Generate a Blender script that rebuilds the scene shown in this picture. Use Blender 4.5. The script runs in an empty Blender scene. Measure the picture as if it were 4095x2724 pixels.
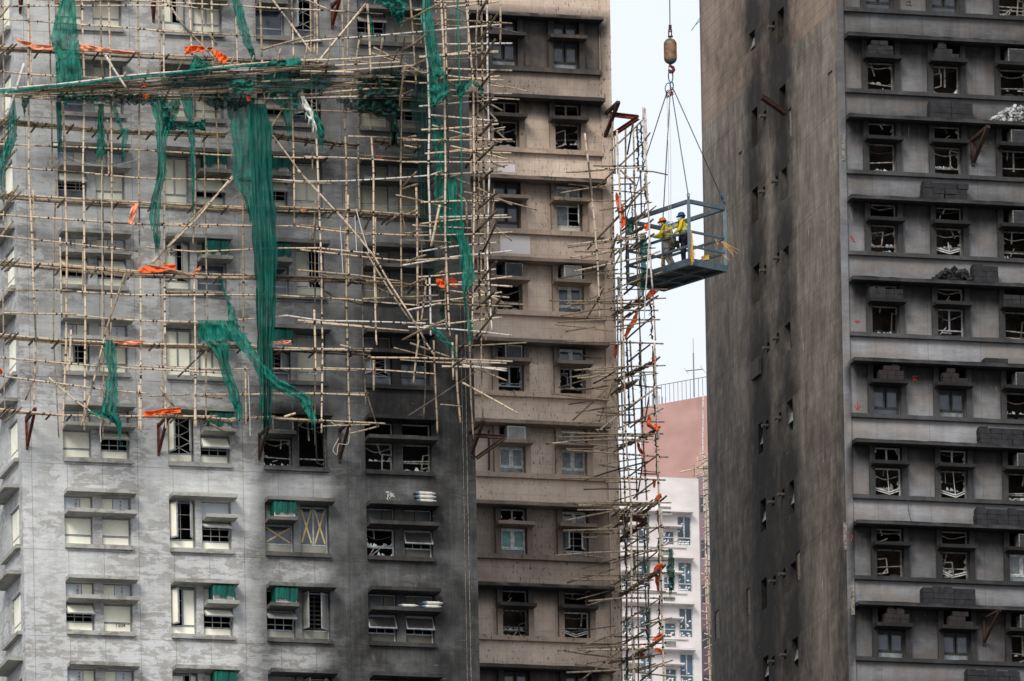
import bpy, math, random
from mathutils import Vector, Matrix, noise as mnoise
random.seed(7)
sc = bpy.context.scene
COL = sc.collection
F = 41900.0; T0 = .245; PHI = math.atan(.262); RHO = .019
cR, sR = math.cos(RHO), math.sin(RHO)
CAM = Vector((0, 0, 1.7))
CX = -F*T0*sR; CY = F*T0*cR

def ray(px, py):
    xc = px-2047.5+CX; yc = -(py-1362)+CY
    return Vector(((xc*cR+yc*sR)/F, 1, (-xc*sR+yc*cR)/F))

def proj(P):
    d = P-CAM; u = F*d.x/d.y; v = F*d.z/d.y
    return (u*cR-v*sR)-CX+2047.5, 1362-((u*sR+v*cR)-CY)

def q(rc, x, y):
    return int(rc[1])*1024+x*.43445, int(rc[0])*681+y*.43445

class Fr:
    """a facade: A runs along it (to the right and away), N is its outward normal"""
    def __init__(s, px, py, Y, phi=PHI):
        P = CAM+ray(px, py)*Y
        s.O = Vector((P.x, P.y, 0)); s.phi = phi
        s.A = Vector((math.cos(phi), math.sin(phi), 0)); s.N = Vector((math.sin(phi), -math.cos(phi), 0))
    def w(s, px, py, n=0.):
        d = ray(px, py); k = (n+(s.O-CAM).dot(s.N))/d.dot(s.N)
        return CAM+d*k
    def sz(s, px, py, n=0.):
        p = s.w(px, py, n); return (p-s.O).dot(s.A), p.z
    def side(s, px, py, s0):
        d = ray(px, py); k = (s0+(s.O-CAM).dot(s.A))/d.dot(s.A); p = CAM+d*k
        return (p-s.O).dot(s.N), p.z
    def g(s, x, y, z):            # local -> world
        return s.O+s.A*x-s.N*y+Vector((0, 0, z))
    def px(s, x, y, z):
        return proj(s.g(x, y, z))

FL = Fr(400, 1362, 340.0)
FB = Fr(2200, 1362, 360.3)
FR = Fr(3500, 1362, 361.5)
FW = Fr(2700, 2200, 641.0)

# ---------------------------------------------------------------- mesh builder
class MB:
    def __init__(s): s.v = []; s.f = []; s.m = []
    def poly(s, pts, mi=0):
        b = len(s.v); s.v += [tuple(p) for p in pts]; s.f.append(tuple(range(b, b+len(pts)))); s.m.append(mi)
    def box(s, x0, x1, y0, y1, z0, z1, mi=0):
        if x0 > x1: x0, x1 = x1, x0
        if y0 > y1: y0, y1 = y1, y0
        if z0 > z1: z0, z1 = z1, z0
        b = len(s.v)
        s.v += [(x0, y0, z0), (x1, y0, z0), (x1, y1, z0), (x0, y1, z0), (x0, y0, z1), (x1, y0, z1), (x1, y1, z1), (x0, y1, z1)]
        for f in ((0, 3, 2, 1), (4, 5, 6, 7), (0, 1, 5, 4), (1, 2, 6, 5), (2, 3, 7, 6), (3, 0, 4, 7)):
            s.f.append(tuple(b+i for i in f)); s.m.append(mi)
        return s
    def obox(s, c, ax, ay, az, mi=0):
        b = len(s.v); c = Vector(c)
        for sx, sy, sz in ((-1, -1, -1), (1, -1, -1), (1, 1, -1), (-1, 1, -1), (-1, -1, 1), (1, -1, 1), (1, 1, 1), (-1, 1, 1)):
            s.v.append(tuple(c+ax*sx+ay*sy+az*sz))
        for f in ((0, 3, 2, 1), (4, 5, 6, 7), (0, 1, 5, 4), (1, 2, 6, 5), (2, 3, 7, 6), (3, 0, 4, 7)):
            s.f.append(tuple(b+i for i in f)); s.m.append(mi)
    def bar(s, p, r, w, h, mi=0, up=Vector((0, 0, 1))):
        p = Vector(p); r = Vector(r); d = (r-p); L = d.length
        if L < 1e-6: return
        d /= L
        a = d.cross(up)
        if a.length < 1e-3: a = d.cross(Vector((1, 0, 0)))
        a.normalize(); c = a.cross(d)
        s.obox((p+r)/2, d*(L/2), a*(w/2), c*(h/2), mi)
    def tube(s, pts, rads, seg=8, mi=0, cap=True):
        pts = [Vector(p) for p in pts]; n = len(pts)
        if not hasattr(rads, '__len__'): rads = [rads]*n
        b = len(s.v); prev = None
        for i, p in enumerate(pts):
            t = (pts[min(i+1, n-1)]-pts[max(i-1, 0)])
            if t.length < 1e-9: t = Vector((0, 0, 1))
            t.normalize()
            if prev is None:
                a = t.orthogonal().normalized()
            else:
                a = prev-t*prev.dot(t)
                a = a.normalized() if a.length > 1e-6 else t.orthogonal().normalized()
            prev = a; c = t.cross(a)
            for k in range(seg):
                an = 2*math.pi*k/seg
                s.v.append(tuple(p+(a*math.cos(an)+c*math.sin(an))*rads[i]))
        for i in range(n-1):
            for k in range(seg):
                k2 = (k+1) % seg
                s.f.append((b+i*seg+k, b+i*seg+k2, b+(i+1)*seg+k2, b+(i+1)*seg+k)); s.m.append(mi)
        if cap:
            s.f.append(tuple(b+k for k in reversed(range(seg)))); s.m.append(mi)
            s.f.append(tuple(b+(n-1)*seg+k for k in range(seg))); s.m.append(mi)
    def lathe(s, c, prof, seg=20, mi=0, axis=None, mis=None):
        c = Vector(c); az = Vector(axis or (0, 0, 1)).normalized(); ax = az.orthogonal().normalized(); ay = az.cross(ax)
        b = len(s.v)
        for r, h in prof:
            for k in range(seg):
                an = 2*math.pi*k/seg
                s.v.append(tuple(c+az*h+(ax*math.cos(an)+ay*math.sin(an))*max(r, 1e-4)))
        for i in range(len(prof)-1):
            for k in range(seg):
                k2 = (k+1) % seg
                s.f.append((b+i*seg+k, b+i*seg+k2, b+(i+1)*seg+k2, b+(i+1)*seg+k)); s.m.append(mis[i] if mis else mi)
    def torus(s, c, R, r, ax, ay, n=12, m=5, mi=0, sy=1.):
        c = Vector(c)
        pts = [c+ax*math.cos(2*math.pi*i/n)*R+ay*math.sin(2*math.pi*i/n)*R*sy for i in range(n+1)]
        s.tube(pts, r, m, mi, False)
    def build(s, name, mats, parent=None, soot=None, smooth=False, loc=None):
        me = bpy.data.meshes.new(name)
        v = s.v
        if loc is not None: v = [(a-loc[0], b-loc[1], c-loc[2]) for a, b, c in v]
        me.from_pydata(v, [], s.f)
        if not isinstance(mats, (list, tuple)): mats = [mats]
        for m in mats: me.materials.append(M[m] if isinstance(m, str) else m)
        if len(mats) > 1: me.polygons.foreach_set('material_index', s.m)
        if smooth: me.polygons.foreach_set('use_smooth', [True]*len(me.polygons))
        if soot:
            at = me.attributes.new('soot', 'FLOAT', 'POINT')
            at.data.foreach_set('value', [soot(*p) for p in s.v])
        me.update()
        o = bpy.data.objects.new(name, me); COL.objects.link(o)
        if loc is not None: o.location = loc
        if parent: o.parent = parent
        return o

def tag(o, label=None, cat=None, group=None, kind=None):
    if label: o['label'] = label
    if cat: o['category'] = cat
    if group: o['group'] = group
    if kind: o['kind'] = kind
    return o

def empty(name, loc, rz=0., **k):
    o = bpy.data.objects.new(name, None); COL.objects.link(o); o.location = loc; o.rotation_euler = (0, 0, rz)
    o.empty_display_size = .3
    return tag(o, **k)

def interp(x, pts):
    if x <= pts[0][0]: return pts[0][1]
    for (a, b), (c, d) in zip(pts, pts[1:]):
        if x <= c: return b+(d-b)*(x-a)/(c-a)
    return pts[-1][1]
def sstep(a, b, x):
    t = max(0., min(1., (x-a)/(b-a))); return t*t*(3-2*t)

# ---------------------------------------------------------------- materials
M = {}
class NT:
    def __init__(s, name, rough=.8, spec=.3):
        m = bpy.data.materials.new(name); m.use_nodes = True; s.m = m; M[name] = m
        s.t = m.node_tree; s.b = s.t.nodes['Principled BSDF']
        s.b.inputs['Roughness'].default_value = rough; s.b.inputs['Specular IOR Level'].default_value = spec
        s.tc = s.t.nodes.new('ShaderNodeTexCoord')
        m.diffuse_color = (.5, .5, .5, 1)
    def n(s, ty, **k):
        nd = s.t.nodes.new('ShaderNode'+ty)
        for a, b in k.items(): setattr(nd, a, b)
        return nd
    def l(s, a, b): s.t.links.new(a, b)
    def map(s, scale=(1, 1, 1), rot=(0, 0, 0), src='Object', loc=(0, 0, 0)):
        mp = s.n('Mapping'); s.l(s.tc.outputs[src], mp.inputs[0])
        mp.inputs['Scale'].default_value = scale; mp.inputs['Rotation'].default_value = rot; mp.inputs['Location'].default_value = loc
        return mp.outputs[0]
    def noise(s, sc_=5., det=4., vec=None, rough=.55, dist=0.):
        nd = s.n('TexNoise'); nd.inputs['Scale'].default_value = sc_; nd.inputs['Detail'].default_value = det
        nd.inputs['Roughness'].default_value = rough; nd.inputs['Distortion'].default_value = dist
        s.l(vec if vec is not None else s.tc.outputs['Object'], nd.inputs['Vector']); return nd.outputs[0]
    def ramp(s, x, stops):
        r = s.n('ValToRGB'); cr = r.color_ramp
        while len(cr.elements) < len(stops): cr.elements.new(.5)
        for e, (p, c) in zip(cr.elements, stops):
            e.position = p; e.color = (c, c, c, 1) if isinstance(c, (int, float)) else (*c, 1)
        s.l(x, r.inputs[0]); return r.outputs[0]
    def mix(s, fac, a, b, mode='MIX'):
        x = s.n('Mix', data_type='RGBA', blend_type=mode)
        for i, v in ((0, fac), (6, a), (7, b)):
            if isinstance(v, (int, float)): x.inputs[i].default_value = v
            elif isinstance(v, tuple): x.inputs[i].default_value = (*v, 1)
            else: s.l(v, x.inputs[i])
        return x.outputs[2]
    def math(s, op, a, b=0., c=None):
        x = s.n('Math', operation=op)
        for i, v in enumerate((a, b) if c is None else (a, b, c)):
            if isinstance(v, (int, float)): x.inputs[i].default_value = v
            else: s.l(v, x.inputs[i])
        return x.outputs[0]
    def attr(s, name):
        a = s.n('Attribute', attribute_name=name); return a.outputs['Fac']
    def brick(s, vec, w, h, mortar, off=0., c1=1., c2=1., cm=0.):
        b = s.n('TexBrick', offset=off); s.l(vec, b.inputs['Vector'])
        for k, v in (('Scale', 1.), ('Mortar Size', mortar), ('Brick Width', w), ('Row Height', h), ('Mortar Smooth', .3)): b.inputs[k].default_value = v
        for k, v in (('Color1', c1), ('Color2', c2), ('Mortar', cm)): b.inputs[k].default_value = (v, v, v, 1)
        return b.outputs['Color'], b.outputs['Fac']
    def swz(s):          # facade coords -> (s, z, 0)
        mp = s.n('Mapping'); s.l(s.tc.outputs['Object'], mp.inputs[0]); mp.inputs['Rotation'].default_value = (math.radians(-90), 0, 0)
        return mp.outputs[0]
    def col(s, c):
        if isinstance(c, tuple): s.b.inputs['Base Color'].default_value = (*c, 1)
        else: s.l(c, s.b.inputs['Base Color'])
        return s
    def bump(s, h, st=.3, d=.02):
        b = s.n('Bump'); b.inputs['Strength'].default_value = st; b.inputs['Distance'].default_value = d
        s.l(h, b.inputs['Height']); s.l(b.outputs[0], s.b.inputs['Normal']); return s

def plain(name, c, rough=.7, var=.25, sc_=6., metal=0., spec=.3, stretch=(1, 1, 1)):
    t = NT(name, rough, spec); nz = t.noise(sc_, 5., t.map(stretch))
    f = t.ramp(nz, [(.3, 1-var), (.7, 1+var*.4)])
    t.col(t.mix(1., c, f, 'MULTIPLY')); t.b.inputs['Metallic'].default_value = metal; t.bump(nz, .25, .01); return t

def sooty(t, base, vec=None, dark=(.018, .017, .017), amt=.5, scratch=False, ssc=.9, streak=True):
    """soot stain: per-vertex amount broken up by noise, plus run-off streaks"""
    a = t.attr('soot')
    n1 = t.noise(ssc, 6., t.map((1, 1, 1)), .62)
    n2 = t.noise(1., 5., t.map((7, 7, .7)))
    x = t.math('ADD', a, t.math('MULTIPLY', t.math('SUBTRACT', n1, .5), amt))
    if streak: x = t.math('ADD', x, t.math('MULTIPLY', t.math('SUBTRACT', n2, .5), t.math('MULTIPLY', a, .28)))
    # no soot where attribute is near zero
    x = t.math('MULTIPLY', x, t.math('MINIMUM', t.math('MULTIPLY', t.math('MAXIMUM', t.math('SUBTRACT', a, .05), 0.), 7.), 1.))
    cl = t.n('Clamp'); t.l(x, cl.inputs[0]); cl.inputs[2].default_value = .985
    y = t.math('SUBTRACT', 1., t.math('POWER', t.math('SUBTRACT', 1., cl.outputs[0]), 1.55))
    out = t.mix(y, base, dark)
    if not scratch: return out
    s1 = t.noise(1., 3., t.map((14, 14, 1.6), rot=(.35, .5, 0)), .6); s2_ = t.noise(1., 3., t.map((2.2, 2.2, 17), rot=(-.2, .25, 0)), .6); gt = t.ramp(t.noise(.8, 3., t.map((1, 1, 1), loc=(4, 9, 2))), [(.45, 0.), (.62, 1.)])
    sc_ = t.math('MAXIMUM', t.ramp(s1, [(.66, 0.), (.72, 1.)]), t.ramp(s2_, [(.67, 0.), (.73, 1.)]))
    return t.mix(t.math('MULTIPLY', t.math('MULTIPLY', sc_, gt), .38), out, (.34, .34, .35))

def concrete(name, light, dark, patch=.5, seams=(1.17, 2.8), warm=(.10, .09, .08), marks=True, dksoot=(.018, .017, .017)):
    t = NT(name, .88, .2)
    v = t.swz()
    p = t.noise(1.9, 8., t.map((1., 1., 1.7)), .66, .5)
    p2 = t.noise(3.4, 6., t.map((.45, 1., 2.4), loc=(3, 1, 7)), .62, .9)
    f = t.math('ADD', t.math('MULTIPLY', p, .62), t.math('MULTIPLY', p2, .38))
    gate = t.ramp(t.noise(.33, 3., t.map((1, 1, 1.6), loc=(7, 2, 1)), .5), [(.40, .25), (.54, 1.)])
    sharp = t.math('MULTIPLY', t.ramp(f, [(patch-.012, 1.), (patch+.012, 0.)]), gate)
    soft = t.math('MULTIPLY', t.ramp(f, [(.36, 1.), (.62, 0.)]), .42)
    c = t.mix(t.math('MAXIMUM', sharp, soft), light, dark)
    fine = t.noise(22., 4., None, .7)
    c = t.mix(.55, c, t.mix(1., c, t.ramp(fine, [(.3, .72), (.7, 1.22)]), 'MULTIPLY'))
    big = t.noise(.28, 3.)
    c = t.mix(1., c, t.ramp(big, [(.3, .8), (.7, 1.1)]), 'MULTIPLY')
    tw = t.noise(1., 6., t.map((1.1, 1, 9.), rot=(0, .06, 0)), .7, .3)
    c = t.mix(.55, c, t.mix(1., c, t.ramp(tw, [(.32, .74), (.68, 1.18)]), 'MULTIPLY'))
    dr = t.noise(1., 4., t.map((6., 1, .25)), .6)
    c = t.mix(.28, c, t.mix(1., c, t.ramp(dr, [(.36, .72), (.6, 1.05)]), 'MULTIPLY'))
    _, m = t.brick(v, seams[0], seams[1], .011)
    c = t.mix(t.math('MULTIPLY', m, .55), c, warm)
    if marks:      # black glue / fixing marks
        k = t.noise(5.5, 2., t.map((2.2, 1, 1.)), .5)
        c = t.mix(t.ramp(k, [(.80-.06, 0.), (.765, .8)]), c, (.05, .045, .04))
        sc2 = t.noise(1., 3., t.map((20, 8, 1.2), rot=(0, .5, 0)), .6)
        c = t.mix(t.ramp(sc2, [(.69, 0.), (.74, .35)]), c, (.6, .62, .64))
    if name == 'burnt_concrete':
        br = t.noise(.7, 4., t.map((1, 1, 2), loc=(1, 8, 3))); c = t.mix(t.ramp(br, [(.42, 0.), (.62, .55)]), c, (.33, .275, .23))
    t.col(sooty(t, c, dark=dksoot, ssc=1.3, scratch=marks)); t.bump(f, .35, .03)
    return t

concrete('render_grey', (.60, .61, .61), (.40, .39, .375), .495)
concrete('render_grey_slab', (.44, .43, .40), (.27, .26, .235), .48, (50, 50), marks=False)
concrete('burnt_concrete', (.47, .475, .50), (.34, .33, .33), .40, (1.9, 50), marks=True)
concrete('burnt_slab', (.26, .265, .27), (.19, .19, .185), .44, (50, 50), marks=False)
t = NT('far_render', .85, .2); f = t.noise(.6, 6., t.map((1, 1, 2.))); t.col(t.ramp(f, [(.3, (.62, .57, .56)), (.7, (.78, .73, .72))]))

# mosaic tiled render of the beige wing
def tiled(name, c1, c2, w=.44, h=.36, marks=True, mi=.55):
    t = NT(name, .75, .3); v = t.swz()
    p = t.noise(1.6, 6., None, .6)
    c = t.mix(t.ramp(p, [(.35, 0.), (.65, 1.)]), c2, c1)
    _, m = t.brick(v, w, h, .008)
    c = t.mix(t.math('MULTIPLY', m, mi), c, (.11, .085, .065))
    _, m2 = t.brick(v, .05, .05, .012)
    c = t.mix(t.math('MULTIPLY', m2, .09), c, (.1, .08, .06))
    if marks:
        k = t.noise(1., 3., t.map((16, 8, 5.5)), .55); reg = t.noise(.5, 2., t.map((1, 1, 1), loc=(5, 5, 5)))
        kk = t.math('MULTIPLY', t.ramp(k, [(.60, 0.), (.64, 1.)]), t.ramp(reg, [(.42, .15), (.6, 1.)]))
        c = t.mix(t.math('MULTIPLY', kk, .85), c, (.045, .05, .04))
    t.col(sooty(t, c, dark=(.022, .020, .020))); t.bump(m, .3, -.01)
tiled('tile_beige', (.78, .62, .50), (.62, .485, .385), mi=.3)
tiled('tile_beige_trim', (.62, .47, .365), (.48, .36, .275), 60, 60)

# side wall of the burnt tower
def side_mat():
    t = NT('burnt_side', .85, .25)
    # local coords: wall lies in y,z
    y = t.map((1, 1, 1), rot=(0, math.radians(90), 0))
    st = t.noise(1., 7., t.map((1.7, 1.7, .42)), .66, 1.2)
    p = t.noise(1.1, 6., None, .6, .4)
    c = t.mix(t.ramp(st, [(.32, 0.), (.72, 1.)]), (.135, .116, .098), (.32, .28, .24))
    c = t.mix(.6, c, t.mix(1., c, t.ramp(p, [(.3, .55), (.7, 1.3)]), 'MULTIPLY'))
    sc2 = t.noise(1., 4., t.map((9, 9, 1.6)), .6)
    c = t.mix(t.ramp(sc2, [(.63, 0.), (.70, .6)]), c, (.60, .56, .52))
    fw = t.noise(1., 4., t.map((1, .35, 7.), rot=(.0, 0, 0)), .6, .2)
    c = t.mix(.35, c, t.mix(1., c, t.ramp(fw, [(.35, .7), (.65, 1.2)]), 'MULTIPLY'))
    til = t.attr('tile')
    tb = t.mix(t.ramp(p, [(.35, 0.), (.65, 1.)]), (.225, .17, .135), (.33, .255, .205))
    mp = t.n('Mapping'); t.l(t.tc.outputs['Object'], mp.inputs[0]); mp.inputs['Rotation'].default_value = (0, math.radians(90), 0)
    sx = t.n('SeparateXYZ'); t.l(t.tc.outputs['Object'], sx.inputs[0]); cb = t.n('CombineXYZ'); t.l(sx.outputs[1], cb.inputs[0]); t.l(sx.outputs[2], cb.inputs[1])
    _, m = t.brick(cb.outputs[0], .9, .36, .014)
    _, ms = t.brick(cb.outputs[0], 2.3, 2.8, .02)
    tb = t.mix(t.math('MULTIPLY', m, .5), tb, (.09, .05, .035))
    c = t.mix(t.math('MULTIPLY', ms, .45), c, (.06, .055, .05))
    c = t.mix(t.math('GREATER_THAN', til, 0.), c, tb)
    t.col(sooty(t, c, dark=(.016, .014, .013), amt=1.0, ssc=1.7, scratch=True)); t.bump(st, .25, .02)
side_mat()

# board panels / frames / glass
def board(name, c, spl=.5, blue=None):
    t = NT(name, .6, .3)
    k = t.noise(26., 3., None, .6); reg = t.noise(2.5, 2.)
    f = t.math('MULTIPLY', t.ramp(k, [(.63, 0.), (.67, 1.)]), t.ramp(reg, [(.45, .1), (.62, 1.)]))
    big = t.noise(1.3, 4.)
    cc = t.mix(1., c, t.ramp(big, [(.3, .86), (.7, 1.05)]), 'MULTIPLY')
    cc = t.mix(t.math('MULTIPLY', f, spl), cc, (.12, .11, .09))
    t.col(sooty(t, cc, amt=.35, streak=False))
board('cream_board', (.98, .96, .80), .75)
board('white_board', (.9, .91, .92), .4)
board('blue_board', (.66, .72, .78), .15)
board('pale_yellow_board', (.86, .80, .58))
plain('window_frame_grey', (.34, .36, .385), .5, .4, 9.)
plain('window_frame_white', (.62, .62, .60), .5, .5, 11.)
plain('burnt_frame', (.27, .25, .22), .8, .8, 9.)
plain('charred_frame', (.055, .05, .046), .8, .4, 9.)
plain('grille_metal', (.62, .62, .58), .5, .2)
plain('shard_glass', (.50, .58, .61), .3, .8, 12., spec=.6)
plain('ash_debris', (.42, .41, .38), .8, .9, 9.)
t = NT('dark_glass', .12, .6); nz = t.noise(3., 3.); t.col(t.ramp(nz, [(.3, (.02, .026, .04)), (.7, (.06, .075, .10))]))
t = NT('grimy_glass', .35, .4); nz = t.noise(5., 4.); t.col(t.ramp(nz, [(.3, (.10, .115, .12)), (.7, (.26, .29, .30))]))
t = NT('teal_glass', .25, .5); nz = t.noise(5., 4.); t.col(t.ramp(nz, [(.3, (.02, .10, .09)), (.7, (.08, .26, .22))]))
t = NT('blue_glass', .2, .5); nz = t.noise(.8, 2.); t.col(t.ramp(nz, [(.3, (.03, .035, .055)), (.6, (.07, .12, .16)), (.8, (.03, .08, .3))]))
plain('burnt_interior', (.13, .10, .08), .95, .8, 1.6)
plain('room_interior_shade', (.045, .045, .055), .95, .6, 1.2)  # near-black: the shade of unlit rooms is put into the colour
plain('curtain_cloth', (.45, .44, .42), .9, .3, 4., stretch=(8, 8, .6))
plain('yellow_tape', (.62, .47, .20), .6, .2)
plain('ink_red', (.45, .05, .04), .8, .1)
plain('ink_black', (.05, .05, .05), .8, .1)

# bamboo: object z runs along the pole
def bamboo(name, ca, cb_, node, char=.0):
    t = NT(name, .55, .35)
    oi = t.n('ObjectInfo'); r = oi.outputs['Random']
    base = t.mix(r, ca, cb_)
    sx = t.n('SeparateXYZ'); t.l(t.tc.outputs['Object'], sx.inputs[0])
    z = t.math('ADD', t.math('MULTIPLY', sx.outputs[2], 2.6), t.math('MULTIPLY', r, 9.))
    fr = t.math('FRACT', z)
    band = t.ramp(fr, [(0., 1.), (.07, 1.), (.10, 0.), (.93, 0.), (1., .5)])
    nz = t.noise(1., 5., t.map((30, 30, 1.2)), .6)
    c = t.mix(1., base, t.ramp(nz, [(.3, .66), (.7, 1.2)]), 'MULTIPLY')
    c = t.mix(t.math('MULTIPLY', band, .75), c, node)
    vec = t.n('VectorMath', operation='ADD'); t.l(t.tc.outputs['Object'], vec.inputs[0]); t.l(oi.outputs['Location'], vec.inputs[1])
    ch = t.noise(.55, 4., vec.outputs[0], .65)
    c = t.mix(t.ramp(ch, [(.60-char, 0.), (.68-char, .88)]), c, (.05, .042, .035))
    t.col(c); t.bump(band, .4, .01)
bamboo('bamboo_light', (.74, .60, .455), (.62, .47, .32), (.14, .10, .07), .045)
bamboo('bamboo_mid', (.46, .36, .25), (.31, .23, .145), (.07, .05, .03), .03)
bamboo('bamboo_white', (.78, .72, .66), (.68, .62, .56), (.22, .17, .15), -.02)
bamboo('bamboo_dark', (.24, .18, .12), (.17, .125, .085), (.03, .025, .02), .12)
plain('lashing', (.035, .035, .03), .9, .4, 20.)

# netting
def net(name, c, alpha, hi):
    t = NT(name, .7, .25); 
    f = t.noise(1., 5., t.map((11, 11, 1.1)), .72)
    cc = t.mix(t.ramp(f, [(.40, 0.), (.72, 1.)]), c, hi)
    t.col(cc)
    a = t.noise(1., 6., t.map((9, 9, 2.2)), .75)
    lo, hi_ = alpha
    t.l(t.ramp(a, [(.3, lo), (.6, hi_)]), t.b.inputs['Alpha'])
    # light passes through the weave
    tr = t.n('BsdfTranslucent'); t.l(cc, tr.inputs[0])
    mx = t.n('MixShader'); mx.inputs[0].default_value = .35
    tp = t.n('BsdfTransparent'); m2 = t.n('MixShader')
    t.l(t.b.inputs['Alpha'].links[0].from_socket, m2.inputs[0])
    t.t.links.remove(t.b.inputs['Alpha'].links[0])
    out = t.t.nodes['Material Output']
    t.l(t.b.outputs[0], mx.inputs[1]); t.l(tr.outputs[0], mx.inputs[2])
    t.l(tp.outputs[0], m2.inputs[1]); t.l(mx.outputs[0], m2.inputs[2]); t.l(m2.outputs[0], out.inputs[0])
net('net_green', (.002, .11, .085), (.50, 1.), (.03, .46, .35))
net('net_sheer', (.01, .16, .13), (.42, .92), (.03, .30, .24))
net('net_dark', (.006, .055, .045), (.35, 1.), (.01, .10, .08))
net('net_darksheer', (.012, .05, .045), (.40, .85), (.02, .08, .07))
net('net_solid', (.002, .07, .055), (.74, 1.), (.015, .25, .19))
def sheet(name, c, c2):
    t = NT(name, .55, .3); f = t.noise(3., 5.); t.col(t.mix(t.ramp(f, [(.4, 0.), (.66, 1.)]), c, c2))
sheet('sheet_orange', (.85, .12, .022), (.9, .20, .05))
sheet('sheet_peach', (.88, .32, .17), (.88, .42, .27))
sheet('sheet_rust', (.42, .065, .022), (.62, .11, .03))
sheet('sheet_white', (.80, .79, .74), (.6, .6, .57))

# steel etc
t = NT('steel_paint', .5, .5); f = t.noise(9., 6., None, .65); g_ = t.noise(3., 5.)
c_ = t.mix(t.ramp(g_, [(.35, 0.), (.65, 1.)]), (.075, .12, .155), (.13, .19, .23))
t.col(t.mix(t.ramp(f, [(.60, 0.), (.66, .85)]), c_, (.12, .055, .03)))
plain('steel_dark', (.11, .12, .13), .5, .4, 5.)
t = NT('rust_red', .75, .3); f = t.noise(7., 6.); t.col(t.ramp(f, [(.35, (.05, .014, .011)), (.6, (.16, .035, .022)), (.75, (.08, .04, .03))])); t.bump(f, .4, .01)
t = NT('rust_brown', .75, .3); f = t.noise(7., 6.); t.col(t.ramp(f, [(.35, (.02, .015, .013)), (.6, (.065, .033, .025)), (.75, (.04, .03, .027))])); t.bump(f, .4, .01)
def ball():
    t = NT('ball_rust', .5, .45); f = t.noise(6., 6.); g = t.noise(4., 5.)
    c = t.ramp(f, [(.3, (.10, .055, .03)), (.55, (.25, .14, .07)), (.75, (.36, .19, .09))])
    gr = t.ramp(g, [(.3, (.02, .05, .055)), (.6, (.08, .16, .15)), (.75, (.25, .13, .07))])
    sx = t.n('SeparateXYZ'); t.l(t.tc.outputs['Object'], sx.inputs[0])
    z = t.math('ADD', t.math('ABSOLUTE', sx.outputs[2]), t.math('MULTIPLY', f, .12))
    t.col(t.mix(t.ramp(z, [(.36, 0.), (.42, 1.)]), c, gr)); t.bump(f, .3, .01)
ball()
plain('chain_steel', (.05, .055, .07), .4, .3, 9., metal=.6)
plain('cable_steel', (.06, .06, .065), .5, .3, 9.)
plain('shackle_blue', (.03, .15, .26), .4, .3, 9.)
plain('rope_white', (.62, .60, .56), .8, .3, 20.)
plain('rope_green', (.01, .22, .16), .8, .3, 20.)
plain('strap_yellow', (.85, .47, .06), .6, .3, 20.)
plain('brick_black', (.030, .029, .032), .9, .5, 5.)
plain('brick_brown', (.030, .024, .024), .9, .4, 5.)
plain('ash_white', (.55, .55, .54), .9, .9, 4.)
plain('ac_white', (.60, .59, .54), .6, .3, 4.)
plain('ac_grill', (.30, .30, .29), .6, .3, 4.)
plain('ac_burnt', (.13, .125, .12), .7, .5, 5.)
plain('ac_grill_dark', (.05, .05, .055), .7, .4, 5.)
plain('ac_fan', (.30, .42, .47), .5, .2, 4.)
plain('pipe_pvc', (.09, .085, .075), .6, .4, 6.)
plain('plaster_pale', (.27, .24, .20), .9, .8, 12.)
plain('bag_white', (.62, .60, .56), .8, .35, 6.)
plain('bag_blue', (.14, .20, .25), .8, .35, 6.)
t = NT('pink_render', .9, .2); f = t.noise(.35, 6., t.map((1, 1, 1.8))); s2 = t.noise(1., 4., t.map((4, 4, .5)))
t.col(t.mix(t.ramp(s2, [(.6, 0.), (.72, .35)]), t.ramp(f, [(.3, (.40, .23, .205)), (.7, (.52, .33, .30))]), (.72, .45, .40)))
plain('pink_render_shaded', (.27, .19, .22), .9, .2, .5)  # pink render with its shade put into a darker mauve
plain('skin', (.42, .24, .17), .6, .1); plain('hivis', (.80, .68, .03), .7, .2, 8.)
plain('reflective_band', (.66, .66, .58), .4, .1); plain('trouser_khaki', (.30, .28, .25), .85, .2, 8.)
plain('trouser_navy', (.025, .022, .045), .85, .2, 8.); plain('helmet_blue', (.01, .17, .55), .3, .05, spec=.5)
plain('helmet_orange', (.88, .24, .01), .3, .05, spec=.5); plain('mask_white', (.85, .88, .92), .7, .08)
plain('strap_red', (.30, .015, .02), .7, .1); plain('strap_black', (.02, .02, .022), .7, .1)
plain('glove_cream', (.74, .70, .50), .8, .1); plain('sleeve_grey', (.48, .47, .48), .8, .1)
plain('bag_green', (.05, .075, .05), .8, .2); plain('boot', (.05, .04, .035), .6, .2); plain('hair', (.02, .017, .015), .7, .1)
plain('ground_mat', (.10, .10, .10), .95, .3, .2)
plain('rail_metal', (.24, .22, .26), .6, .3, 5.)
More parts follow.
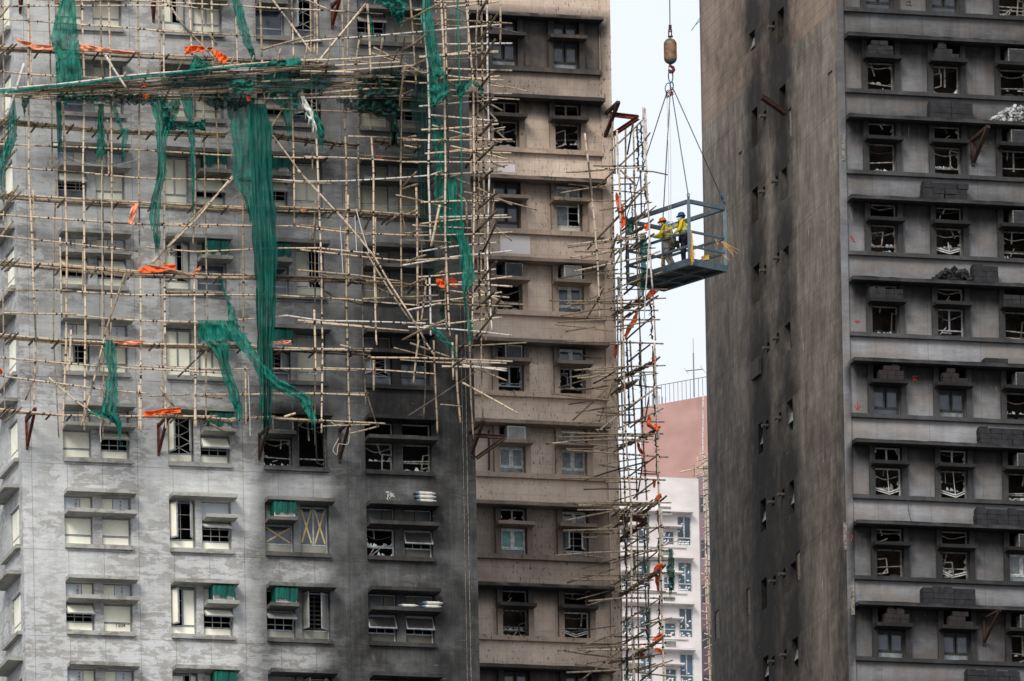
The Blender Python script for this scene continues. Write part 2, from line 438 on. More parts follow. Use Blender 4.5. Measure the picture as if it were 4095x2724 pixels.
# ================================================================ facades
def wall_grid(mb, x0, x1, z0, z1, y, holes, reveal=.28, step=.35, mi=0, dense=None):
    """a wall plane at local y with real openings and reveals; holes: (x0,x1,z0,z1)"""
    da = dense or (x0, x1, z0, z1)
    xs = {x0, x1, da[0], da[1]}; zs = {z0, z1, da[2], da[3]}
    for h in holes: xs |= {h[0], h[1]}; zs |= {h[2], h[3]}
    def fill(v, lo, hi):
        v = sorted(v); o = [v[0]]
        for a, b in zip(v, v[1:]):
            if b-a < 1e-5: continue
            n = max(1, int(math.ceil((b-a)/step))) if (a >= lo-1e-6 and b <= hi+1e-6) else 1
            for i in range(1, n+1): o.append(a+(b-a)*i/n)
        return o
    xs = fill(xs, da[0], da[1]); zs = fill(zs, da[2], da[3])
    idx = {}
    def vi(i, j):
        if (i, j) not in idx:
            idx[(i, j)] = len(mb.v); mb.v.append((xs[i], y, zs[j]))
        return idx[(i, j)]
    for i in range(len(xs)-1):
        cx = (xs[i]+xs[i+1])/2
        col = [h for h in holes if h[0] < cx < h[1]]
        for j in range(len(zs)-1):
            cz = (zs[j]+zs[j+1])/2
            if any(h[2] < cz < h[3] for h in col): continue
            mb.f.append((vi(i, j), vi(i+1, j), vi(i+1, j+1), vi(i, j+1))); mb.m.append(mi)
    for a, b, c, d in holes:
        r = y+reveal
        mb.poly([(a, y, c), (a, y, d), (a, r, d), (a, r, c)], mi); mb.poly([(b, y, d), (b, y, c), (b, r, c), (b, r, d)], mi)
        mb.poly([(a, y, d), (b, y, d), (b, r, d), (a, r, d)], mi); mb.poly([(b, y, c), (a, y, c), (a, r, c), (b, r, c)], mi)

def frame_rect(mb, x0, x1, z0, z1, y, w=.045, d=.05, mi=0):
    mb.box(x0, x0+w, y, y+d, z0, z1, mi); mb.box(x1-w, x1, y, y+d, z0, z1, mi)
    mb.box(x0+w, x1-w, y, y+d, z0, z0+w, mi); mb.box(x0+w, x1-w, y, y+d, z1-w, z1, mi)

def wob(a, s=.01): return a+random.uniform(-s, s)

def grille(x0, x1, z0, z1, y, parent, kind='v', mat='grille_metal', soot=None):
    g = MB(); r = .011
    if kind == 'v':
        n = max(2, int((x1-x0)/.27))
        for i in range(1, n): x = x0+(x1-x0)*i/n; g.box(x-r, x+r, y, y+.02, z0, z1)
        for i in (.3, .7): z = z0+(z1-z0)*i; g.box(x0, x1, y-.004, y+.016, z-r, z+r)
    elif kind == 'deco':
        for i in (.2, .4, .6, .8): z = z0+(z1-z0)*i; g.box(x0, x1, y, y+.02, z-r, z+r)
        for i in (.15, .3, .5, .7, .85):
            x = x0+(x1-x0)*i; zz0 = z0+(z1-z0)*random.choice((0, .2, .4)); g.box(x-r, x+r, y-.004, y+.016, zz0, z1)
    elif kind == 'hour':
        xm = (x0+x1)/2
        for i in (0, .5, 1): x = x0+(x1-x0)*i; g.box(x-r, x+r, y, y+.02, z0, z1)
        for k in range(3):
            a = z0+(z1-z0)*k/3; b = z0+(z1-z0)*(k+1)/3
            g.bar((x0, y, a), (x1, y, b), r*1.6, r*1.6); g.bar((x1, y, a), (x0, y, b), r*1.6, r*1.6)
    elif kind == 'louvre':
        n = int((z1-z0)/.14)
        for i in range(n): z = z0+(z1-z0)*(i+.5)/n; g.box(x0, x1, y, y+.03, z-.025, z+.025)
        g.box((x0+x1)/2-.02, (x0+x1)/2+.02, y-.01, y+.035, z0, z1)
    return g.build('grille', mat, parent, soot)

def shards(x0, x1, z0, z1, y, parent, n=6, mat='shard_glass', hmax=.28):
    g = MB(); w = x1-x0
    x = x0
    while x < x1-.02:
        if random.random() < .42: x += random.uniform(.05, .2)*w; continue
        ww = random.uniform(.05, .22)*w+.03; xe = min(x1, x+ww); h = random.uniform(.03, hmax)*(z1-z0)
        g.poly([(x, y+.01, z0), (xe, y+.01, z0), (wob(xe-ww*.2, .02), y+.012, z0+h*random.uniform(.3, 1)), (wob(x+ww*.3, .02), y+.012, z0+h)])
        x = xe
    for sgn, xx in ((1, x0), (-1, x1)):
        z = z0
        while z < z1-.1:
            h = random.uniform(.08, .25)
            if random.random() < .5: g.poly([(xx, y+.012, z), (xx+sgn*random.uniform(.02, .12)*w, y+.012, z+h*.4), (xx, y+.012, z+h)])
            z += h
    if not g.f: g.poly([(x0, y+.01, z0), (x0+.1, y+.01, z0), (x0+.03, y+.01, z0+.1)])
    o = g.build('broken_pane', mat, parent); return o

def ruin(o, x0, x1, z0, z1, y):
    """what fire left inside an opening: sagging rails, hanging strips, buckled leaf, heap on the sill"""
    w = x1-x0; H = z1-z0; pick = random.sample(range(5), 3)
    mt = lambda: random.choice(('burnt_frame', 'charred_frame', 'ash_debris', 'burnt_frame'))
    if 0 in pick:
        z = z0+H*random.uniform(.75, .97); s_ = random.uniform(.05, .2)*H; g = MB()
        g.tube([(x0+w*t_, y+.03, z-s_*math.sin(math.pi*t_)*(1+.3*math.sin(5*t_))) for t_ in [i/8 for i in range(9)]], .018, 5); g.build('sagging_rail', mt(), o)
    if 1 in pick:
        a = x0+w*random.uniform(.1, .9); L = H*random.uniform(.2, .55); g = MB()
        g.bar((a, y+.02, z1), (a+random.uniform(-.15, .15)*w, y-.03, z1-L), .03, .05); g.build('hanging_strip', mt(), o)
    if 2 in pick and H > .5:
        a = x0 if random.random() < .5 else x1; d = 1 if a == x0 else -1; g = MB(); L = w*random.uniform(.25, .42); h = H*random.uniform(.45, .75); zz = z0+H*random.uniform(.02, .2); t_ = random.uniform(-.12, .12)
        A = Vector((a, y, zz)); B = Vector((a+d*L, y-.18, zz+t_)); up = Vector((random.uniform(-.06, .06), -.03, h))
        for p, r_ in ((A, B), (B, B+up), (B+up, A+up), (A+up, A)): g.bar(p, r_, .03, .04)
        g.build('buckled_leaf', random.choice(('burnt_frame', 'charred_frame', 'burnt_frame')), o)
    if 3 in pick:
        g = MB(); n = random.randint(3, 7); x = x0
        P = [(x0, y+.05, z0)]
        for i in range(n+1): P.append((x0+w*i/n, y+.05, z0+H*random.uniform(.02, .16)))
        P.append((x1, y+.05, z0)); g.poly(P); g.build('sill_debris', random.choice(('ash_debris', 'brick_black', 'burnt_frame')), o)
    if 4 in pick and H > .5:
        g = MB(); z = z0+H*random.uniform(.25, .4); g.bar((x0, y, z), (x1, y, z+random.uniform(-.08, .08)), .035, .035); g.build('cross_rail', mt(), o)

def window(bld, x0, x1, z0, z1, y, style, soot=None, name='window', fm='window_frame_grey', tr=.34, pn='cream_board', gk='v', mull=None):
    """one window: frame mesh with panes, sashes, boards, grilles as children"""
    f = MB(); w = .045; zm = z0+(z1-z0)*tr
    if tr <= 0: zm = z0
    burnt = style in ('burnt', 'bent', 'charred', 'broken')
    fr = {'burnt': 'burnt_frame', 'bent': random.choice(('window_frame_white', 'burnt_frame', 'window_frame_white')), 'charred': 'charred_frame', 'broken': 'window_frame_grey'}.get(style, fm)
    frame_rect(f, x0, x1, z0, z1, y, w)
    if tr > 0 and not (style == 'bent' or (style == 'burnt' and random.random() < .65)): f.box(x0+w, x1-w, y+.001, y+.046, zm-w/2, zm+w/2)
    two = mull if mull is not None else (x1-x0 > .95 or style in ('open', 'openL', 'openR', 'tape'))
    xm = (x0+x1)/2
    if two and style in ('board2', 'glass', 'closed2', 'openL', 'openR', 'tape', 'broken'):
        f.box(xm-.03, xm+.03, y-.004, y+.052, zm+w/2, z1-w)
    if two and style in ('burnt',) and random.random() < .3:
        f.box(xm-.03, xm+.03, y-.004, y+.052, zm+w/2, z1-w)
    o = f.build(name, fr, bld, soot)
    cz0 = zm+(w/2 if tr > 0 else w); cz1 = z1-w
    def pane(a, b, c, d, mat, nm='pane', off=.02, th=.012):
        g = MB(); g.box(a, b, y+off, y+off+th, c, d)
        return g.build(nm, mat, o, soot)
    low = None
    if tr > 0:
        if style in ('board', 'board2', 'awn', 'open', 'openL', 'openR', 'tape', 'awnb'):
            low = pane(x0+.03, x1-.03, z0+.03, zm-.03, pn if style != 'tape' else 'cream_board', 'lower_board', .005, .03)
        elif style in ('awng', 'openg', 'glass', 'closed2'):
            pane(x0+w, x1-w, z0+w, zm-w/2, 'dark_glass' if style != 'closed2' else 'grimy_glass')
        elif style == 'charred':
            pane(x0+w, x1-w, z0+w, zm-w/2, 'grimy_glass' if random.random() < .5 else 'dark_glass')
        else:
            if random.random() < .55: shards(x0+w, x1-w, z0+w, zm-w/2, y+.02, o, hmax=.7)
    if style in ('board', 'board2'):
        if style == 'board2' or two:
            pane(x0+.05, xm-.035, cz0+.02, cz1-.02, pn, 'board', .0, .03); pane(xm+.035, x1-.05, cz0+.02, cz1-.02, pn, 'board', .0, .03)
        else:
            pane(x0+.035, x1-.035, cz0+.015, cz1-.005, pn, 'board', -.004, .035)
    elif style in ('awn', 'awng', 'awnb'):
        # top hung sash pushed out
        ang = random.uniform(.55, 1.15) if style != 'awnb' else .55; H = cz1-cz0
        ay = Vector((0, -math.sin(ang), -math.cos(ang))); nn = Vector((0, -math.cos(ang), math.sin(ang)))
        top = Vector((xm, y-.01, cz1))
        g = MB(); hx = (x1-x0)/2
        for sx in (-1, 1): g.obox(top+Vector((sx*(hx-.025), 0, 0))+ay*H/2, Vector((.025, 0, 0)), ay*(H/2), nn*.018)
        for k in (.03, H-.03): g.obox(top+ay*k, Vector((hx-.05, 0, 0)), ay*.03, nn*.018)
        s_ = g.build('sash', fr, o, soot)
        g = MB(); g.obox(top+ay*H/2+nn*(.012), Vector((hx-.045, 0, 0)), ay*(H/2-.05), nn*.006)
        g.build('board', {'awnb': 'charred_frame'}.get(style, pn), s_, soot)
        g = MB(); g.bar((x1-.07, y, cz0+.1), top+Vector((hx-.06, 0, 0))+ay*H*.8, .015, .015); g.build('stay', 'grille_metal', s_)
        grille(x0+w, x1-w, cz0, cz1, y+.06, o, gk, 'grille_metal', soot)
    elif style in ('open', 'openL', 'openR', 'openg'):
        H = cz1-cz0; L = (x1-x0)/2-.02
        for side in (-1, 1):
            if (style == 'openL' and side == 1) or (style == 'openR' and side == -1):
                a, b = (x0+.05, xm-.035) if side == -1 else (xm+.035, x1-.05)
                pane(a, b, cz0+.02, cz1-.02, pn if gk != 'glass' else 'grimy_glass', 'board', 0., .03); continue
            ang = random.uniform(.75, 1.25)
            hx = x0+.02 if side == -1 else x1-.02
            ax = Vector((-side*math.cos(ang), -math.sin(ang), 0)); nn = Vector((ax.y, -ax.x, 0)); up = Vector((0, 0, 1))
            base = Vector((hx, y-.01, cz0))
            g = MB()
            for k in (.025, L-.025): g.obox(base+ax*k+up*H/2, ax*.025, nn*.016, up*(H/2))
            for k in (.025, H-.025): g.obox(base+ax*(L/2)+up*k, ax*(L/2-.05), nn*.016, up*.025)
            s_ = g.build('casement_leaf', fr, o, soot)
            g = MB(); g.obox(base+ax*(L/2)+up*H/2, ax*(L/2-.05), nn*.008, up*(H/2-.05))
            g.build('board', pn if style != 'openg' else 'grimy_glass', s_, soot)
        grille(x0+w, x1-w, cz0, cz1, y+.08, o, gk if gk != 'glass' else 'v', 'grille_metal' if gk != 'louvre' else 'charred_frame', soot)
    elif style in ('glass', 'closed2', 'charred'):
        m = {'glass': 'dark_glass', 'closed2': 'grimy_glass', 'charred': 'dark_glass'}[style]
        if gk == 'teal': m = 'teal_glass'
        if two:
            for a, b in ((x0+.03, xm-.02), (xm+.02, x1-.03)):
                g = MB(); frame_rect(g, a, b, cz0, cz1, y-.012, .05, .04); s_ = g.build('casement_leaf', fr, o, soot)
                g = MB(); g.box(a+.05, b-.05, y+.01, y+.018, cz0+.05, cz1-.05); g.build('pane', m, s_, soot)
        else:
            pane(x0+w, x1-w, cz0, cz1, m)
        if style == 'closed2':
            g = MB(); 
            for k in (.3, .62): g.box(x0+w, x1-w, y+.05, y+.062, cz0+(cz1-cz0)*k, cz0+(cz1-cz0)*k+.018)
            g.build('grille', 'grille_metal', o, soot)
    elif style == 'tape':
        for a, b in ((x0+w, xm-.03), (xm+.03, x1-w)) if two else ((x0+w, x1-w),):
            p_ = pane(a, b, cz0, cz1, 'dark_glass')
            g = MB(); g.bar((a+.03, y+.012, cz0+.04), (b-.03, y+.012, cz1-.04), .012, .05, up=Vector((0, 1, 0))); g.bar((b-.03, y+.010, cz0+.04), (a+.03, y+.010, cz1-.04), .05, .008, up=Vector((0, 1, 0)))
            g.bar((a+.03, y+.008, cz0+.04), (b-.03, y+.008, cz1-.04), .05, .008, up=Vector((0, 1, 0)))
            g.build('tape_cross', 'yellow_tape', p_)
    elif style in ('burnt', 'broken', 'bent'):
        if random.random() < .6: shards(x0+w, x1-w, cz0, cz1, y+.02, o, hmax=.16 if style == 'burnt' else .34, mat='shard_glass' if random.random() < .5 else 'ash_debris')
        ruin(o, x0+w, x1-w, z0+w, z1-w, y)
        g = MB()
        if style == 'bent':       # transom and lower rail sagged into a V
            zz = zm; dz = random.uniform(.06, .14); off = random.uniform(-.1, .1)
            for k in (0, .07):
                g.bar((x0+w, y-.01, zz-k+.06), (xm+off, y-.05, zz-k-dz), .04, .035); g.bar((xm+off, y-.05, zz-k-dz), (x1-w, y-.01, zz-k+.06), .04, .035)
            if random.random() < .6: g.bar((xm+off, y-.02, zz-dz), (xm+off*.3, y-.0, zz+(z1-zz)*random.choice((.35, .98))), .05, .03)
            g.build('bent_rail', 'window_frame_white', o)
        elif random.random() < .5:
            for k in range(random.choice((1, 2, 2))):
                a = random.uniform(x0+.06, xm); 
                g.bar((a, y-.03, z0+random.uniform(.03, .2)), (a+random.uniform(.1, .4), y+.03, z0+random.uniform(.05, .45)), .025, .03)
            g.build('loose_bar', random.choice(('ash_debris', 'burnt_frame')), o)
    return o

# jitter helper so repeated slabs have worn edges
def slab(bld, name, mat, x0, x1, y0, y1, z0, z1, soot, seg=.35):
    g = MB(); n = max(2, int((x1-x0)/seg)); rows = []
    prof = [(y1, z1), (y0, z1), (y0, z0), (y1, z0)]
    for i in range(n+1):
        x = x0+(x1-x0)*i/n; j = random.uniform(-.012, .012)
        b = len(g.v)
        for k, (yy, zz) in enumerate(prof):
            g.v.append((x, yy-(j if k in (1, 2) else 0), zz+(random.uniform(-.010, .010) if k == 1 else 0)))
        rows.append(b)
    for a, b in zip(rows, rows[1:]):
        for k in range(3): g.f.append((a+k, a+k+1, b+k+1, b+k)); g.m.append(0)
    g.f.append((rows[0]+3, rows[0]+2, rows[0]+1, rows[0])); g.m.append(0)
    g.f.append((rows[-1], rows[-1]+1, rows[-1]+2, rows[-1]+3)); g.m.append(0)
    return g.build(name, mat, bld, soot)

# ---------------------------------------------------------------- 1. grey tower
def soot_L(x, y, z):
    px, py = FL.px(x, y, z)
    hi = interp(px, [(300, .03), (600, .08), (850, .17), (1050, .28), (1400, .42), (1650, .55), (1850, .64)])
    lo = interp(px, [(880, .0), (1000, .20), (1080, .52), (1300, .62), (1420, .77), (1900, .84)])
    mid = interp(px, [(850, .04), (1050, .32), (1400, .62), (1500, .76), (1900, .80)])
    s = interp(py, [(1000, 0), (1400, 1)])*mid+(1-interp(py, [(1000, 0), (1400, 1)]))*hi
    k = sstep(1700, 1900, py); s = s*(1-k)+lo*k
    # rain-washed spandrels under the third and fourth bays
    def wash(cx, cy, rx, ry, a):
        nonlocal s
        d = ((px-cx)/rx)**2+((py-cy)/ry)**2
        if d < 1: s -= a*(1-d)**.5
    wash(1210, 1955, 150, 80, .42); wash(1190, 2290, 150, 60, .36); wash(1200, 2640, 130, 60, .38)
    wash(1620, 1960, 130, 60, .18); wash(1610, 2310, 130, 40, .16); wash(960, 1960, 90, 120, .1)
    # plumes over burnt openings
    for cx, cy, rx, ry, a in ((1180, 1640, 190, 60, .5), (1610, 1640, 160, 110, .3), (1200, 1780, 150, 110, .25), (1850, 1500, 80, 300, .15), (1590, 1440, 200, 120, .15), (1050, 2200, 60, 200, .1)):
        d = ((px-cx)/rx)**2+((py-cy)/ry)**2
        if d < 1: s += a*(1-d)
    if py < 700: s += .04
    s += (.02+.16*s)*mnoise.noise(Vector((x*.55, z*.8, 2)))
    for c0, c1 in cols:
        if c0-.25 < x < c1+.35:
            fz_ = ((z-zf)/PITCH) % 1.
            if z_sill/PITCH+1. < fz_ or fz_ < .06: s += .05
            if fz_ < z_sill/PITCH+1. and fz_ > z_sill/PITCH+.86: s += .07
    return max(.0, min(.95, s))

tower = empty('apartment_tower', FL.O, PHI, label='grey rendered apartment tower with paired windows behind the bamboo scaffold', cat='building')
zf = FL.sz(276, 2294, .55)[1]                   # top of a canopy
PITCH = FL.sz(276, 1948, .55)[1]-zf
sx = lambda px, py, n=0.: FL.sz(px, py, n)[0]
sL0 = sx(104, 2724); sL1 = sx(1893, 1362)
# columns: opening x0,x1 (wall plane), slab x0,x1 (front)
cols = []
for a, b, ya in ((276, 556, 2294), (697, 958, 2315), (1080, 1348, 2334), (1487, 1765, 2352)):
    s0 = sx(a, ya, .55); s1 = sx(b, ya+10, .55)
    cols.append((s0, s1-.10))
z_mid = FL.sz(276, 2375, .55)[1]-zf; z_sill = FL.sz(271, 2517, .14)[1]-zf
TH = .12
zlo, zhi = 0., FL.sz(400, -700, 0)[1]
floors = list(range(-2, 9))
holes = []
for k in floors:
    for (a, b) in cols:
        holes.append((a, b, zf+k*PITCH+z_sill, zf+k*PITCH-TH))
wm = MB(); wall_grid(wm, sL0, sL1, zlo, zhi, 0., holes, .34, .33, dense=(sL0, sL1, zf-3*PITCH, zf+9*PITCH))
wm.build('wall', 'render_grey', tower, soot_L)
# the two return walls, the back and the roof close the block
SHN, SHZ = FL.side(72, 1362+340, sL0)
def side_holes():
    out = []
    n0, za = FL.side(72, 1362+.43445*1120, sL0)       # near edge
    for k in range(-3, 8):
        n1 = FL.side(36, 1870, sL0)[0]
        zb = FL.side(36, 1362+.43445*1185, sL0)[1]; zt = FL.side(36, 1362+.43445*800, sL0)[1]
        out.append((-n0+0., -n1, zb+k*PITCH, zt+k*PITCH))
    return out
shl = side_holes()
g = MB()
# side wall built as a wall grid then turned (x->y)
g2 = MB(); wall_grid(g2, .0, 14., zlo, zhi, 0., [(max(.35, h[0]), h[1], h[2], h[3]) for h in shl], .25, .5, dense=(0, 14, zf-3*PITCH, zf+9*PITCH))
for v in g2.v: g.v.append((sL0+v[1]+.0, v[0], v[2]))
g.f = [tuple(reversed(f)) for f in g2.f]; g.m = g2.m
g.build('side_wall', 'render_grey', tower, lambda x, y, z: .12)
g = MB(); g.box(sL0+.3, sL1-.02, 13.7, 14., zlo, zhi); g.box(sL1-.3, sL1-.001, .02, 13.69, zlo, zhi); g.box(sL0+.02, sL1-.02, .02, 14.02, zhi, zhi+.3)
g.build('rear_wall', 'render_grey', tower, lambda x, y, z: .2)
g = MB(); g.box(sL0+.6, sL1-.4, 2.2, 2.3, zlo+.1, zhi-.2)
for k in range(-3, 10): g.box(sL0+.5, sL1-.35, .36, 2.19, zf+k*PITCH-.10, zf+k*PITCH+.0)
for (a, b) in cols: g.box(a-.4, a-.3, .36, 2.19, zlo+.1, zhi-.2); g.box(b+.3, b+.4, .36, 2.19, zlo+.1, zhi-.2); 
g.build('interior', 'room_interior_shade', tower)
for i, h in enumerate(shl):
    y0, y1 = max(.35, h[0]), h[1]
    g = MB(); ym = (y0+y1)/2
    g.box(sL0+.10, sL0+.14, y0+.001, y1, h[2], h[3]); o = g.build('side_window', 'window_frame_grey', tower)
    g = MB()
    for c, d, e, f_ in ((y0+.06, ym-.03, h[2]+.42, h[3]-.06), (ym+.03, y1-.06, h[2]+.42, h[3]-.06), (y0+.06, y1-.06, h[2]+.05, h[2]+.36)): g.box(sL0+.07, sL0+.12, c, d, e, f_)
    g.build('board', 'cream_board', o)
    for zz, dd in ((h[2]-.12, .16), (h[3]+.50, .50)):
        slab_ = MB(); slab_.box(sL0-dd, sL0+.0, y0-.2, y1+.9, zz, zz+.12); slab_.build('side_sill' if dd < .3 else 'side_canopy', 'render_grey_slab', tower, lambda x, y, z: .1)

# bay contents. 'b' closed board, 'a' awning open, 'o' leaves open ...
bays = {
 (0, -1): ('A', 'board', 'board', 0), (0, 0): ('A', 'awn', 'board', 0), (0, 1): ('A', 'board', 'board', 0), (0, 2): ('A', 'board', 'awn', 1),
 (0, 3): ('A', 'openR', 'board', 0), (0, 4): ('A', 'awn', 'awnx', 0), (0, 5): ('A', 'awng', 'board', 0), (0, 6): ('A', 'glass', 'board', 1), (0, 7): ('A', 'board', 'board', 0),
 (1, -1): ('R', 'openR', 'awng', 1), (1, 0): ('R', 'openL', 'awn', 1), (1, 1): ('R', 'open', 'awn', 0), (1, 2): ('R', 'openx', 'awn', 1),
 (1, 3): ('R', 'board2', 'board2', 0), (1, 4): ('R', 'openR', 'glass', 1), (1, 5): ('R', 'board2', 'awnc', 1), (1, 6): ('R', 'board2', 'board', 0), (1, 7): ('R', 'openR', 'board2', 0),
 (2, -1): ('L', 'open', 'charred', 0), (2, 0): ('L', 'opend', 'awn', 2), (2, 1): ('L', 'tape', 'tape', 1), (2, 2): ('L', 'burnt', 'burnt', 3),
 (2, 3): ('L', 'board2', 'openg', 1), (2, 4): ('L', 'openR', 'glass', 1), (2, 5): ('L', 'board2', 'awnc', 1), (2, 6): ('L', 'openg', 'awn', 0), (2, 7): ('L', 'openg', 'glass', 1),
 (3, -1): ('A', 'charred', 'charred', 0), (3, 0): ('A', 'awnb', 'awnb', 0), (3, 1): ('A', 'broken', 'awnb', 0), (3, 2): ('A', 'burnt', 'burnt', 3),
 (3, 3): ('A', 'openg', 'charred', 2), (3, 4): ('A', 'board', 'board', 0), (3, 5): ('A', 'board', 'board', 0), (3, 6): ('A', 'board', 'awn', 0), (3, 7): ('A', 'awn', 'board', 0)}
ACS = []
for (c, k), (ty, s1_, s2_, fl) in bays.items():
    a, b = cols[c]; z = zf+k*PITCH
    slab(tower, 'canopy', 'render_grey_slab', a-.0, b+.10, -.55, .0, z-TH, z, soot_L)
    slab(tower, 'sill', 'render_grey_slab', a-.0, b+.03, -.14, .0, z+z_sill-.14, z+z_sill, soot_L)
    pn = 'cream_board' if c < 3 else 'pale_yellow_board'
    yy = .24
    mid = (a+b)/2; pw = .15
    def st(x): return {'awnx': 'awn', 'openx': 'open', 'awnc': 'awn', 'opend': 'open'}.get(x, x)
    gk = lambda x: {'openx': 'hour', 'opend': 'louvre', 'awng': 'deco', 'openg': 'hour'}.get(x, 'v')
    zt = z-TH; zb = z+z_sill; zmd = z+z_mid
    if ty == 'A':
        g = MB(); g.box(mid-pw, mid+pw, .05, .34, zb, zt); g.build('pier', 'render_grey', tower, soot_L)
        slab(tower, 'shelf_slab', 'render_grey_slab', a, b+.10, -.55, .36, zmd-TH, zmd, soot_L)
        for i, (p0, p1, s_) in enumerate(((a, mid-pw, s1_), (mid+pw, b, s2_))):
            window(tower, p0+.01, p1-.01, zb, zmd-TH, yy, st(s_), soot_L, 'window', tr=.36, pn=pn, gk=gk(s_))
            # upper light: grey foam sheet + cream sheet
            f = MB(); frame_rect(f, p0+.01, p1-.01, zmd, zt, yy, .035); o = f.build('transom_window', 'window_frame_grey', tower, soot_L)
            if fl == 3:
                continue
            xm = p0+(p1-p0)*(.60 if i == 0 else .42)
            m1, m2 = ('blue_board', pn) if i == 0 else (pn, 'blue_board')
            g = MB(); g.box(p0+.04, xm-.01, yy+.0, yy+.03, zmd+.03, zt-.03); g.build('board', m1, o, soot_L)
            g = MB(); g.box(xm+.01, p1-.04, yy-.01, yy+.03, zmd+.03, zt-.03); g.build('board', m2, o, soot_L)
            if c == 0 and k <= 4:
                g = MB(); bx = xm-.13 if i == 0 else p1-.3
                for j in range(4):
                    zc = zt-.10-j*.12
                    g.box(bx-.035, bx+.035, yy-.016, yy-.011, zc, zc+.012); g.box(bx-.006, bx+.006, yy-.016, yy-.011, zc-.045, zc+.03); g.box(bx-.03, bx+.03, yy-.016, yy-.011, zc-.05, zc-.04)
                    if j % 2: g.box(bx-.035, bx-.025, yy-.016, yy-.011, zc-.05, zc)
                g.build('printed_lettering', 'ink_red', o)
    else:
        w_ = b-a
        xs_ = a+w_*.47 if ty == 'R' else a+w_*.50
        g = MB(); g.box(xs_-.10, xs_+.12, .05, .34, zb, zt); g.build('pier', 'render_grey', tower, soot_L)
        if ty == 'R': t0, t1, u0, u1 = a, xs_-.10, xs_+.12, b
        else: t0, t1, u0, u1 = xs_+.12, b, a, xs_-.10
        sB = soot_L
        window(tower, t0+.01, t1-.01, zb, zt-.03, yy, st(s1_), sB, 'tall_window', tr=.21, pn=pn, gk=gk(s1_), mull=True)
        slab(tower, 'shelf_slab', 'render_grey_slab', u0+.01, u1+(.10 if ty == 'R' else -.0), -.55, .36, zmd-TH, zmd, soot_L)
        window(tower, u0+.01, u1-.01, zb, zmd-TH, yy, st(s2_), sB, 'window', tr=.33, pn=pn, gk=gk(s2_), mull=False if s2_ != 'board2' else True)
        f = MB(); frame_rect(f, u0+.01, u1-.01, zmd, zt, yy, .035); o = f.build('transom_window', 'window_frame_grey', tower, soot_L)
        if fl == 0 or fl == 1:
            g = MB(); g.box(u0+.04, u1-.04, yy+.0, yy+.03, zmd+.03, zt-.03); g.build('board', 'blue_board' if fl == 0 else pn, o, soot_L)
        if fl in (1, 2) or (c, k) in ((2, 2), (1, 3), (1, 7), (2, 6)): ACS.append((c, k, u0, u1, zmd))

# handwritten flat numbers on two boards
def text_on(parent, body, x, y, z, size, mat, name='lettering'):
    cu = bpy.data.curves.new(name, 'FONT'); cu.body = body; cu.size = size; cu.extrude = .002
    to = bpy.data.objects.new(name, cu)
    COL.objects.link(to); bpy.context.view_layer.update()
    me = bpy.data.meshes.new_from_object(to.evaluated_get(bpy.context.evaluated_depsgraph_get()))
    bpy.data.objects.remove(to)
    me.materials.clear(); me.materials.append(M[mat])
    o = bpy.data.objects.new(name, me); COL.objects.link(o); o.parent = parent
    o.rotation_euler = (math.radians(90), 0, 0); o.location = (x, y, z); return o
z = zf; a, b = cols[0]
text_on(tower, '1504', b-.55, .225, z+z_sill+.22, .17, 'ink_black')
a, b = cols[1]; z = zf+4*PITCH
text_on(tower, '1904', a+.12, .225, z+z_sill+1.15, .2, 'ink_black')
# junction plates of the removed render, thin cable down the corner
g = MB(); x = sx(1862, 1700); g.tube([(x, -.02, zlo), (x+.03, -.02, zhi)], .012, 5); g.tube([(x-.12, -.02, zlo+50), (x-.10, -.02, zhi)], .009, 5)
g.build('drain_cable', 'plaster_pale', tower)

# ---------------------------------------------------------------- banded facades (beige wing, burnt tower)
def banded(bld, fr, x0, x1, cx, zc, dz_ac, dz_sill0, dz_sill1, wcols, mat, trim, soot, states, zlo, zhi, pier=None, pitch=None, interior='burnt_interior', frm='window_frame_white', D=.6):
    """cx: (window x0,x1, slab x0,x1) per column; zc: canopy-top heights (list)"""
    holes = []
    for z in zc:
        for (w0, w1, s0, s1) in cx:
            holes.append((w0, w1, z+dz_sill0, z-.13))
    g = MB(); wall_grid(g, x0, x1, zlo, zhi, 0., holes, .22, .34, dense=(x0, x1, min(zc)-1, max(zc)+2.))
    g.build('wall', mat, bld, soot)
    g = MB()
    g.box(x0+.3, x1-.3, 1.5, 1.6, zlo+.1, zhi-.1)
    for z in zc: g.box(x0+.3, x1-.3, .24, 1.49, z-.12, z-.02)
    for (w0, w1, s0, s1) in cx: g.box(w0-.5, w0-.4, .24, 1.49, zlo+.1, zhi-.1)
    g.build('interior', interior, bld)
    for i, z in enumerate(zc):
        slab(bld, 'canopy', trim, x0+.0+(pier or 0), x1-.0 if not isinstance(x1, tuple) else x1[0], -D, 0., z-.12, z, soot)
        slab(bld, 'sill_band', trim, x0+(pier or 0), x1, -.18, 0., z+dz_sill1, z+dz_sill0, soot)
        for j, (w0, w1, s0, s1) in enumerate(cx):
            for (p0, p1) in ((w0-.19, w0-.0), (w1+.0, w1+.19)):
                g = MB(); g.box(p0, p1, -.16, 0.02, z+dz_sill0+.003, z-.125); g.build('window_surround', trim, bld, soot)
            slab(bld, 'shelf_slab', trim, s0, s1, -D, .24, z+dz_ac-.12, z+dz_ac, soot)
            up, lo = states[i][j] if i < len(states) else ('charred', 'charred')
            kw = {}
            if ':' in lo: lo, kk = lo.split(':'); kw['gk'] = kk
            window(bld, w0+.01, w1-.01, z+dz_sill0, z+dz_ac-.12, .12, lo, soot, 'window', fm=frm, tr=.25, pn='cream_board', mull=lo not in ('burnt',) or random.random() < .35, **kw)
            if up != '-':
                window(bld, w0+.01, w1-.01, z+dz_ac, z-.13, .12, up, soot, 'transom_window', fm=frm, tr=0, mull=True)

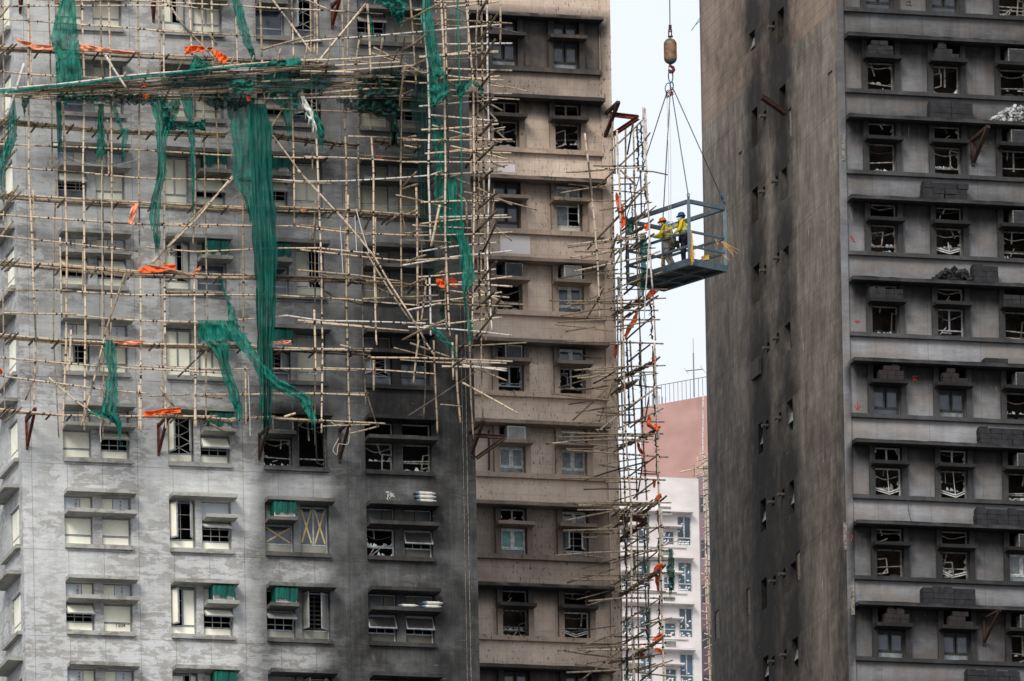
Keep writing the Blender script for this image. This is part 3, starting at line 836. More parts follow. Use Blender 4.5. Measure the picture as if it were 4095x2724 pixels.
# beige wing ------------------------------------------------
beige = empty('apartment_wing', FB.O, PHI, label='beige mosaic tiled apartment wing with long concrete canopies and scorched windows', cat='building')
bx = lambda px, py, n=0.: FB.sz(px, py, n)[0]
def bz(px, py, n): return FB.sz(px, py, n)[1]
zcb0 = bz(2222, 1033, .6); PB = 2.80
PBp = (bz(2222, 1033-325.6, .6)-zcb0)
w0, w1 = bx(2225, 1180, -.12), bx(2328, 1190, -.12); s0, s1 = bx(2222, 1111, .6), bx(2369, 1122, .6)
dc = bx(2222, 1111, .6)-bx(1975, 1098, .6)
cxb = [(w0-dc, w1-dc, s0-dc, s1-dc), (w0, w1, s0, s1)]
B0 = bx(1800, 1362); B1 = bx(2462, 1362)
BT = [  # soot per storey from the topmost canopy: under-canopy, wall, spandrel below
 (.95, .80, .42), (.97, .20, .10), (.58, .16, .18), (.45, .10, .06), (.60, .07, .04), (.45, .15, .07), (.58, .46, .34), (.97, .16, .08), (.85, .6, .4)]
BY = [48, 374, 698, 1033, 1358, 1684, 2010, 2335, 2661]
zcb = [bz(2222, 1033, .6)+(3-i)*PBp for i in range(-1, 9)]
def soot_B(x, y, z):
    i = (zcb[1]-z)/PBp; k = int(math.floor(i)); fr = i-k
    if k < 0: return .12 if fr < .9 else .5
    t, w, s = BT[min(k, len(BT)-1)]
    px, py = FB.px(x, y, z)
    if y < -.3:
        return min(.9, t*.95) if fr < .2 else min(.9, t*.9)
    v = t if fr < .05 else t+(w-t)*sstep(.04, .30, fr)
    # near windows
    dw = min(abs(px-(2278+(py-1180)*.02)), abs(px-(2031+(py-1180)*.02)))
    if t > .5: v += .5*max(0, 1-dw/95)*sstep(.75, .0, fr)
    if .2 < fr < .72 and t > .9 and y > .01: v += .3
    v = v+(s-v)*sstep(.66, .74, fr)
    v += interp(px, [(1900, .20), (2050, .10), (2200, 0)])*(.6 if w > .15 else .3)
    if px > 2415: v = .12+.25*(t*.5)*(1-fr)
    if 2120 < px < 2200 and 600 < py < 640: v = 0
    return max(0.03, min(.95, v))
stB = [[('charred', 'charred'), ('charred', 'charred')],
 [('charred', 'charred'), ('charred', 'charred')],
 [('burnt', 'burnt'), ('burnt', 'burnt')],
 [('charred', 'charred'), ('closed2', 'openR:glass')],
 [('-', 'burnt'), ('-', 'glass')],
 [('burnt', 'broken'), ('glass', 'broken')],
 [('-', 'closed2'), ('closed2', 'closed2')],
 [('broken', 'glass:teal'), ('glass:teal', 'openg')],
 [('burnt', 'burnt'), ('burnt', 'bent')],
 [('charred', 'charred'), ('charred', 'charred')]]
stB = [[(u.split(':')[0], l) for u, l in r] for r in stB]
dz_ac = bz(2222, 1111, .6)-zcb0; dzs0 = bz(2222, 1248, .12)-zcb0; dzs1 = bz(2222, 1267, .12)-zcb0
zloB, zhiB = 0., bz(2200, -700, 0)
xpier = bx(2417, 1100, .1)
banded(beige, FB, B0, xpier+.02, cxb, zcb, dz_ac, dzs0, dzs1, None, 'tile_beige', 'tile_beige_trim', soot_B, stB, zloB, zhiB)
g = MB(); wall_grid(g, xpier, B1, zloB, zhiB, -.10, [], step=.4, dense=(xpier, B1, zcb[-1]-1, zcb[0]+2)); 
g.poly([(xpier, -.10, zloB), (xpier, 0, zloB), (xpier, 0, zhiB), (xpier, -.10, zhiB)])
g.build('corner_pier', 'tile_beige', beige, soot_B)
g = MB(); g.box(B0+.02, B0+.3, .02, 13.9, zloB, zhiB); g.box(B1-.3, B1-.001, -.09, 13.9, zloB, zhiB); g.box(B0+.02, B1-.01, 13.6, 14., zloB, zhiB); g.box(B0, B1, .0, 14.05, zhiB, zhiB+.3)
g.build('rear_wall', 'tile_beige', beige, lambda x, y, z: .1)
# bare render patches where tiles fell off
for (a, b, c, d) in ((2000, 940, 2120, 1018), (1990, 655, 2060, 690)):
    g = MB(); x_, z_ = FB.sz(a, b, 0); x2, z2 = FB.sz(c, d, 0); g.box(x_, x2, -.004, .0, z2, z_)
    g.build('bare_patch', 'far_render', beige, lambda x, y, z: .06)
# drip pipe on the wall
g = MB(); 
for px_, y0_, y1_ in ((2100, 1362+.434*950, 1362+.434*1200),): 
    a = FB.sz(1955, 1722, .05); b = FB.sz(1957, 1880, .05); g.tube([(a[0], -.05, a[1]), (b[0], -.05, b[1])], .03, 6)
g.build('drain_pipe', 'charred_frame', beige)

# burnt tower ------------------------------------------------
burnt = empty('burnt_tower', FR.O, PHI, label='soot blackened apartment tower with gutted windows and blank side wall', cat='building')
rz = lambda px, py, n: FR.sz(px, py, n)[1]
rx = lambda px, py, n=0.: FR.sz(px, py, n)[0]
zr0 = rz(3463, 1098+6, .6)       # canopy 5 at the first column
PR = (rz(3463, 1098+6-324.6, .6)-zr0)
zcr = [zr0+(3-i)*PR for i in range(-1, 9)]      # first one is above the frame
zcr0 = zcr[1]
R0 = rx(3366, 1362); R1 = rx(4560, 1362)
xA = lambda i, e: rx(e+[0, 262, 530][i], 300+[0, 14, 30][i], -.12)
cxr = []
for i in range(3):
    dx = [0, 262, 531][i]
    cxr.append((rx(3461+dx, 300, -.12), rx(3570+dx, 306, -.12), rx(3463+dx, 211+dx*.05, .6), rx(3609+dx, 218+dx*.05, .6)))
for i in (3,):
    w = cxr[1][0]-cxr[0][0]; cxr.append(tuple(v+w*3.02 for v in cxr[0]))
dzr_ac = rz(3463, 211+2, .6)-rz(3463, 130, .6); dzr_s0 = rz(3463, 357, .12)-rz(3463, 130, .6); dzr_s1 = rz(3463, 373, .12)-rz(3463, 130, .6)
def soot_R(x, y, z):
    i = (zcr0-z)/PR; k = int(math.floor(i)); fr = i-k
    px, py = FR.px(x, y, z)
    if px > 4400: return .6
    t = .95; w = interp(py, [(0, .60), (700, .55), (1400, .48), (1900, .50), (2300, .66), (2724, .72)]); s = interp(py, [(0, .54), (600, .50), (900, .42), (1150, .30), (1400, .22), (1750, .17), (2100, .26), (2724, .38)])
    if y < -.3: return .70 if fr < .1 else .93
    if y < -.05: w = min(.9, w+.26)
    w -= .16*sstep(.3, .5, fr)
    v = t if fr < .09 else t+(w-t)*sstep(.08, .42, fr)
    dw = min(abs(px-c-(py-300)*.021) for c in (3515, 3777, 4046))
    v += .42*max(0, 1-dw/90)*(1-sstep(.35, .7, fr))
    v = v+(s-v)*sstep(.705, .75, fr)
    if fr > .9: v += .1
    if px > 3700: v += .06*((px-3700)/400)
    if px < 3400: v = interp(py, [(0, .62), (900, .42), (1600, .30), (2000, .42), (2724, .7)])
    return max(.05, min(.95, v))
def rr():
    return random.choice(('burnt', 'bent', 'burnt', 'bent', 'broken'))
stR = []
for i in range(10):
    row = []
    for j in range(4):
        lo, up = {0: ('charred', '-'), 1: ('burnt', '-'), 2: ('burnt', 'burnt'), 3: ('burnt', 'burnt'), 4: ('burnt', 'burnt'), 5: ('charred', '-'), 6: ('bent', 'broken'), 7: ('burnt', 'burnt'), 8: ('charred', '-'), 9: ('burnt', 'burnt')}[i]
        if j == 1 and i in (3, 7): lo = 'bent'
        if j == 1 and i in (4,): lo = 'broken'
        if j == 2: up = '-'; lo = 'burnt'
        row.append((up, lo))
    stR.append(row)
stR[7][2] = ('-', 'closed2')
zloR, zhiR = 0., rz(3500, -700, 0)
xpr = rx(3386, 900, 0)      # right edge of the corner pier
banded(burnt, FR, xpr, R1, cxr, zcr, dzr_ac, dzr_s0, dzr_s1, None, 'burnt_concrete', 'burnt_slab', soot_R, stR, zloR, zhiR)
g = MB(); wall_grid(g, R0, xpr, zloR, zhiR, -.10, [], step=.4, dense=(R0, xpr, zcr[-1]-1, zcr[0]+2))
g.poly([(xpr, -.10, zloR), (xpr, 0.05, zloR), (xpr, 0.05, zhiR), (xpr, -.10, zhiR)])
g.build('corner_pier', 'burnt_concrete', burnt, soot_R)
# side wall with slot windows
def rs(px, py):            # -> (local y, z)
    n, z = FR.side(px, py, R0); return -n, z
yb = rs(2829, 1362)[0]
slots = []
for (cx_, cy_, w_, h_) in ((3007, 165, 24, 75), (3018, 510, 24, 150), (3020, 820, 24, 135), (3026, 1135, 24, 150), (3030, 1475, 30, 70), (3042, 1752, 18, 120), (3052, 2060, 22, 125), (3056, 2375, 22, 120), (3063, 2680, 22, 110),
                           (3123, 100, 26, 125), (3130, 415, 26, 140), (3136, 735, 24, 120), (3143, 1040, 24, 100), (3150, 1350, 24, 110), (3158, 1665, 26, 125), (3166, 1990, 20, 130), (3173, 2300, 22, 100), (3180, 2615, 24, 125)):
    y0_, za = rs(cx_+w_/2, cy_+8); y1_, zb_ = rs(cx_-w_/2, cy_); zm_ = rs(cx_, cy_)[1]
    hz = h_/116.*.5*1.03
    slots.append((min(y0_, y1_), max(y0_, y1_), zm_-hz, zm_+hz))
pipes = []
g0 = lambda x, y: (x*.43445, y*.43445)
for (px_, py_) in (q('12', 2290, 190), q('12', 2300, 915), q('13', 50, 95), q('13', 65, 800), q('13', 60, 1540), q('22', 2320, 775), q('22', 2330, 60), q('23', 80, 705), q('23', 110, 1410), q('23', 20, 1480), q('33', 120, 575), q('33', 30, 640), q('33', 130, 1320), q('33', 20, 1380), q('03', 20, 240), q('02', 2300, 1060)):
    pipes.append(rs(px_+12, py_)); 
ph = [(y-.18, y+.18, z-.16, z+.16) for (y, z) in pipes]
chase = []
for (a_, b_, c_, d_) in ((3309, 287, 3329, 405), (3152, 434, 3166, 548), (2954, 605, 2968, 740), (2985, 2350, 3000, 2462), (2858, 2440, 2876, 2560), (3184, 2205, 3200, 2320)):
    y0_, z0_ = rs(c_, (b_+d_)/2); y1_, z1_ = rs(a_, (b_+d_)/2); zc_ = (z0_+z1_)/2; hz = (d_-b_)/116./2
    chase.append((min(y0_, y1_), max(y0_, y1_), zc_-hz, zc_+hz))
def nooverlap(lst, other):
    return [h for h in lst if not any(h[0] < o[1]+.02 and h[1] > o[0]-.02 and h[2] < o[3]+.02 and h[3] > o[2]-.02 for o in other)]
ph2 = nooverlap(ph, slots); chase = nooverlap(chase, slots+ph2)
hs = slots+ph2
def soot_S(x, y, z):
    px, py = FR.px(x, y, z)
    v = interp(py, [(0, .10), (500, .10), (1500, .14), (1900, .24), (2724, .34)])
    v += interp(px, [(2810, .0), (2950, .10), (3120, .16), (3200, .0), (3280, -.14), (3330, -.08), (3360, .16)])
    for (a, b, c, d) in slots+ph2:
        if b-a < .1: continue
        yc = (a+b)/2; big = (d-c) > .5
        dy = abs(y-yc)/(1.5 if big else .45); up = z-d
        if dy < 1:
            if up > 0: 
                L = 1.9 if big else .7
                if up < L: v += (.95 if big else .4)*(1-dy)**.8*(1-up/L)**.7
            elif z > c: v += (.6 if big else .2)*(1-dy)
            elif z > c-.8 : v += .25*(1-dy)*(1-(c-z)/.8)
    lean = px-(3085+(py-100)*.03)
    if py < 620: v += .50*max(0, 1-abs(lean)/95)*(1-sstep(420, 640, py))
    if 1650 < py: v += .30*sstep(1650, 1900, py)*max(0, 1-abs(px-3110)/150)
    v += .22*mnoise.noise(Vector((y*.35, z*.12, 4)))+.14*mnoise.noise(Vector((y*1.5, z*.5, 9)))
    return max(.03, min(.95, v))
def tile_S(x, y, z):
    px, py = FR.px(x, y, z)
    # tiles above the line that climbs to the right
    ln = interp(px, [(2810, 515), (3341, 30)])
    return max(-1., min(1., (ln-py)/60.))
g = MB(); g2 = MB(); wall_grid(g2, 0.0-.10, yb, zloR, zhiR, 0., hs+chase, .0, .22, dense=(-.10, yb, zcr[-1]-1, zcr[0]+2.5))
# reveals: deep for windows, shallow for chases
for h in hs+chase:
    r = .30 if h in slots else (.25 if h in ph2 else .06); a, b, c, d = h
    g2.poly([(a, 0, c), (a, 0, d), (a, r, d), (a, r, c)]); g2.poly([(b, 0, d), (b, 0, c), (b, r, c), (b, r, d)])
    g2.poly([(a, 0, d), (b, 0, d), (b, r, d), (a, r, d)]); g2.poly([(b, 0, c), (a, 0, c), (a, r, c), (b, r, c)])
for v in g2.v: g.v.append((R0+v[1], v[0], v[2]))
g.f = [tuple(reversed(f)) for f in g2.f]; g.m = g2.m
sw = g.build('side_wall', 'burnt_side', burnt, soot_S)
at = sw.data.attributes.new('tile', 'FLOAT', 'POINT'); at.data.foreach_set('value', [tile_S(*p) for p in g.v])
for h in chase:
    g = MB(); g.box(R0+.05, R0+.08, h[0], h[1], h[2], h[3]); g.build('chase', 'plaster_pale', burnt, lambda x, y, z: .3)
for h in ph2:
    g = MB(); g.box(R0+.20, R0+.25, h[0], h[1], h[2], h[3]); g.build('pipe_recess', 'brick_black', burnt)
for i, h in enumerate(slots):
    g = MB(); y0_, y1_, z0_, z1_ = h
    for a, b, c, d in ((y0_, y0_+.04, z0_, z1_), (y1_-.04, y1_, z0_, z1_), (y0_+.04, y1_-.04, z0_, z0_+.04), (y0_+.04, y1_-.04, z1_-.04, z1_), (y0_+.04, y1_-.04, (z0_+z1_)/2, (z0_+z1_)/2+.04)):
        g.box(R0+.2, R0+.24, a, b, c, d)
    o = g.build('slot_window', 'charred_frame', burnt)
    if i in (0, 4, 5, 6, 8, 14, 15, 17):
        g = MB(); zz = z0_+(z1_-z0_)*.5
        ang = .35
        g.obox((R0+.10, (y0_+y1_)/2, zz), Vector((0, (y1_-y0_)/2*.85, 0)), Vector((math.cos(1.1)*.12, 0, math.sin(1.1)*.22)), Vector((.008, 0, 0)))
        g.build('hanging_pane', 'grimy_glass' if i != 0 else 'plaster_pale', o)
    if i == 3 or i == 4: 
        g = MB(); g.box(R0-.12, R0-.02, y0_-.05, y1_+.05, z0_, z1_); g.build('shutter_box', 'charred_frame', o) if i == 4 else None
for (y, z) in pipes:
    g = MB(); g.tube([(R0+.3, y+.05, z), (R0-.16, y+.05, z-.03)], .055, 10); g.tube([(R0-.12, y+.05, z-.027), (R0-.19, y+.05, z-.032)], .068, 10); g.build('pipe_stub', 'pipe_pvc', burnt)
g = MB(); g.box(R0+2.5, R0+2.6, .2, yb-.2, zloR+.2, zhiR-.2); g.build('shaft_interior', 'brick_black', burnt)
g = MB(); g.box(R0+.02, R1-.01, yb, yb+.3, zloR, zhiR); g.box(R1-.3, R1-.001, .02, yb-.01, zloR, zhiR); g.box(R0+.01, R1-.02, -.05, yb+.28, zhiR+.002, zhiR+.3)
g.build('rear_wall', 'burnt_side', burnt, lambda x, y, z: .2)
# corner chases with pale mortar
for (a_, b_, d_) in ((3371, 538, 643), (3378, 2090, 2200), (3409, 2352, 2460)):
    x_, z_ = FR.sz(a_, b_, .1); x2, z2 = FR.sz(a_, d_, .1); g = MB(); g.box(x_-.06, x_+.06, -.135, -.104, z2, z_); g.box(x_-.03, x_+.03, -.145, -.136, z2+.05, z_-.04); g.build('chase', 'plaster_pale', burnt, lambda x, y, z: .25)
# sprayed red marks
def mark(strokes, fr, n, parent, mat='ink_red'):
    g = MB()
    for st_ in strokes:
        pts = [fr.sz(x, y, n) for x, y in st_]
        for p, r_ in zip(pts, pts[1:]): g.bar((p[0], -n, p[1]), (r_[0], -n, r_[1]), .02, .035, up=Vector((0, 1, 0)))
    return g.build('painted_mark', mat, parent)
Q = lambda rc, pts: [q(rc, x, y) for x, y in pts]
mark([Q('23', [(823, 560), (820, 635)]), Q('23', [(800, 605), (820, 637), (848, 592)])], FR, .002, burnt)
mark([Q('13', [(755, 620), (770, 600), (768, 635), (790, 625)]), Q('13', [(775, 650), (800, 660)]), Q('13', [(765, 605), (790, 655)])], FR, .002, burnt)
mark([Q('13', [(790, 1390), (845, 1392)]), Q('13', [(810, 1378), (815, 1410)]), Q('13', [(828, 1378), (826, 1408)])], FR, .002, burnt)
mark([Q('33', [(755, 235), (778, 228), (765, 280)])], FR, .102, burnt)
mark([Q('03', [(1270, 20), (1310, 10), (1300, 45)]), Q('03', [(1265, 45), (1320, 50)])], FR, .002, burnt, 'ink_black')
mark([Q('23', [(1325, 335), (1375, 330)]), Q('23', [(1345, 320), (1335, 380)]), Q('23', [(1350, 350), (1370, 385)]), Q('23', [(1340, 360), (1365, 358)])], FR, .002, burnt)

# ---------------------------------------------------------------- far buildings
white = empty('distant_white_block', FW.O, PHI, label='pale pinkish white residential block far behind the standing scaffold', cat='building')
wx = lambda px, py, n=0.: FW.sz(px, py, n)[0]; wz = lambda px, py, n=0.: FW.sz(px, py, n)[1]
PW = wz(2700, 2200)-wz(2700, 2200+183.5)
zW = wz(2620, 2043+.43445*405, .6)          # canopy front top near (2700, 2219)
X0 = wx(2300, 2200); X1 = wx(2798, 2200); topW = wz(2640, 1908)
cellx = [(wx(2648, 2100), wx(2696, 2100)), (wx(2707, 2100), wx(2764, 2100)), (wx(2480, 2100), wx(2530, 2100)), (wx(2550, 2100), wx(2600, 2100))]
hw = []
zsW = [zW+i*PW for i in (-5, -4, -3, -2, -1, 0, 1)]
for z in zsW:
    for i, (a, b) in enumerate(cellx):
        if i in (0, 2): hw.append((a, b, z-2.05, z-1.15)); 
        else: hw.append((a, b, z-2.05, z-.22))
g = MB(); wall_grid(g, X0, X1, 0, topW, 0., hw, .15, 1., dense=(X0, X1, zsW[0]-2, topW)); g.box(X0, X0+.2, .16, 14, 0, topW-.01); g.box(X1-.3, X1-.002, .17, 14, 0, topW-.01); g.box(X0+.3, X1-.3, 13.8, 14, 0, topW-.01); g.box(X0+.01, X1-.01, .01, 13.9, topW-.2, topW-.002)
g.build('wall', 'far_render', white, lambda x, y, z: 0.)
g = MB(); g.box(X0+.4, X1-.4, 1.2, 1.3, 0, topW-.3); g.build('interior', 'room_interior_shade', white)
n_ = 0
for z in zsW:
    g = MB(); g.box(X0, X1-.5, -.6, -.002, z-.12, z); g.build('canopy', 'far_render', white, lambda x, y, z: 0.)
    g = MB(); g.box(X0, X1-.9, -.12, -.002, z-2.2, z-2.06); g.build('sill_band', 'far_render', white, lambda x, y, z: 0.)
    for i, (a, b) in enumerate(cellx):
        small = i in (0, 2); z1_ = z-1.15 if small else z-.22; z0_ = z-2.05
        f = MB(); frame_rect(f, a, b, z0_, z1_, .03, .07, .05); f.box(a, b, .04, .07, z0_+.45, z0_+.52)
        if not small: f.box((a+b)/2-.04, (a+b)/2+.04, .035, .075, z0_+.5, z1_)
        o = f.build('window', 'window_frame_white', white, lambda x, y, z: 0.)
        g = MB(); g.box(a, b, .09, .10, z0_, z1_); g.build('pane', 'blue_glass', o)
        g = MB()
        for k in range(14 if not small else 7):
            x = random.uniform(a+.08, b-.18); zz = random.choice((z0_+.15, z0_+.28, random.uniform(z0_+.6, z1_-.15)))
            c = Vector((x, .078, zz)); an = random.choice((0, 0, .4, 1.2)); g.obox(c, Vector((math.cos(an)*.08, 0, math.sin(an)*.08)), Vector((0, .003, 0)), Vector((-math.sin(an)*.035, 0, math.cos(an)*.035)))
        g.build('tape_strip', 'white_board', o)
        if small:
            g = MB(); g.box(a-.05, b+.35, -.6, -.001, z-1.02, z-.92); g.build('shelf_slab', 'far_render', white, lambda x, y, z: 0.)

pinkP = CAM+ray(2700, 1700)*690.
ph_ = -math.radians(34)
FP = Fr(2700, 1700, 690., ph_)
pink = empty('terracotta_block', FP.O, ph_, label='dusty terracotta gable wall with roof railing behind the white block', cat='building')
pa, pz = FP.sz(2560, 1622, 0)[0], FP.sz(2700, 1608, 0)[1]; pb = FP.sz(2990, 1600, 0)[0]
zt_ = FP.sz(2700, 1605, 0)[1]
g = MB(); g.box(pa, pb, 0, 12, 0, zt_); g.build('wall', 'pink_render', pink)
g = MB()
n = int((pb-pa)/.32)
for i in range(n+1): x = pa+(pb-pa)*i/n; g.box(x-.014, x+.014, .10, .13, zt_, zt_+1.25)
g.box(pa, pb, .09, .13, zt_+1.25, zt_+1.29)
for i in range(8): g.box(pa+.02, pa+.06, .2+i*.4, .24+i*.4, zt_, zt_+1.2)
g.build('roof_railing', 'rail_metal', pink)
FM = Fr(2815, 2200, 655.)
mauve = empty('shaded_pink_block', FM.O, PHI, label='narrow strip of pink building painted mauve for shade, behind thin bamboo poles', cat='building')
ma, mz = FM.sz(2792, 1905, 0); mb_, _ = FM.sz(2960, 1905, 0)
g = MB(); g.box(ma, mb_, 0, 8, 0, mz); g.build('wall', 'pink_render_shaded', mauve)
g = MB()
for i in range(-1, 6): zz = wz(2800, 1960)-i*PW; g.box(ma+.1, mb_, -.01, .0, zz-1.1, zz); 
g.build('window_band', 'dark_glass', mauve)
ground = MB(); ground.box(-3000, 3000, -500, 5000, -1, 0); tag(ground.build('ground', 'ground_mat'), 'dark paved ground below the towers', 'ground', kind='structure')
# ================================================================ bamboo
KM = {'L': 'bamboo_light', 'M': 'bamboo_mid', 'W': 'bamboo_white', 'D': 'bamboo_dark'}
TIES = {}
def pole(parent, name, pts, r0, r1, mat, ties=(), seg=8, wob_=.026, solo=None):
    """pts: world points; mesh is built in its own frame with z along the pole"""
    p0, p1 = pts[0], pts[-1]; d = p1-p0; L = d.length
    qd = d.to_track_quat('Z', 'Y'); inv = qd.inverted()
    loc = [inv @ (p-p0) for p in pts]
    # resample with a little natural bend and node swellings
    step = .385; n = max(3, int(L/(step/2)))
    out = []; rad = []; ph = random.uniform(0, 6); bend = random.uniform(-wob_, wob_)*L*.6; bd = random.uniform(0, 6.28)
    segs = [(loc[i+1]-loc[i]).length for i in range(len(loc)-1)]; tot = sum(segs)
    for i in range(n+1):
        t = i/n; s = t*tot; k = 0
        while k < len(segs)-1 and s > segs[k]: s -= segs[k]; k += 1
        p = loc[k].lerp(loc[k+1], min(1, s/max(segs[k], 1e-6)))
        b = math.sin(math.pi*t)*bend+math.sin(t*L*1.9+ph)*.006
        p = p+Vector((math.cos(bd)*b, math.sin(bd)*b, 0))
        out.append(p); rad.append((r0+(r1-r0)*t)*(1.06 if i % 2 == 0 else .97))
    g = MB(); g.tube(out, rad, seg)
    # flat dark disc at each cut end, the hollow's shade put into colour
    for e, nx in ((0, 1), (-1, -2)):
        c = out[e]; dd = (out[e]-out[nx]).normalized(); a = dd.orthogonal().normalized(); b2 = dd.cross(a); rr_ = rad[e]*.72
        g.poly([c+dd*.002+(a*math.cos(k*math.pi/3)+b2*math.sin(k*math.pi/3))*rr_ for k in range(6)], 1)
    for tt in ties:
        k = min(len(out)-2, max(0, int(tt*n))); c = out[k].lerp(out[k+1], tt*n-k); dd = (out[k+1]-out[k]).normalized()
        w = random.uniform(.012, .034); R = r0*1.16
        g.tube([c-dd*w, c+dd*w], R, 7, 1)
        if random.random() < .5: 
            a = Vector((random.uniform(-1, 1), random.uniform(-1, 1), random.uniform(-.3, .3))).normalized()
            g.tube([c+a*R, c+a*(R+random.uniform(.05, .14))+Vector((0, 0, .03))], .007, 4, 1)
    o = g.build(name, [KM[mat], 'lashing'])
    o.rotation_mode = 'QUATERNION'; o.rotation_quaternion = qd; o.location = p0-(parent.location if parent else Vector((0, 0, 0)))
    if parent: o.parent = parent
    for p in o.data.polygons: p.use_smooth = p.material_index == 0 and len(p.vertices) == 4
    return o

def s2(txt):
    """'rc x,y x,y' crop coords -> source px; 's' = already source px"""
    tk = txt.split(); rc = tk[0]; pts = [tuple(float(v) for v in a.split(',')) for a in tk[1:]]
    return pts if rc == 's' else [q(rc, *p) for p in pts]

def seg_x(a, b, c, d):
    r = (b[0]-a[0], b[1]-a[1]); s = (d[0]-c[0], d[1]-c[1]); den = r[0]*s[1]-r[1]*s[0]
    if abs(den) < 1e-6: return None
    t = ((c[0]-a[0])*s[1]-(c[1]-a[1])*s[0])/den; u = ((c[0]-a[0])*r[1]-(c[1]-a[1])*r[0])/den
    return t if 0 <= t <= 1 and 0 <= u <= 1 else None

class Scaf:
    def __init__(s, fr, root): s.fr = fr; s.root = root; s.v = []; s.jobs = []
    def add(s, kind, mat, txt, n=None, n2=None, r=None, name=None):
        pts = s2(txt)
        dn = {'v': 1.45, 'h': 1.53, 'i': .80, 'd': 1.62, 'j': .86}[kind] if n is None else n
        nm = name or {'v': 'upright_pole', 'i': 'inner_upright', 'h': 'ledger_pole', 'j': 'inner_ledger', 'd': 'brace_pole'}[kind]
        rr_ = (r*.84) if r else {'v': .0345, 'i': .028, 'h': .028, 'd': .032, 'j': .025}[kind]
        s.jobs.append((kind, mat, pts, dn, n2, rr_, nm))
        if kind in 'vi': s.v.append(pts)
    def t(s, mat, txt, n=.6, r=.034, name='transom_pole'):
        """transom along the facade normal: first point = wall end (lower left)"""
        pts = s2(txt); s.jobs.append(('t', mat, pts, n, n+abs(pts[1][0]-pts[0][0])/31., r, name))
    def build(s):
        allh = [j for j in s.jobs if j[0] in 'hjd']
        for kind, mat, pts, n, n2, r, nm in s.jobs:
            if mat == 'L' and random.random() < .2: mat = 'M'
            if r > .02: r *= random.uniform(.88, 1.1)
            P = []
            for i, (x, y) in enumerate(pts):
                f = i/(len(pts)-1); nn = n if n2 is None else n+(n2-n)*f
                P.append(s.fr.w(x, y, nn))
            ties = []; L = (P[-1]-P[0]).length
            if kind in 'hj':
                for vp in s.v:
                    for c, d in zip(vp, vp[1:]):
                        for i, (a, b) in enumerate(zip(pts, pts[1:])):
                            t_ = seg_x(a, b, c, d)
                            if t_ is not None: ties.append((i+t_)/(len(pts)-1))
            elif kind in 'vd':
                for _, _, hp, *_r in allh:
                    for c, d in zip(hp, hp[1:]):
                        for i, (a, b) in enumerate(zip(pts, pts[1:])):
                            t_ = seg_x(a, b, c, d)
                            if t_ is not None and random.random() < .4: ties.append((i+t_)/(len(pts)-1))
            elif kind == 't': ties = [.7]
            pole(s.root, nm, P, r, r*random.uniform(.8, .95), mat, ties[:14])
    def deck(s, txt, k=5, mat='L', n0=1.40, dn=.13, dark=.4, step=1.05, trans=True):
        pts = s2(txt)
        for j in range(k):
            nn = n0-dn*j
            P = [s.fr.w(x, y, n0)-s.fr.N*(dn*j)+Vector((0, 0, random.uniform(-.03, .02))) for x, y in pts]
            # cut into overlapping lengths
            L = (P[-1]-P[0]).length; d = (P[-1]-P[0])
            m = mat if random.random() > dark else ('M' if mat == 'L' else 'D')
            if len(P) > 2 or L < 6:
                pole(s.root, 'deck_pole', P, .034, .028, m, [x/5 for x in range(1, 5)])
            else:
                c = random.uniform(.35, .65)
                pole(s.root, 'deck_pole', [P[0], P[0]+d*(c+.08)], .034, .028, m, [.2, .5, .8])
                pole(s.root, 'deck_pole', [P[0]+d*(c-.05)+Vector((0, 0, .05)), P[1]], .034, .028, 'L' if random.random() < .5 else m, [.2, .5, .8])
        if trans:
            a = s.fr.w(*pts[0], n0); b = s.fr.w(*pts[-1], n0); L = (b-a).length; x = random.uniform(.2, .8)
            while x < L:
                c = a.lerp(b, x/L)
                if len(pts) > 2:
                    tt = x/L*(len(pts)-1); i = min(int(tt), len(pts)-2); c = s.fr.w(*pts[i], n0).lerp(s.fr.w(*pts[i+1], n0), tt-i)
                c = c-Vector((0, 0, .075))
                pole(s.root, 'transom_pole', [c-s.fr.N*(dn*k+random.uniform(.0, .3)), c+s.fr.N*random.uniform(.12, .4)], .036, .034, 'D' if random.random() < .7 else 'M', [.7])
                x += random.uniform(.8, 1.2)*step

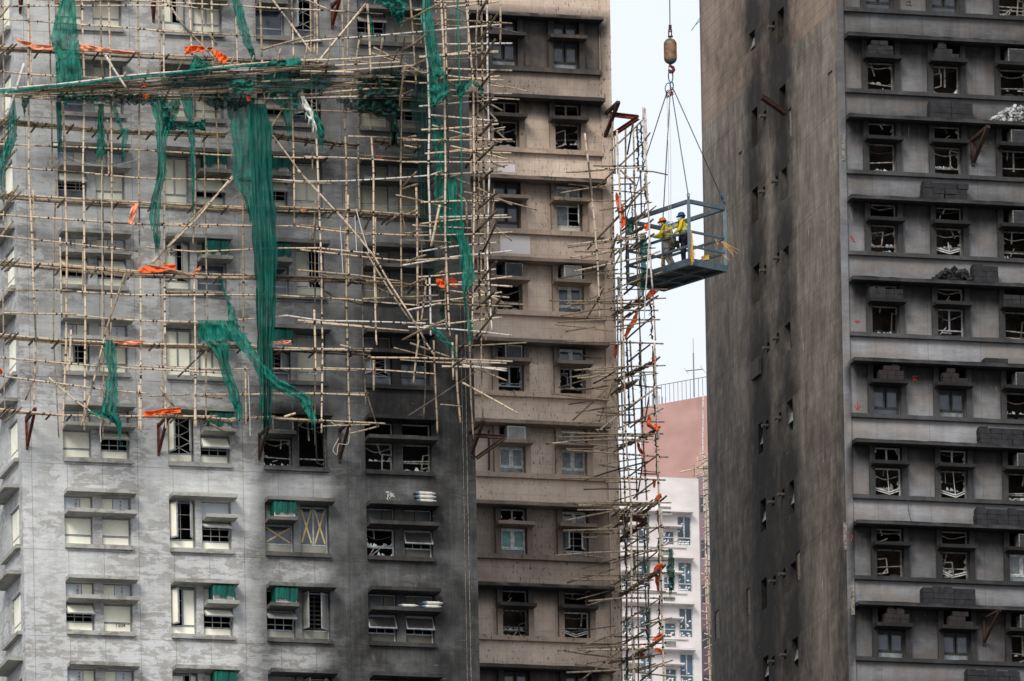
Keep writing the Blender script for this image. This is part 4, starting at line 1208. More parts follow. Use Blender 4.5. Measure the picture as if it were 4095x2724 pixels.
random.seed(21)
rootL = empty('bamboo_scaffold', FL.g(0, -1, zf), label='large lashed bamboo scaffold grid in front of the grey tower facade', cat='scaffold')
S = Scaf(FL, rootL)
for m, t_ in (('L', 's 114,-30 124,348 130,681 143,985 150,1362 136,1618'), ('L', 's 230,-30 234,681 248,1362 251,1718'), ('L', 's 326,-30 332,340 324,681 336,1362 337,1722'),
              ('L', 's 434,-30 434,304 437,681 446,1250'), ('L', 's 445,1290 441,1698'), ('M', 's 550,-30 555,340 554,681 558,1063'), ('L', 's 562,1106 565,1362 563,1727'),
              ('L', 's 649,-30 655,320'), ('L', 's 656,610 658,681 665,1362 663,1714'), ('L', 's 756,-30 768,220'), ('L', 's 771,424 782,681 784,790 771,976'), ('L', 's 775,1100 777,1362 778,1710'),
              ('L', 's 845,-30 852,262'), ('M', 's 858,412 875,690'), ('L', 's 944,65 950,258'), ('L', 's 965,695 971,833 973,1362'), ('L', 's 982,1462 984,1718'), ('M', 's 1039,-30 1045,226'), ('M', 's 1048,240 1063,470'),
              ('L', 's 1165,-30 1174,234'), ('L', 's 1167,391 1170,681 1178,898'), ('L', 's 1263,-30 1269,226'), ('L', 's 1258,-30 1258,215'), ('L', 's 1265,556 1269,681 1280,1072 1285,1362 1286,1731'),
              ('L', 's 1367,-30 1380,521'), ('L', 's 1380,547 1388,681 1391,1124 1393,1362 1400,1731'), ('L', 's 1469,15 1480,270 1480,520'), ('L', 's 1485,550 1491,681 1489,1000 1504,1362 1507,1380'), ('M', 's 1494,1440 1495,1562'),
              ('L', 's 1637,-30 1650,174 1664,339'), ('M', 's 1606,350 1604,681 1606,1202'), ('L', 's 1665,750 1671,1362'), ('M', 's 1674,1360 1652,1538'), ('M', 's 1734,1362 1749,1733'),
              ('L', 's 284,1320 276,1500'), ('L', 's 118,90 128,340'), ('L', 's 132,760 141,1000'), ('L', 's 240,950 247,1270'), ('L', 's 332,960 331,1190'), ('L', 's 555,1535 556,1720'), ('L', 's 783,1500 785,1709'), ('L', 's 429,480 435,700'), ('L', 's 1257,1240 1262,1500'), ('L', 's 1392,780 1395,1130'), ('L', 's 1500,870 1505,1225')):
    S.add('v', m, t_)
for m, t_ in (('M', 's 193,-30 209,681'), ('M', 's 224,720 226,1362 236,1749'), ('M', 's 400,-30 412,304 415,681 420,1362 411,1760'), ('M', 's 630,-30 632,681'), ('M', 's 638,1030 647,1362 652,1631'), ('M', 's 808,-30 812,217 823,681 830,1290'),
              ('M', 's 823,1400 824,1705'), ('M', 's 1241,-30 1250,681'), ('D', 's 1259,881 1255,1362 1259,1779'), ('M', 's 1395,-30 1389,239'), ('M', 's 1434,469 1434,681 1439,860'), ('D', 's 1447,942 1452,1362 1463,1623'), ('D', 's 1697,1362 1695,1670'),
              ('M', 's 10,-30 14,900'), ('M', 's 12,1150 20,1650'), ('D', 's 1463,1560 1510,1712'), ('D', 's 1686,950 1690,1360')):
    S.add('i', m, t_)
for m, t_ in (('L', 's 143,0 500,12 1024,40 1532,56'), ('L', '00 0,60 1700,60 2000,100'), ('L', 's 0,76 226,94 652,126 860,135'), ('L', 's 610,122 1024,145'), ('W', 's 1052,198 1130,172 1680,126 2000,98'), ('M', 's 1300,146 1425,152'),
              ('L', 's 0,285 240,300 434,312'), ('L', 's -10,378 208,393'), ('L', 's 0,577 200,590 434,602 921,623'), ('L', 's 600,604 1085,625 1300,632'), ('L', 's 1215,626 1676,651'), ('L', 's 0,667 239,681 421,698'), ('L', 's 380,697 884,718'), ('L', 's 860,718 1090,724 1325,734'),
              ('W', 's 1089,718 1200,722 1393,718 1719,700 1768,684'), ('L', 's 0,859 200,872 434,890 845,908'), ('L', 's 640,893 1024,900 1170,904'), ('L', 's 1185,905 1484,941'), ('L', 's 1200,900 1500,937'), ('L', 's 1406,929 1667,939 2048,929'),
              ('L', 's 0,944 235,970 552,1005'), ('L', 's 586,989 782,1005 1100,992'), ('L', 's 1080,994 1272,992 1515,1018'), ('L', 's 1200,999 1600,1040 1836,1033'), ('L', 's 26,1163 291,1161'), ('L', 's 308,1168 643,1174 864,1178'), ('M', 's 660,1167 890,1172'), ('L', 's 904,1180 1100,1175 1393,1191 1676,1222'), ('M', 's 1250,1188 1500,1206'),
              ('L', 's 15,1252 304,1257'), ('L', 's 308,1261 434,1272 702,1283 820,1291'), ('L', 's 800,1290 1024,1274'), ('W', 's 1098,1270 1140,1262 1285,1283 1736,1294'), ('L', 's 1190,1281 1480,1306'), ('L', 's 1215,1289 1634,1323'),
              ('L', 's 0,1429 243,1451 434,1466 905,1492'), ('L', 's 539,1464 800,1472 1003,1477'), ('L', 's 1085,1475 1428,1481'), ('L', 's 1267,1471 1500,1478 1738,1495'), ('L', 's 0,1503 248,1536 430,1560 588,1573'), ('M', 's 595,1584 758,1577'), ('L', 's 780,1579 1024,1579 1236,1575'), ('M', 's 790,1583 890,1593'), ('L', 's 1237,1577 1472,1573'), ('L', 's 1010,1576 1470,1581'),
              ('M', 's 1090,825 1380,838 1676,860'), ('L', 's 1094,1398 1484,1404'), ('L', 's 1484,1430 1750,1434 2050,1446'), ('L', 's 1090,1388 1490,1395'), ('L', 's 1600,1438 2020,1452'), ('M', 's 1760,1618 1846,1627'), ('M', 's 1398,1735 1515,1704'), ('L', 's 1090,1672 1300,1680 1540,1693'), ('M', 's 1290,1705 1480,1698')):
    S.add('h', m, t_)
# working decks: poles side by side on transoms
random.seed(5)
for a in (('s 0,186 434,208 1024,238', 5, 'L'), ('s 0,478 440,515 912,532', 5, 'L'), ('s 0,776 434,803 1024,832', 5, 'L'), ('s 0,1043 235,1060 565,1088 1040,1098', 5, 'L'), ('s 0,1338 235,1360 565,1375 1060,1384', 4, 'L'), ('s 0,1634 243,1655 871,1665', 3, 'L')):
    S.deck(a[0], a[1], a[2], dark=.55)
for a in (('s 1024,236 1290,250', 4, 'M'), ('s 1094,534 1437,578', 4, 'D'), ('s 1500,560 1676,580', 4, 'M'), ('s 1010,833 1380,840', 4, 'M'), ('s 1395,848 1680,866', 5, 'D'), ('s 1030,1100 1400,1115 1700,1142', 5, 'D'), ('s 1060,1385 1480,1410', 4, 'D'), ('s 640,1658 940,1675', 3, 'L'), ('s 925,1676 1100,1665', 2, 'L'), ('s 1120,1672 1300,1680', 3, 'M')):
    S.deck(a[0], a[1], a[2], dark=.6)
# braces and slipped poles still lashed in
for m, t_, n_ in (('L', 's 661,-5 738,110 870,243', 1.62), ('L', '10 1385,862 1800,460 2140,55', 1.62), ('L', '10 1400,868 2145,75', 1.66), ('L', 's 1076,-20 1250,215', 1.6), ('L', 's 1217,-5 1319,40', 1.6), ('L', 's 1050,198 1250,140', 1.6),
                  ('L', 's 1270,250 1471,5', 1.66), ('L', 's 1300,218 1462,22', 1.6), ('L', 's 1075,523 1190,352', 1.62), ('L', 's 1075,523 1240,740', 1.65), ('L', 's 1190,680 1395,895 1500,1025 1560,1130 1640,1255 1705,1372', 1.66), ('L', 's 1465,1010 1640,1280', 1.7),
                  ('M', 's 1493,190 1700,300', 1.7), ('M', 's 1486,213 1690,285', 1.66), ('L', 's 324,1705 372,1530 417,1362', 1.62), ('L', 's 333,1690 430,1300 510,1080', 1.62), ('L', 's 417,1340 506,1078', 1.68), ('L', 's 195,1510 300,1600 421,1688', 1.64), ('L', 's 638,1550 695,1624', 1.6),
                  ('D', 's 712,1507 830,1393', 1.1), ('M', 's 583,1056 762,1108', 1.6), ('M', 's 600,1060 780,1103', 1.66), ('D', 's 1289,1157 1340,1190 1455,1220', 1.0), ('M', 's 1280,1098 1480,1140 1595,1188', 1.2), ('L', 's 1190,1080 1420,1100 1600,1125', 1.5), ('D', 's 1632,1665 1900,1486', 1.2),
                  ('M', 's 1640,1372 1798,1427', 1.3), ('L', 's 1697,1362 1735,1420', 1.5), ('M', 's 1845,1445 2028,1523', 1.4), ('L', 's 1847,1529 2075,1655', 1.4), ('D', 's 1610,868 1626,932', 1.4), ('M', 's 1250,960 1262,800', 1.3), ('M', 's 150,1470 102,1600', 1.5), ('M', 's 1360,1380 1455,1408', 1.5)):
    S.add('d', m, t_, n=n_)
# outrigger butts seen end-on at the left edge
for k in range(3):
    for (yy, xx) in ((185, 20), (478, 20), (776, 25), (1043, 25), (1340, 20), (1636, 30)):
        x = xx+k*random.uniform(18, 30); L_ = random.uniform(30, 70)
        S.t(random.choice('MD'), 's %f,%f %f,%f' % (x-L_, yy+L_*.75, x, yy-8), .9, .032)
for t_ in ('s 0,860 75,745', 's 0,1085 60,1000', 's 0,1155 52,880', 's 0,1250 60,1090', 's 20,1655 65,1100', 's 0,72 42,15', 's 0,555 55,500', 's 15,650 70,598'):
    pass
S.build()

# ---- catch platform collapsed across the facade
random.seed(31)
rootF = empty('collapsed_catch_platform', FL.w(700, 330, 2.2), label='tilted bamboo catch platform sagging across the upper grey facade, draped with torn netting', cat='scaffold')
S = Scaf(FL, rootF)
top = [(-20, 356), (210, 345), (495, 312), (760, 282), (1024, 258), (1215, 236)]
for m, t_, n_ in (('W', 's -20,358 210,345 495,312 1024,262', 2.5), ('L', 's 830,272 1080,250 1215,237', 2.5), ('L', 's 1130,244 1215,238 1430,228 1650,212', 2.5), ('M', 's -20,364 470,326 1040,290', 2.35), ('L', 's 850,290 1300,263 1600,248', 2.3),
                  ('M', 's 30,372 520,340 1060,306', 2.2), ('M', 's 900,300 1110,283 1480,286', 2.2), ('M', 's 40,380 600,352 1090,322', 2.05), ('L', 's 1000,330 1300,316 1620,310', 2.05), ('M', 's 60,383 640,362 1080,342', 1.95), ('L', 's 900,345 1300,347 1615,354', 1.9),
                  ('M', 's 170,386 600,372 1070,356', 1.85), ('L', 's 0,382 210,395 350,393', 1.8), ('W', 's 1024,396 1290,389 1612,383', 1.85), ('M', 's 620,398 1030,395', 1.8), ('M', 's 1060,433 1290,440 1555,455', 1.75), ('M', 's 1028,252 1180,262 1310,280', 2.3),
                  ('L', 's 1290,357 1440,330', 2.0), ('L', 's 1290,371 1480,356', 2.0), ('M', 's 240,392 630,404', 1.8), ('M', 's 1150,392 1500,380', 1.9), ('M', 's 1220,290 1500,312 1670,330', 1.95), ('M', 's 1210,246 1240,238 1480,250', 2.2)):
    S.add('h', m, t_, n=n_, r=.034, name='platform_pole')
for m, t_ in (('M', '00 560,895 640,830 735,742'), ('D', '00 780,915 970,690'), ('M', '00 1005,955 1160,660'), ('M', '00 1260,955 1300,830 1368,622'), ('D', '00 1505,940 1680,560'), ('D', '00 1830,935 1990,535'), ('M', '00 1985,960 2160,510'), ('M', '00 2200,960 2340,510'),
              ('M', '01 95,960 225,445'), ('M', '01 370,910 478,395'), ('M', '01 580,960 685,385'), ('M', '01 845,985 950,365'), ('M', '01 1100,830 1165,345'), ('M', '01 1315,1000 1370,610'), ('D', '01 1320,630 1370,310'), ('D', '01 1240,640 1310,450'), ('M', '00 280,865 460,812'), ('D', '01 620,860 650,590')):
    S.add('d', m, t_, n=1.75, n2=2.65, r=.04, name='rib_pole')
for _ in range(48):      # loose jumble of deck poles inside the sagging platform
    x0 = random.uniform(40, 1250); L_ = random.uniform(180, 480); x1 = min(1660, x0+L_)
    f = random.random(); yt = lambda x: interp(x, [(-20, 360), (495, 318), (1024, 265), (1650, 225)]); yb_ = lambda x: interp(x, [(-20, 384), (350, 397), (1024, 398), (1650, 385)])
    f2 = f+random.uniform(-.12, .12)
    S.add('h', random.choice('MMDDL'), 's %f,%f %f,%f' % (x0, yt(x0)+(yb_(x0)-yt(x0))*f, x1, yt(x1)+(yb_(x1)-yt(x1))*f2), n=2.45-.6*f, r=random.uniform(.026, .034), name='jumbled_pole')
S.build()

# ---- corner scaffold with dark transoms
random.seed(41)
rootC = empty('corner_scaffold', FL.w(1850, 700, 1.5), label='dense cluster of upright bamboo and jutting transoms between grey and beige facades', cat='scaffold')
S = Scaf(FL, rootC)
for m, t_ in (('W', 's 1695,-30 1697,130 1710,252 1719,478'), ('W', 's 1711,250 1719,478 1715,681 1722,963'), ('W', 's 1717,1102 1723,1342'), ('L', 's 1763,-30 1782,239 1789,478 1793,681 1789,942 1799,1345'), ('L', 's 1778,-30 1787,310'),
              ('L', 's 1860,-30 1886,304 1891,681 1888,1320'), ('L', 's 1871,-30 1875,235'), ('M', 's 1923,-30 1928,260 1932,681 1941,1159 1943,1362'), ('W', 's 1947,-30 1954,217 1967,681 1954,1028 1967,1324'), ('M', 's 1915,-30 1900,150 1906,681 1917,1072 1919,1362 1930,1675'),
              ('L', 's 1825,1340 1832,1500 1841,1692'), ('L', 's 1808,1370 1813,1520'), ('D', 's 1878,1362 1893,1757'), ('M', 's 1865,800 1872,1340'), ('L', 's 1783,1070 1786,1330'), ('L', 's 1738,-30 1744,55'), ('M', 's 2002,0 2000,180'), ('M', 's 1976,756 1955,1000'), ('M', 's 1942,1110 1950,1320'), ('M', 's 1908,780 1915,1200'), ('L', 's 1757,820 1726,985'), ('L', 's 1705,1120 1680,1310')):
    S.add('v', m, t_, n=1.5 if m != 'M' else 1.1)
for t_ in ('01 1460,95 2230,15', '01 1340,170 1850,190 2357,215', '01 1480,300 2200,230', '01 1650,410 2357,400', '01 1500,522 2230,470', '01 1500,530 2230,480', '01 1640,625 2357,650', '01 1740,742 2240,700', '01 1700,690 2280,740', '01 1500,765 1600,760',
           '01 1500,980 2220,915', '01 1780,830 2357,862', '01 1610,1060 2220,1115', '01 1520,1197 2230,1140', '01 1350,1292 2357,1285', '01 1550,1417 2200,1358', '01 1790,1345 2320,1465', '01 1340,1490 2357,1492', '01 1640,20 2130,10',
           '11 1650,45 2260,8', '11 1515,296 2235,280', '11 1690,432 2310,412', '11 1510,492 2350,432', '11 1500,750 2210,665', '11 1345,876 1840,800 2357,742', '11 1490,982 2205,910', '11 1860,1032 2357,978', '11 1500,1222 2260,1124', '11 1560,1058 2357,1072', '11 1640,1230 2357,1255', '11 1540,1440 2260,1352', '11 1400,1442 2357,1520',
           '11 1700,1100 2330,1172', '11 1390,1290 1700,1222', '01 1360,650 1800,700', '01 1360,1340 1480,1360', '01 1830,1380 2350,1410', '11 2050,1100 2280,1220', '01 2160,785 2295,800', '21 1870,187 2305,210', '21 1900,225 2310,280', '21 1710,238 2310,262'):
    S.add('h', 'L' if random.random() < .75 else 'W', t_, r=.035)
for t_ in ('01 1820,65 1970,130', '01 1370,650 1520,690', '11 1820,65 1975,130', '11 1835,208 1990,322', '11 2030,160 2357,320', '11 2060,400 2357,650', '01 2160,960 2270,1020', '01 1760,745 1990,860 2225,1120', '01 2040,1060 2325,1310', '01 2160,1390 2320,1465', '01 1380,600 1640,680', '11 1690,420 1780,470', '01 2180,1500 2290,1540'):
    S.add('d', 'M', t_, n=1.3)
for t_ in ('01 1330,215 1690,30', '01 1580,300 1690,215', '01 1590,532 1700,470', '01 1350,460 1560,320', '01 1380,642 1545,555', '01 1600,772 1720,710', '01 1600,985 1720,935', '01 1610,1205 1715,1163', '01 1610,1415 1720,1280', '01 1360,872 1440,830', '01 1340,1290 1470,1250',
           '11 1350,150 1480,10', '11 1340,182 1480,130', '11 1200,500 1350,385', '11 1350,430 1480,370', '11 1340,616 1510,545', '11 1610,745 1720,700', '11 1620,975 1722,930', '11 1350,1090 1560,1000', '11 1620,1438 1740,1380', '11 1610,305 1725,245', '11 1610,505 1725,440', '11 1350,1562 1740,1385', '11 1345,876 1560,780', '21 1010,180 1045,140', '11 1600,60 1715,10', '11 1000,540 1070,390'):
    S.t('M', t_, .5, .04)
for t_ in ('01 2020,410 2230,120', '01 2010,702 2200,365', '01 2030,850 2175,665', '01 2010,1060 2180,885', '01 2010,1305 2190,1100', '01 2000,1522 2210,1320', '01 1930,1545 2010,1400', '01 2110,245 2162,150', '11 2010,152 2180,0', '11 2010,382 2230,200', '11 2000,605 2222,370', '11 2040,850 2210,480', '11 2010,1112 2212,840', '11 2030,1275 2200,1110', '11 2030,1525 2212,1290', '11 2160,1350 2255,1160', '01 1760,700 1795,618', '21 1755,275 1925,160', '21 1820,160 1925,20', '21 2000,60 2080,-60', '01 2020,230 2120,0'):
    S.t('D', t_, .5, .043)
for _ in range(34):
    y = random.uniform(0, 1420); x = random.uniform(1500, 2020); L_ = random.uniform(60, 330); sl = random.choice((-.05, .05, .05, -.2, .25))
    S.add('h', random.choice('MMDL'), 's %f,%f %f,%f' % (x-L_*.5, y-L_*sl*.5, x+L_*.5, y+L_*sl*.5), n=random.uniform(.7, 1.7), r=random.uniform(.024, .034), name='stray_stick')
S.build()

# ---- free-standing scaffold beside the beige wing
random.seed(51)
rootT = empty('standing_scaffold', FB.w(2520, 1700, 0), label='tall narrow bamboo scaffold standing free at the right end of the beige wing', cat='scaffold')
S = Scaf(FB, rootT)
for m, t_, n_ in (('L', 's 2339,534 2352,681 2380,1000 2398,1273', 1.8), ('M', '12 920,-40 935,1100 945,1400', .3), ('L', '12 985,0 1000,700 1000,1567', 1.5), ('L', '12 1012,1150 1025,1567', 1.45), ('D', '12 1040,0 1060,1050', -.6), ('M', '12 1120,0 1160,1100 1180,1567', -.4), ('L', '12 1230,0 1260,400 1300,1100 1320,1567', 1.3),
                  ('W', '12 1265,480 1290,1090', 1.35), ('M', '12 905,490 920,720', .8), ('M', '12 965,1150 970,1567', .5), ('L', '22 1025,0 1050,800 1098,1567', 1.5), ('M', '22 1005,0 1012,500 1040,1480', 1.2), ('M', '22 980,0 985,800', .6), ('M', '22 1085,0 1130,1000 1150,1470', -.3), ('M', '22 1180,0 1200,700 1240,1470', -.5), ('L', '22 1310,20 1330,500 1355,1567', 1.3),
                  ('W', '22 1312,420 1352,905', 1.35), ('D', '22 1055,0 1075,800', -.6), ('M', '22 965,900 1000,1500', .4), ('D', '22 1205,1080 1160,1400', -.8), ('M', '32 970,0 1000,800 1012,1600', .4), ('M', '32 1025,-20 1045,1600', 1.), ('L', '32 1097,-20 1115,1600', 1.5), ('L', '32 1120,1180 1128,1600', 1.45), ('M', '32 1060,0 1068,1600', .2), ('M', '32 1150,100 1162,1600', -.3),
                  ('M', '32 1242,-20 1265,1545', -.5), ('L', '32 1355,-20 1372,700 1398,1600', 1.3), ('W', '32 1372,-20 1385,450', 1.35), ('M', '32 1365,300 1352,740', 1.2), ('W', '02 1208,990 1225,1300 1240,1600', 1.3), ('W', '02 1222,992 1236,1420', 1.33), ('L', '02 1110,1100 1125,1600', -.3), ('M', '02 1042,1172 1048,1600', -.2), ('L', '02 965,1200 975,1600', 1.4), ('L', '02 928,1095 932,1600', .6), ('M', '02 942,1250 948,1600', .9), ('M', '12 1140,400 1178,1180', -.2), ('D', '12 1180,0 1190,400', -.6)):
    S.add('v', m, t_, n=n_, r=.042 if m in 'LW' else .036)
HL = ('12 515,690 900,640 1240,575', '12 515,710 950,645 1230,600', '12 540,802 800,770 975,722', '12 640,808 960,735', '12 570,932 900,860 1240,790 1362,745', '12 690,1190 1000,1080 1383,938', '12 345,1200 900,1200 1415,1177', '12 490,1230 900,1222 1300,1232', '12 450,1342 700,1290 1240,1240', '12 480,1272 620,1235 900,1200',
      '12 420,1396 900,1380 1362,1376', '12 500,20 700,5 850,-5', '12 960,640 1240,632', '12 1000,685 1160,680', '12 1150,5 1300,12 1430,40', '22 500,12 900,15 1392,30', '22 570,275 900,245 1412,230', '22 700,270 1040,258', '22 530,340 800,305 1300,290', '22 600,345 1000,300', '22 450,845 900,852 1392,857', '22 410,890 900,870 1300,880', '22 320,952 600,925 1295,908',
      '22 520,925 900,905 1255,935', '22 500,1010 900,1040 1437,1075', '22 450,1268 900,1272 1412,1285', '22 510,1490 1465,1493', '22 570,1502 1100,1510 1300,1500', '22 610,1518 1200,1520', '32 485,90 700,40 970,-5', '32 470,182 900,175 1445,152', '32 395,412 700,395 1030,385 1450,366', '32 650,590 1000,590 1490,567', '32 545,630 900,612 1220,600', '32 700,632 1300,637', '32 700,622 1240,648',
      '32 700,830 1000,800 1500,806', '32 640,1247 1000,1120 1470,985', '32 420,1288 700,1260 1455,1215', '32 500,1288 1000,1275 1300,1262', '32 500,1490 1000,1460 1478,1422', '22 600,1560 1100,1550 1350,1480', '12 1000,70 1165,68', '12 1000,130 1120,128', '32 980,30 1270,38', '02 700,1567 1100,1550 1240,1530')
for t_ in HL: S.add('h', 'L' if random.random() < .35 else 'M', t_, n=1.6, n2=1.2, r=.036)
for m, t_ in (('D', '12 690,732 960,440 1230,150'), ('M', '12 780,640 1000,420 1230,160'), ('M', '12 950,382 1270,110'), ('D', '12 690,1360 840,1090'), ('M', '12 800,1100 960,830 1060,640'), ('M', '12 905,800 970,590'), ('M', '12 940,640 1240,395 1325,330'), ('D', '12 1030,1140 1240,960'), ('D', '12 1050,1560 1300,1340'), ('D', '12 770,170 940,0'),
              ('D', '22 1075,190 1270,40'), ('D', '22 1060,640 1330,430'), ('M', '22 560,735 920,398'), ('M', '22 800,748 950,352'), ('L', '22 785,838 1100,590 1330,440'), ('M', '22 975,808 1200,720 1395,625'), ('D', '22 1090,800 1220,700'), ('D', '22 1060,1262 1335,1060'), ('D', '22 1115,1452 1325,1290'), ('D', '22 750,395 950,280'), ('D', '22 680,930 880,800'),
              ('D', '32 1020,350 1380,130'), ('D', '32 1120,530 1330,380'), ('D', '32 1060,585 1180,480'), ('D', '32 1000,1035 1350,812'), ('D', '32 1020,1232 1380,1000'), ('D', '32 1180,1567 1340,1440'), ('M', '32 630,1562 900,1350 1060,1250'), ('M', '32 940,680 1040,610'), ('M', '02 905,1385 1080,1230 1215,1090'), ('M', '02 980,1535 1200,1320 1270,1222'), ('D', '02 1060,1420 1110,1140'), ('M', '12 1000,0 1140,140'), ('D', '12 1010,560 1240,360'), ('M', '22 1220,740 1260,520')):
    S.add('d', m, t_, n=.6, n2=1.7, r=.038)
for _ in range(84):      # stray sticks poking out sideways
    y = random.uniform(640, 2700); x = interp(y, [(600, 2440), (2724, 2500)])+random.uniform(-150, 120); L_ = random.uniform(60, 260); sl = random.choice((0, .02, -.15, -.3, .12))
    S.add('h', random.choice('MMDL'), 's %f,%f %f,%f' % (x-L_*.5, y-L_*sl*.5, x+L_*.5, y+L_*sl*.5), n=random.uniform(.2, 1.6), r=random.uniform(.024, .034), name='stray_stick')
# short transoms packed side by side under each deck
for (rc, x0, x1, ya, yb_, k) in (('22', 960, 1110, 460, 400, 6), ('22', 960, 1300, 370, 200, 9), ('22', 970, 1320, 1000, 830, 9), ('32', 990, 1340, 780, 560, 9), ('32', 1010, 1330, 1400, 1210, 8), ('12', 960, 1290, 1310, 1150, 7), ('12', 1030, 1290, 1360, 1200, 4), ('22', 940, 1360, 1600, 1480, 8), ('12', 1010, 1240, 640, 500, 6), ('32', 940, 1240, 150, 0, 8), ('12', 960, 1240, 760, 640, 5), ('12', 1060, 1250, 1240, 1180, 4)):
    for i in range(k):
        f = i/max(1, k-1); x = x0+(x1-x0)*f; L = random.uniform(70, 150); y = ya+(yb_-ya)*f
        a = q(rc, x-L*.5, y+L*.42); b = q(rc, x+L*.5, y-L*.42)
        S.t('D' if random.random() < .55 else 'M', 's %f,%f %f,%f' % (a[0], a[1], b[0], b[1]), -.2, .038)
S.build()
# ---- thin scaffold on the shaded pink block
random.seed(61)
rootM = empty('distant_scaffold', FW.w(2820, 2200, .5), label='thin distant bamboo scaffold running up the mauve strip beside the burnt tower', cat='scaffold')
S = Scaf(FW, rootM)
for t_ in ('22 1775,1060 1780,1600', '32 1780,-20 1800,700 1825,1600', '22 1672,1140 1680,1250', '22 1705,1070 1710,1260', '32 1810,600 1830,1600', '32 1790,400 1806,900'): S.add('v', 'L', t_, n=1.6, r=.05)
S.add('v', 'W', '22 1760,490 1768,1600', n=1.5, r=.05); S.add('v', 'W', '22 1792,1120 1800,1600', n=1.2, r=.10, name='white_pipe'); S.add('v', 'W', '32 1800,-20 1815,600', n=1.2, r=.10, name='white_pipe')
for i in range(32):
    y = 2043-230+i*30; x0 = 2048+.434*1722+(i*30)*.019; x1 = 2048+.434*1835+(i*30)*.012
    dy = random.choice((2, -28, -22, 14, -8)); S.add('h', random.choice('LMM'), 's %f,%f %f,%f' % (x0+random.uniform(-3, 8), y, x1+4, y+dy), n=1.6, r=.04)
S.add('h', 'L', '22 1548,1210 1830,1150', n=1.6, r=.05); S.add('d', 'L', '22 1700,1170 1830,1080', n=1.6, r=.045); S.add('d', 'L', '22 1660,1250 1830,1180', n=1.6, r=.045)
S.build()
# ================================================================ netting, sheets
def polyl(pts, n):
    """resample polyline to n points (by index)"""
    out = []
    for i in range(n):
        t = i/(n-1)*(len(pts)-1); k = min(int(t), len(pts)-2); f = t-k
        out.append(tuple(a+(b-a)*f for a, b in zip(pts[k], pts[k+1])))
    return out
NETS = []
def drape(name, rows, fr, n, mat, label, cat='netting', folds=5, amp=.12, rag=.8, cols=18, crump=.05, group=None, threads=16, solid=False):
    """rows: list of ((xl,yl),(xr,yr)) in source px from top to bottom; cloth with folds in depth and a ragged hem"""
    nr = max(10, min(46, len(rows)*9)); A = polyl([r[0] for r in rows], nr); B = polyl([r[1] for r in rows], nr)
    g = MB(); ph = random.uniform(0, 6); sd = Vector((random.uniform(0, 50), random.uniform(0, 50), 0))
    L = math.hypot(A[-1][0]-A[0][0], A[-1][1]-A[0][1])
    jit = [random.random() for _ in range(cols+1)]
    for i in range(nr):
        t = i/(nr-1)
        for j in range(cols+1):
            u = j/cols
            e = (mnoise.noise(sd+Vector((u*6, t*4, 0)))*.5+.5)
            uu = u
            if rag: # ragged sides
                if j == 0: uu += .10*rag*mnoise.noise(sd+Vector((9, t*nr*.45, 0)))*1.4
                if j == cols: uu += .10*rag*mnoise.noise(sd+Vector((19, t*nr*.45, 0)))*1.4
            x = A[i][0]+(B[i][0]-A[i][0])*uu; y = A[i][1]+(B[i][1]-A[i][1])*uu
            if t > .8 and rag: 
                k = (t-.8)/.2; y += k*rag*(jit[j]-.5)*min(110, L*.30); x += k*rag*(jit[(j*7) % cols]-.5)*8
            d = amp*(math.sin((u+.16*mnoise.noise(sd+Vector((u*3, t*1.6, 30))))*folds*6.283+ph+t*2.2*math.sin(ph))*(.5+.5*mnoise.noise(sd+Vector((u*5, t*3, 40))))+1.5*mnoise.noise(sd+Vector((u*3.5, t*6, 50))))*(.5+.5*t**.5)+crump*mnoise.noise(sd+Vector((x*.06, y*.06, 3)))
            if crump: y += crump*14*mnoise.noise(sd+Vector((x*.05, y*.05, 8))); x += crump*14*mnoise.noise(sd+Vector((x*.05, y*.05, 18)))
            g.v.append(tuple(fr.w(x, y, n+d)))
    W = cols+1
    for i in range(nr-1):
        for j in range(cols):
            edge = j in (0, cols-1)
            if rag and (edge and random.random() < .12*rag or (i > nr*.82 and random.random() < .16*rag)): continue
            g.f.append((i*W+j, i*W+j+1, (i+1)*W+j+1, (i+1)*W+j)); g.m.append(0)
    if rag:
        for _ in range(threads):
            j = random.randint(0, cols); b = Vector(g.v[(nr-1)*W+j]) if random.random() < .6 else Vector(g.v[random.randint(2, nr-2)*W+random.choice((0, cols))])
            ln = random.uniform(.08, .35); w = random.uniform(.006, .02); s = Vector((random.uniform(-.2, .2), 0, -1)).normalized()
            g.poly([b, b+fr.A*w, b+s*ln+fr.A*w*.3])
    c = Vector(g.v[0]); o = g.build(name, mat, None, None, True, tuple(c))
    if solid:
        m = o.modifiers.new('thickness', 'SOLIDIFY'); m.thickness = .012
    return tag(o, label, cat, group)
def R(rc, *rows):     # rows as 'y xl xr' or 'xl,yl xr,yr'
    out = []
    for r in rows:
        tk = r.split()
        if len(tk) == 3: y, a, b = map(float, tk); out.append((q(rc, a, y), q(rc, b, y)))
        else: a, b = [tuple(map(float, k.split(','))) for k in tk]; out.append((q(rc, *a), q(rc, *b)))
    return out
random.seed(77)
G = 'torn green nets hanging on the bamboo'
D_ = lambda *rows: [((a*1.7374, y*1.7374), (b*1.7374, y*1.7374)) for y, a, b in rows]
drape('safety_net', R('00', '-20 572 690', '200 500 705', '350 462 722', '480 505 730', '640 515 748', '775 525 765'), FL, 1.75, 'net_green', 'bright green net fanning out above the left end of the tilted platform', folds=6, rag=.3)
drape('safety_net', R('00', '-20 2130 2205', '250 2185 2285', '400 2240 2320', '515 2320 2350'), FL, 1.9, 'net_green', 'narrow twisted green net strip slanting down at top, right of an orange sheet', folds=2)
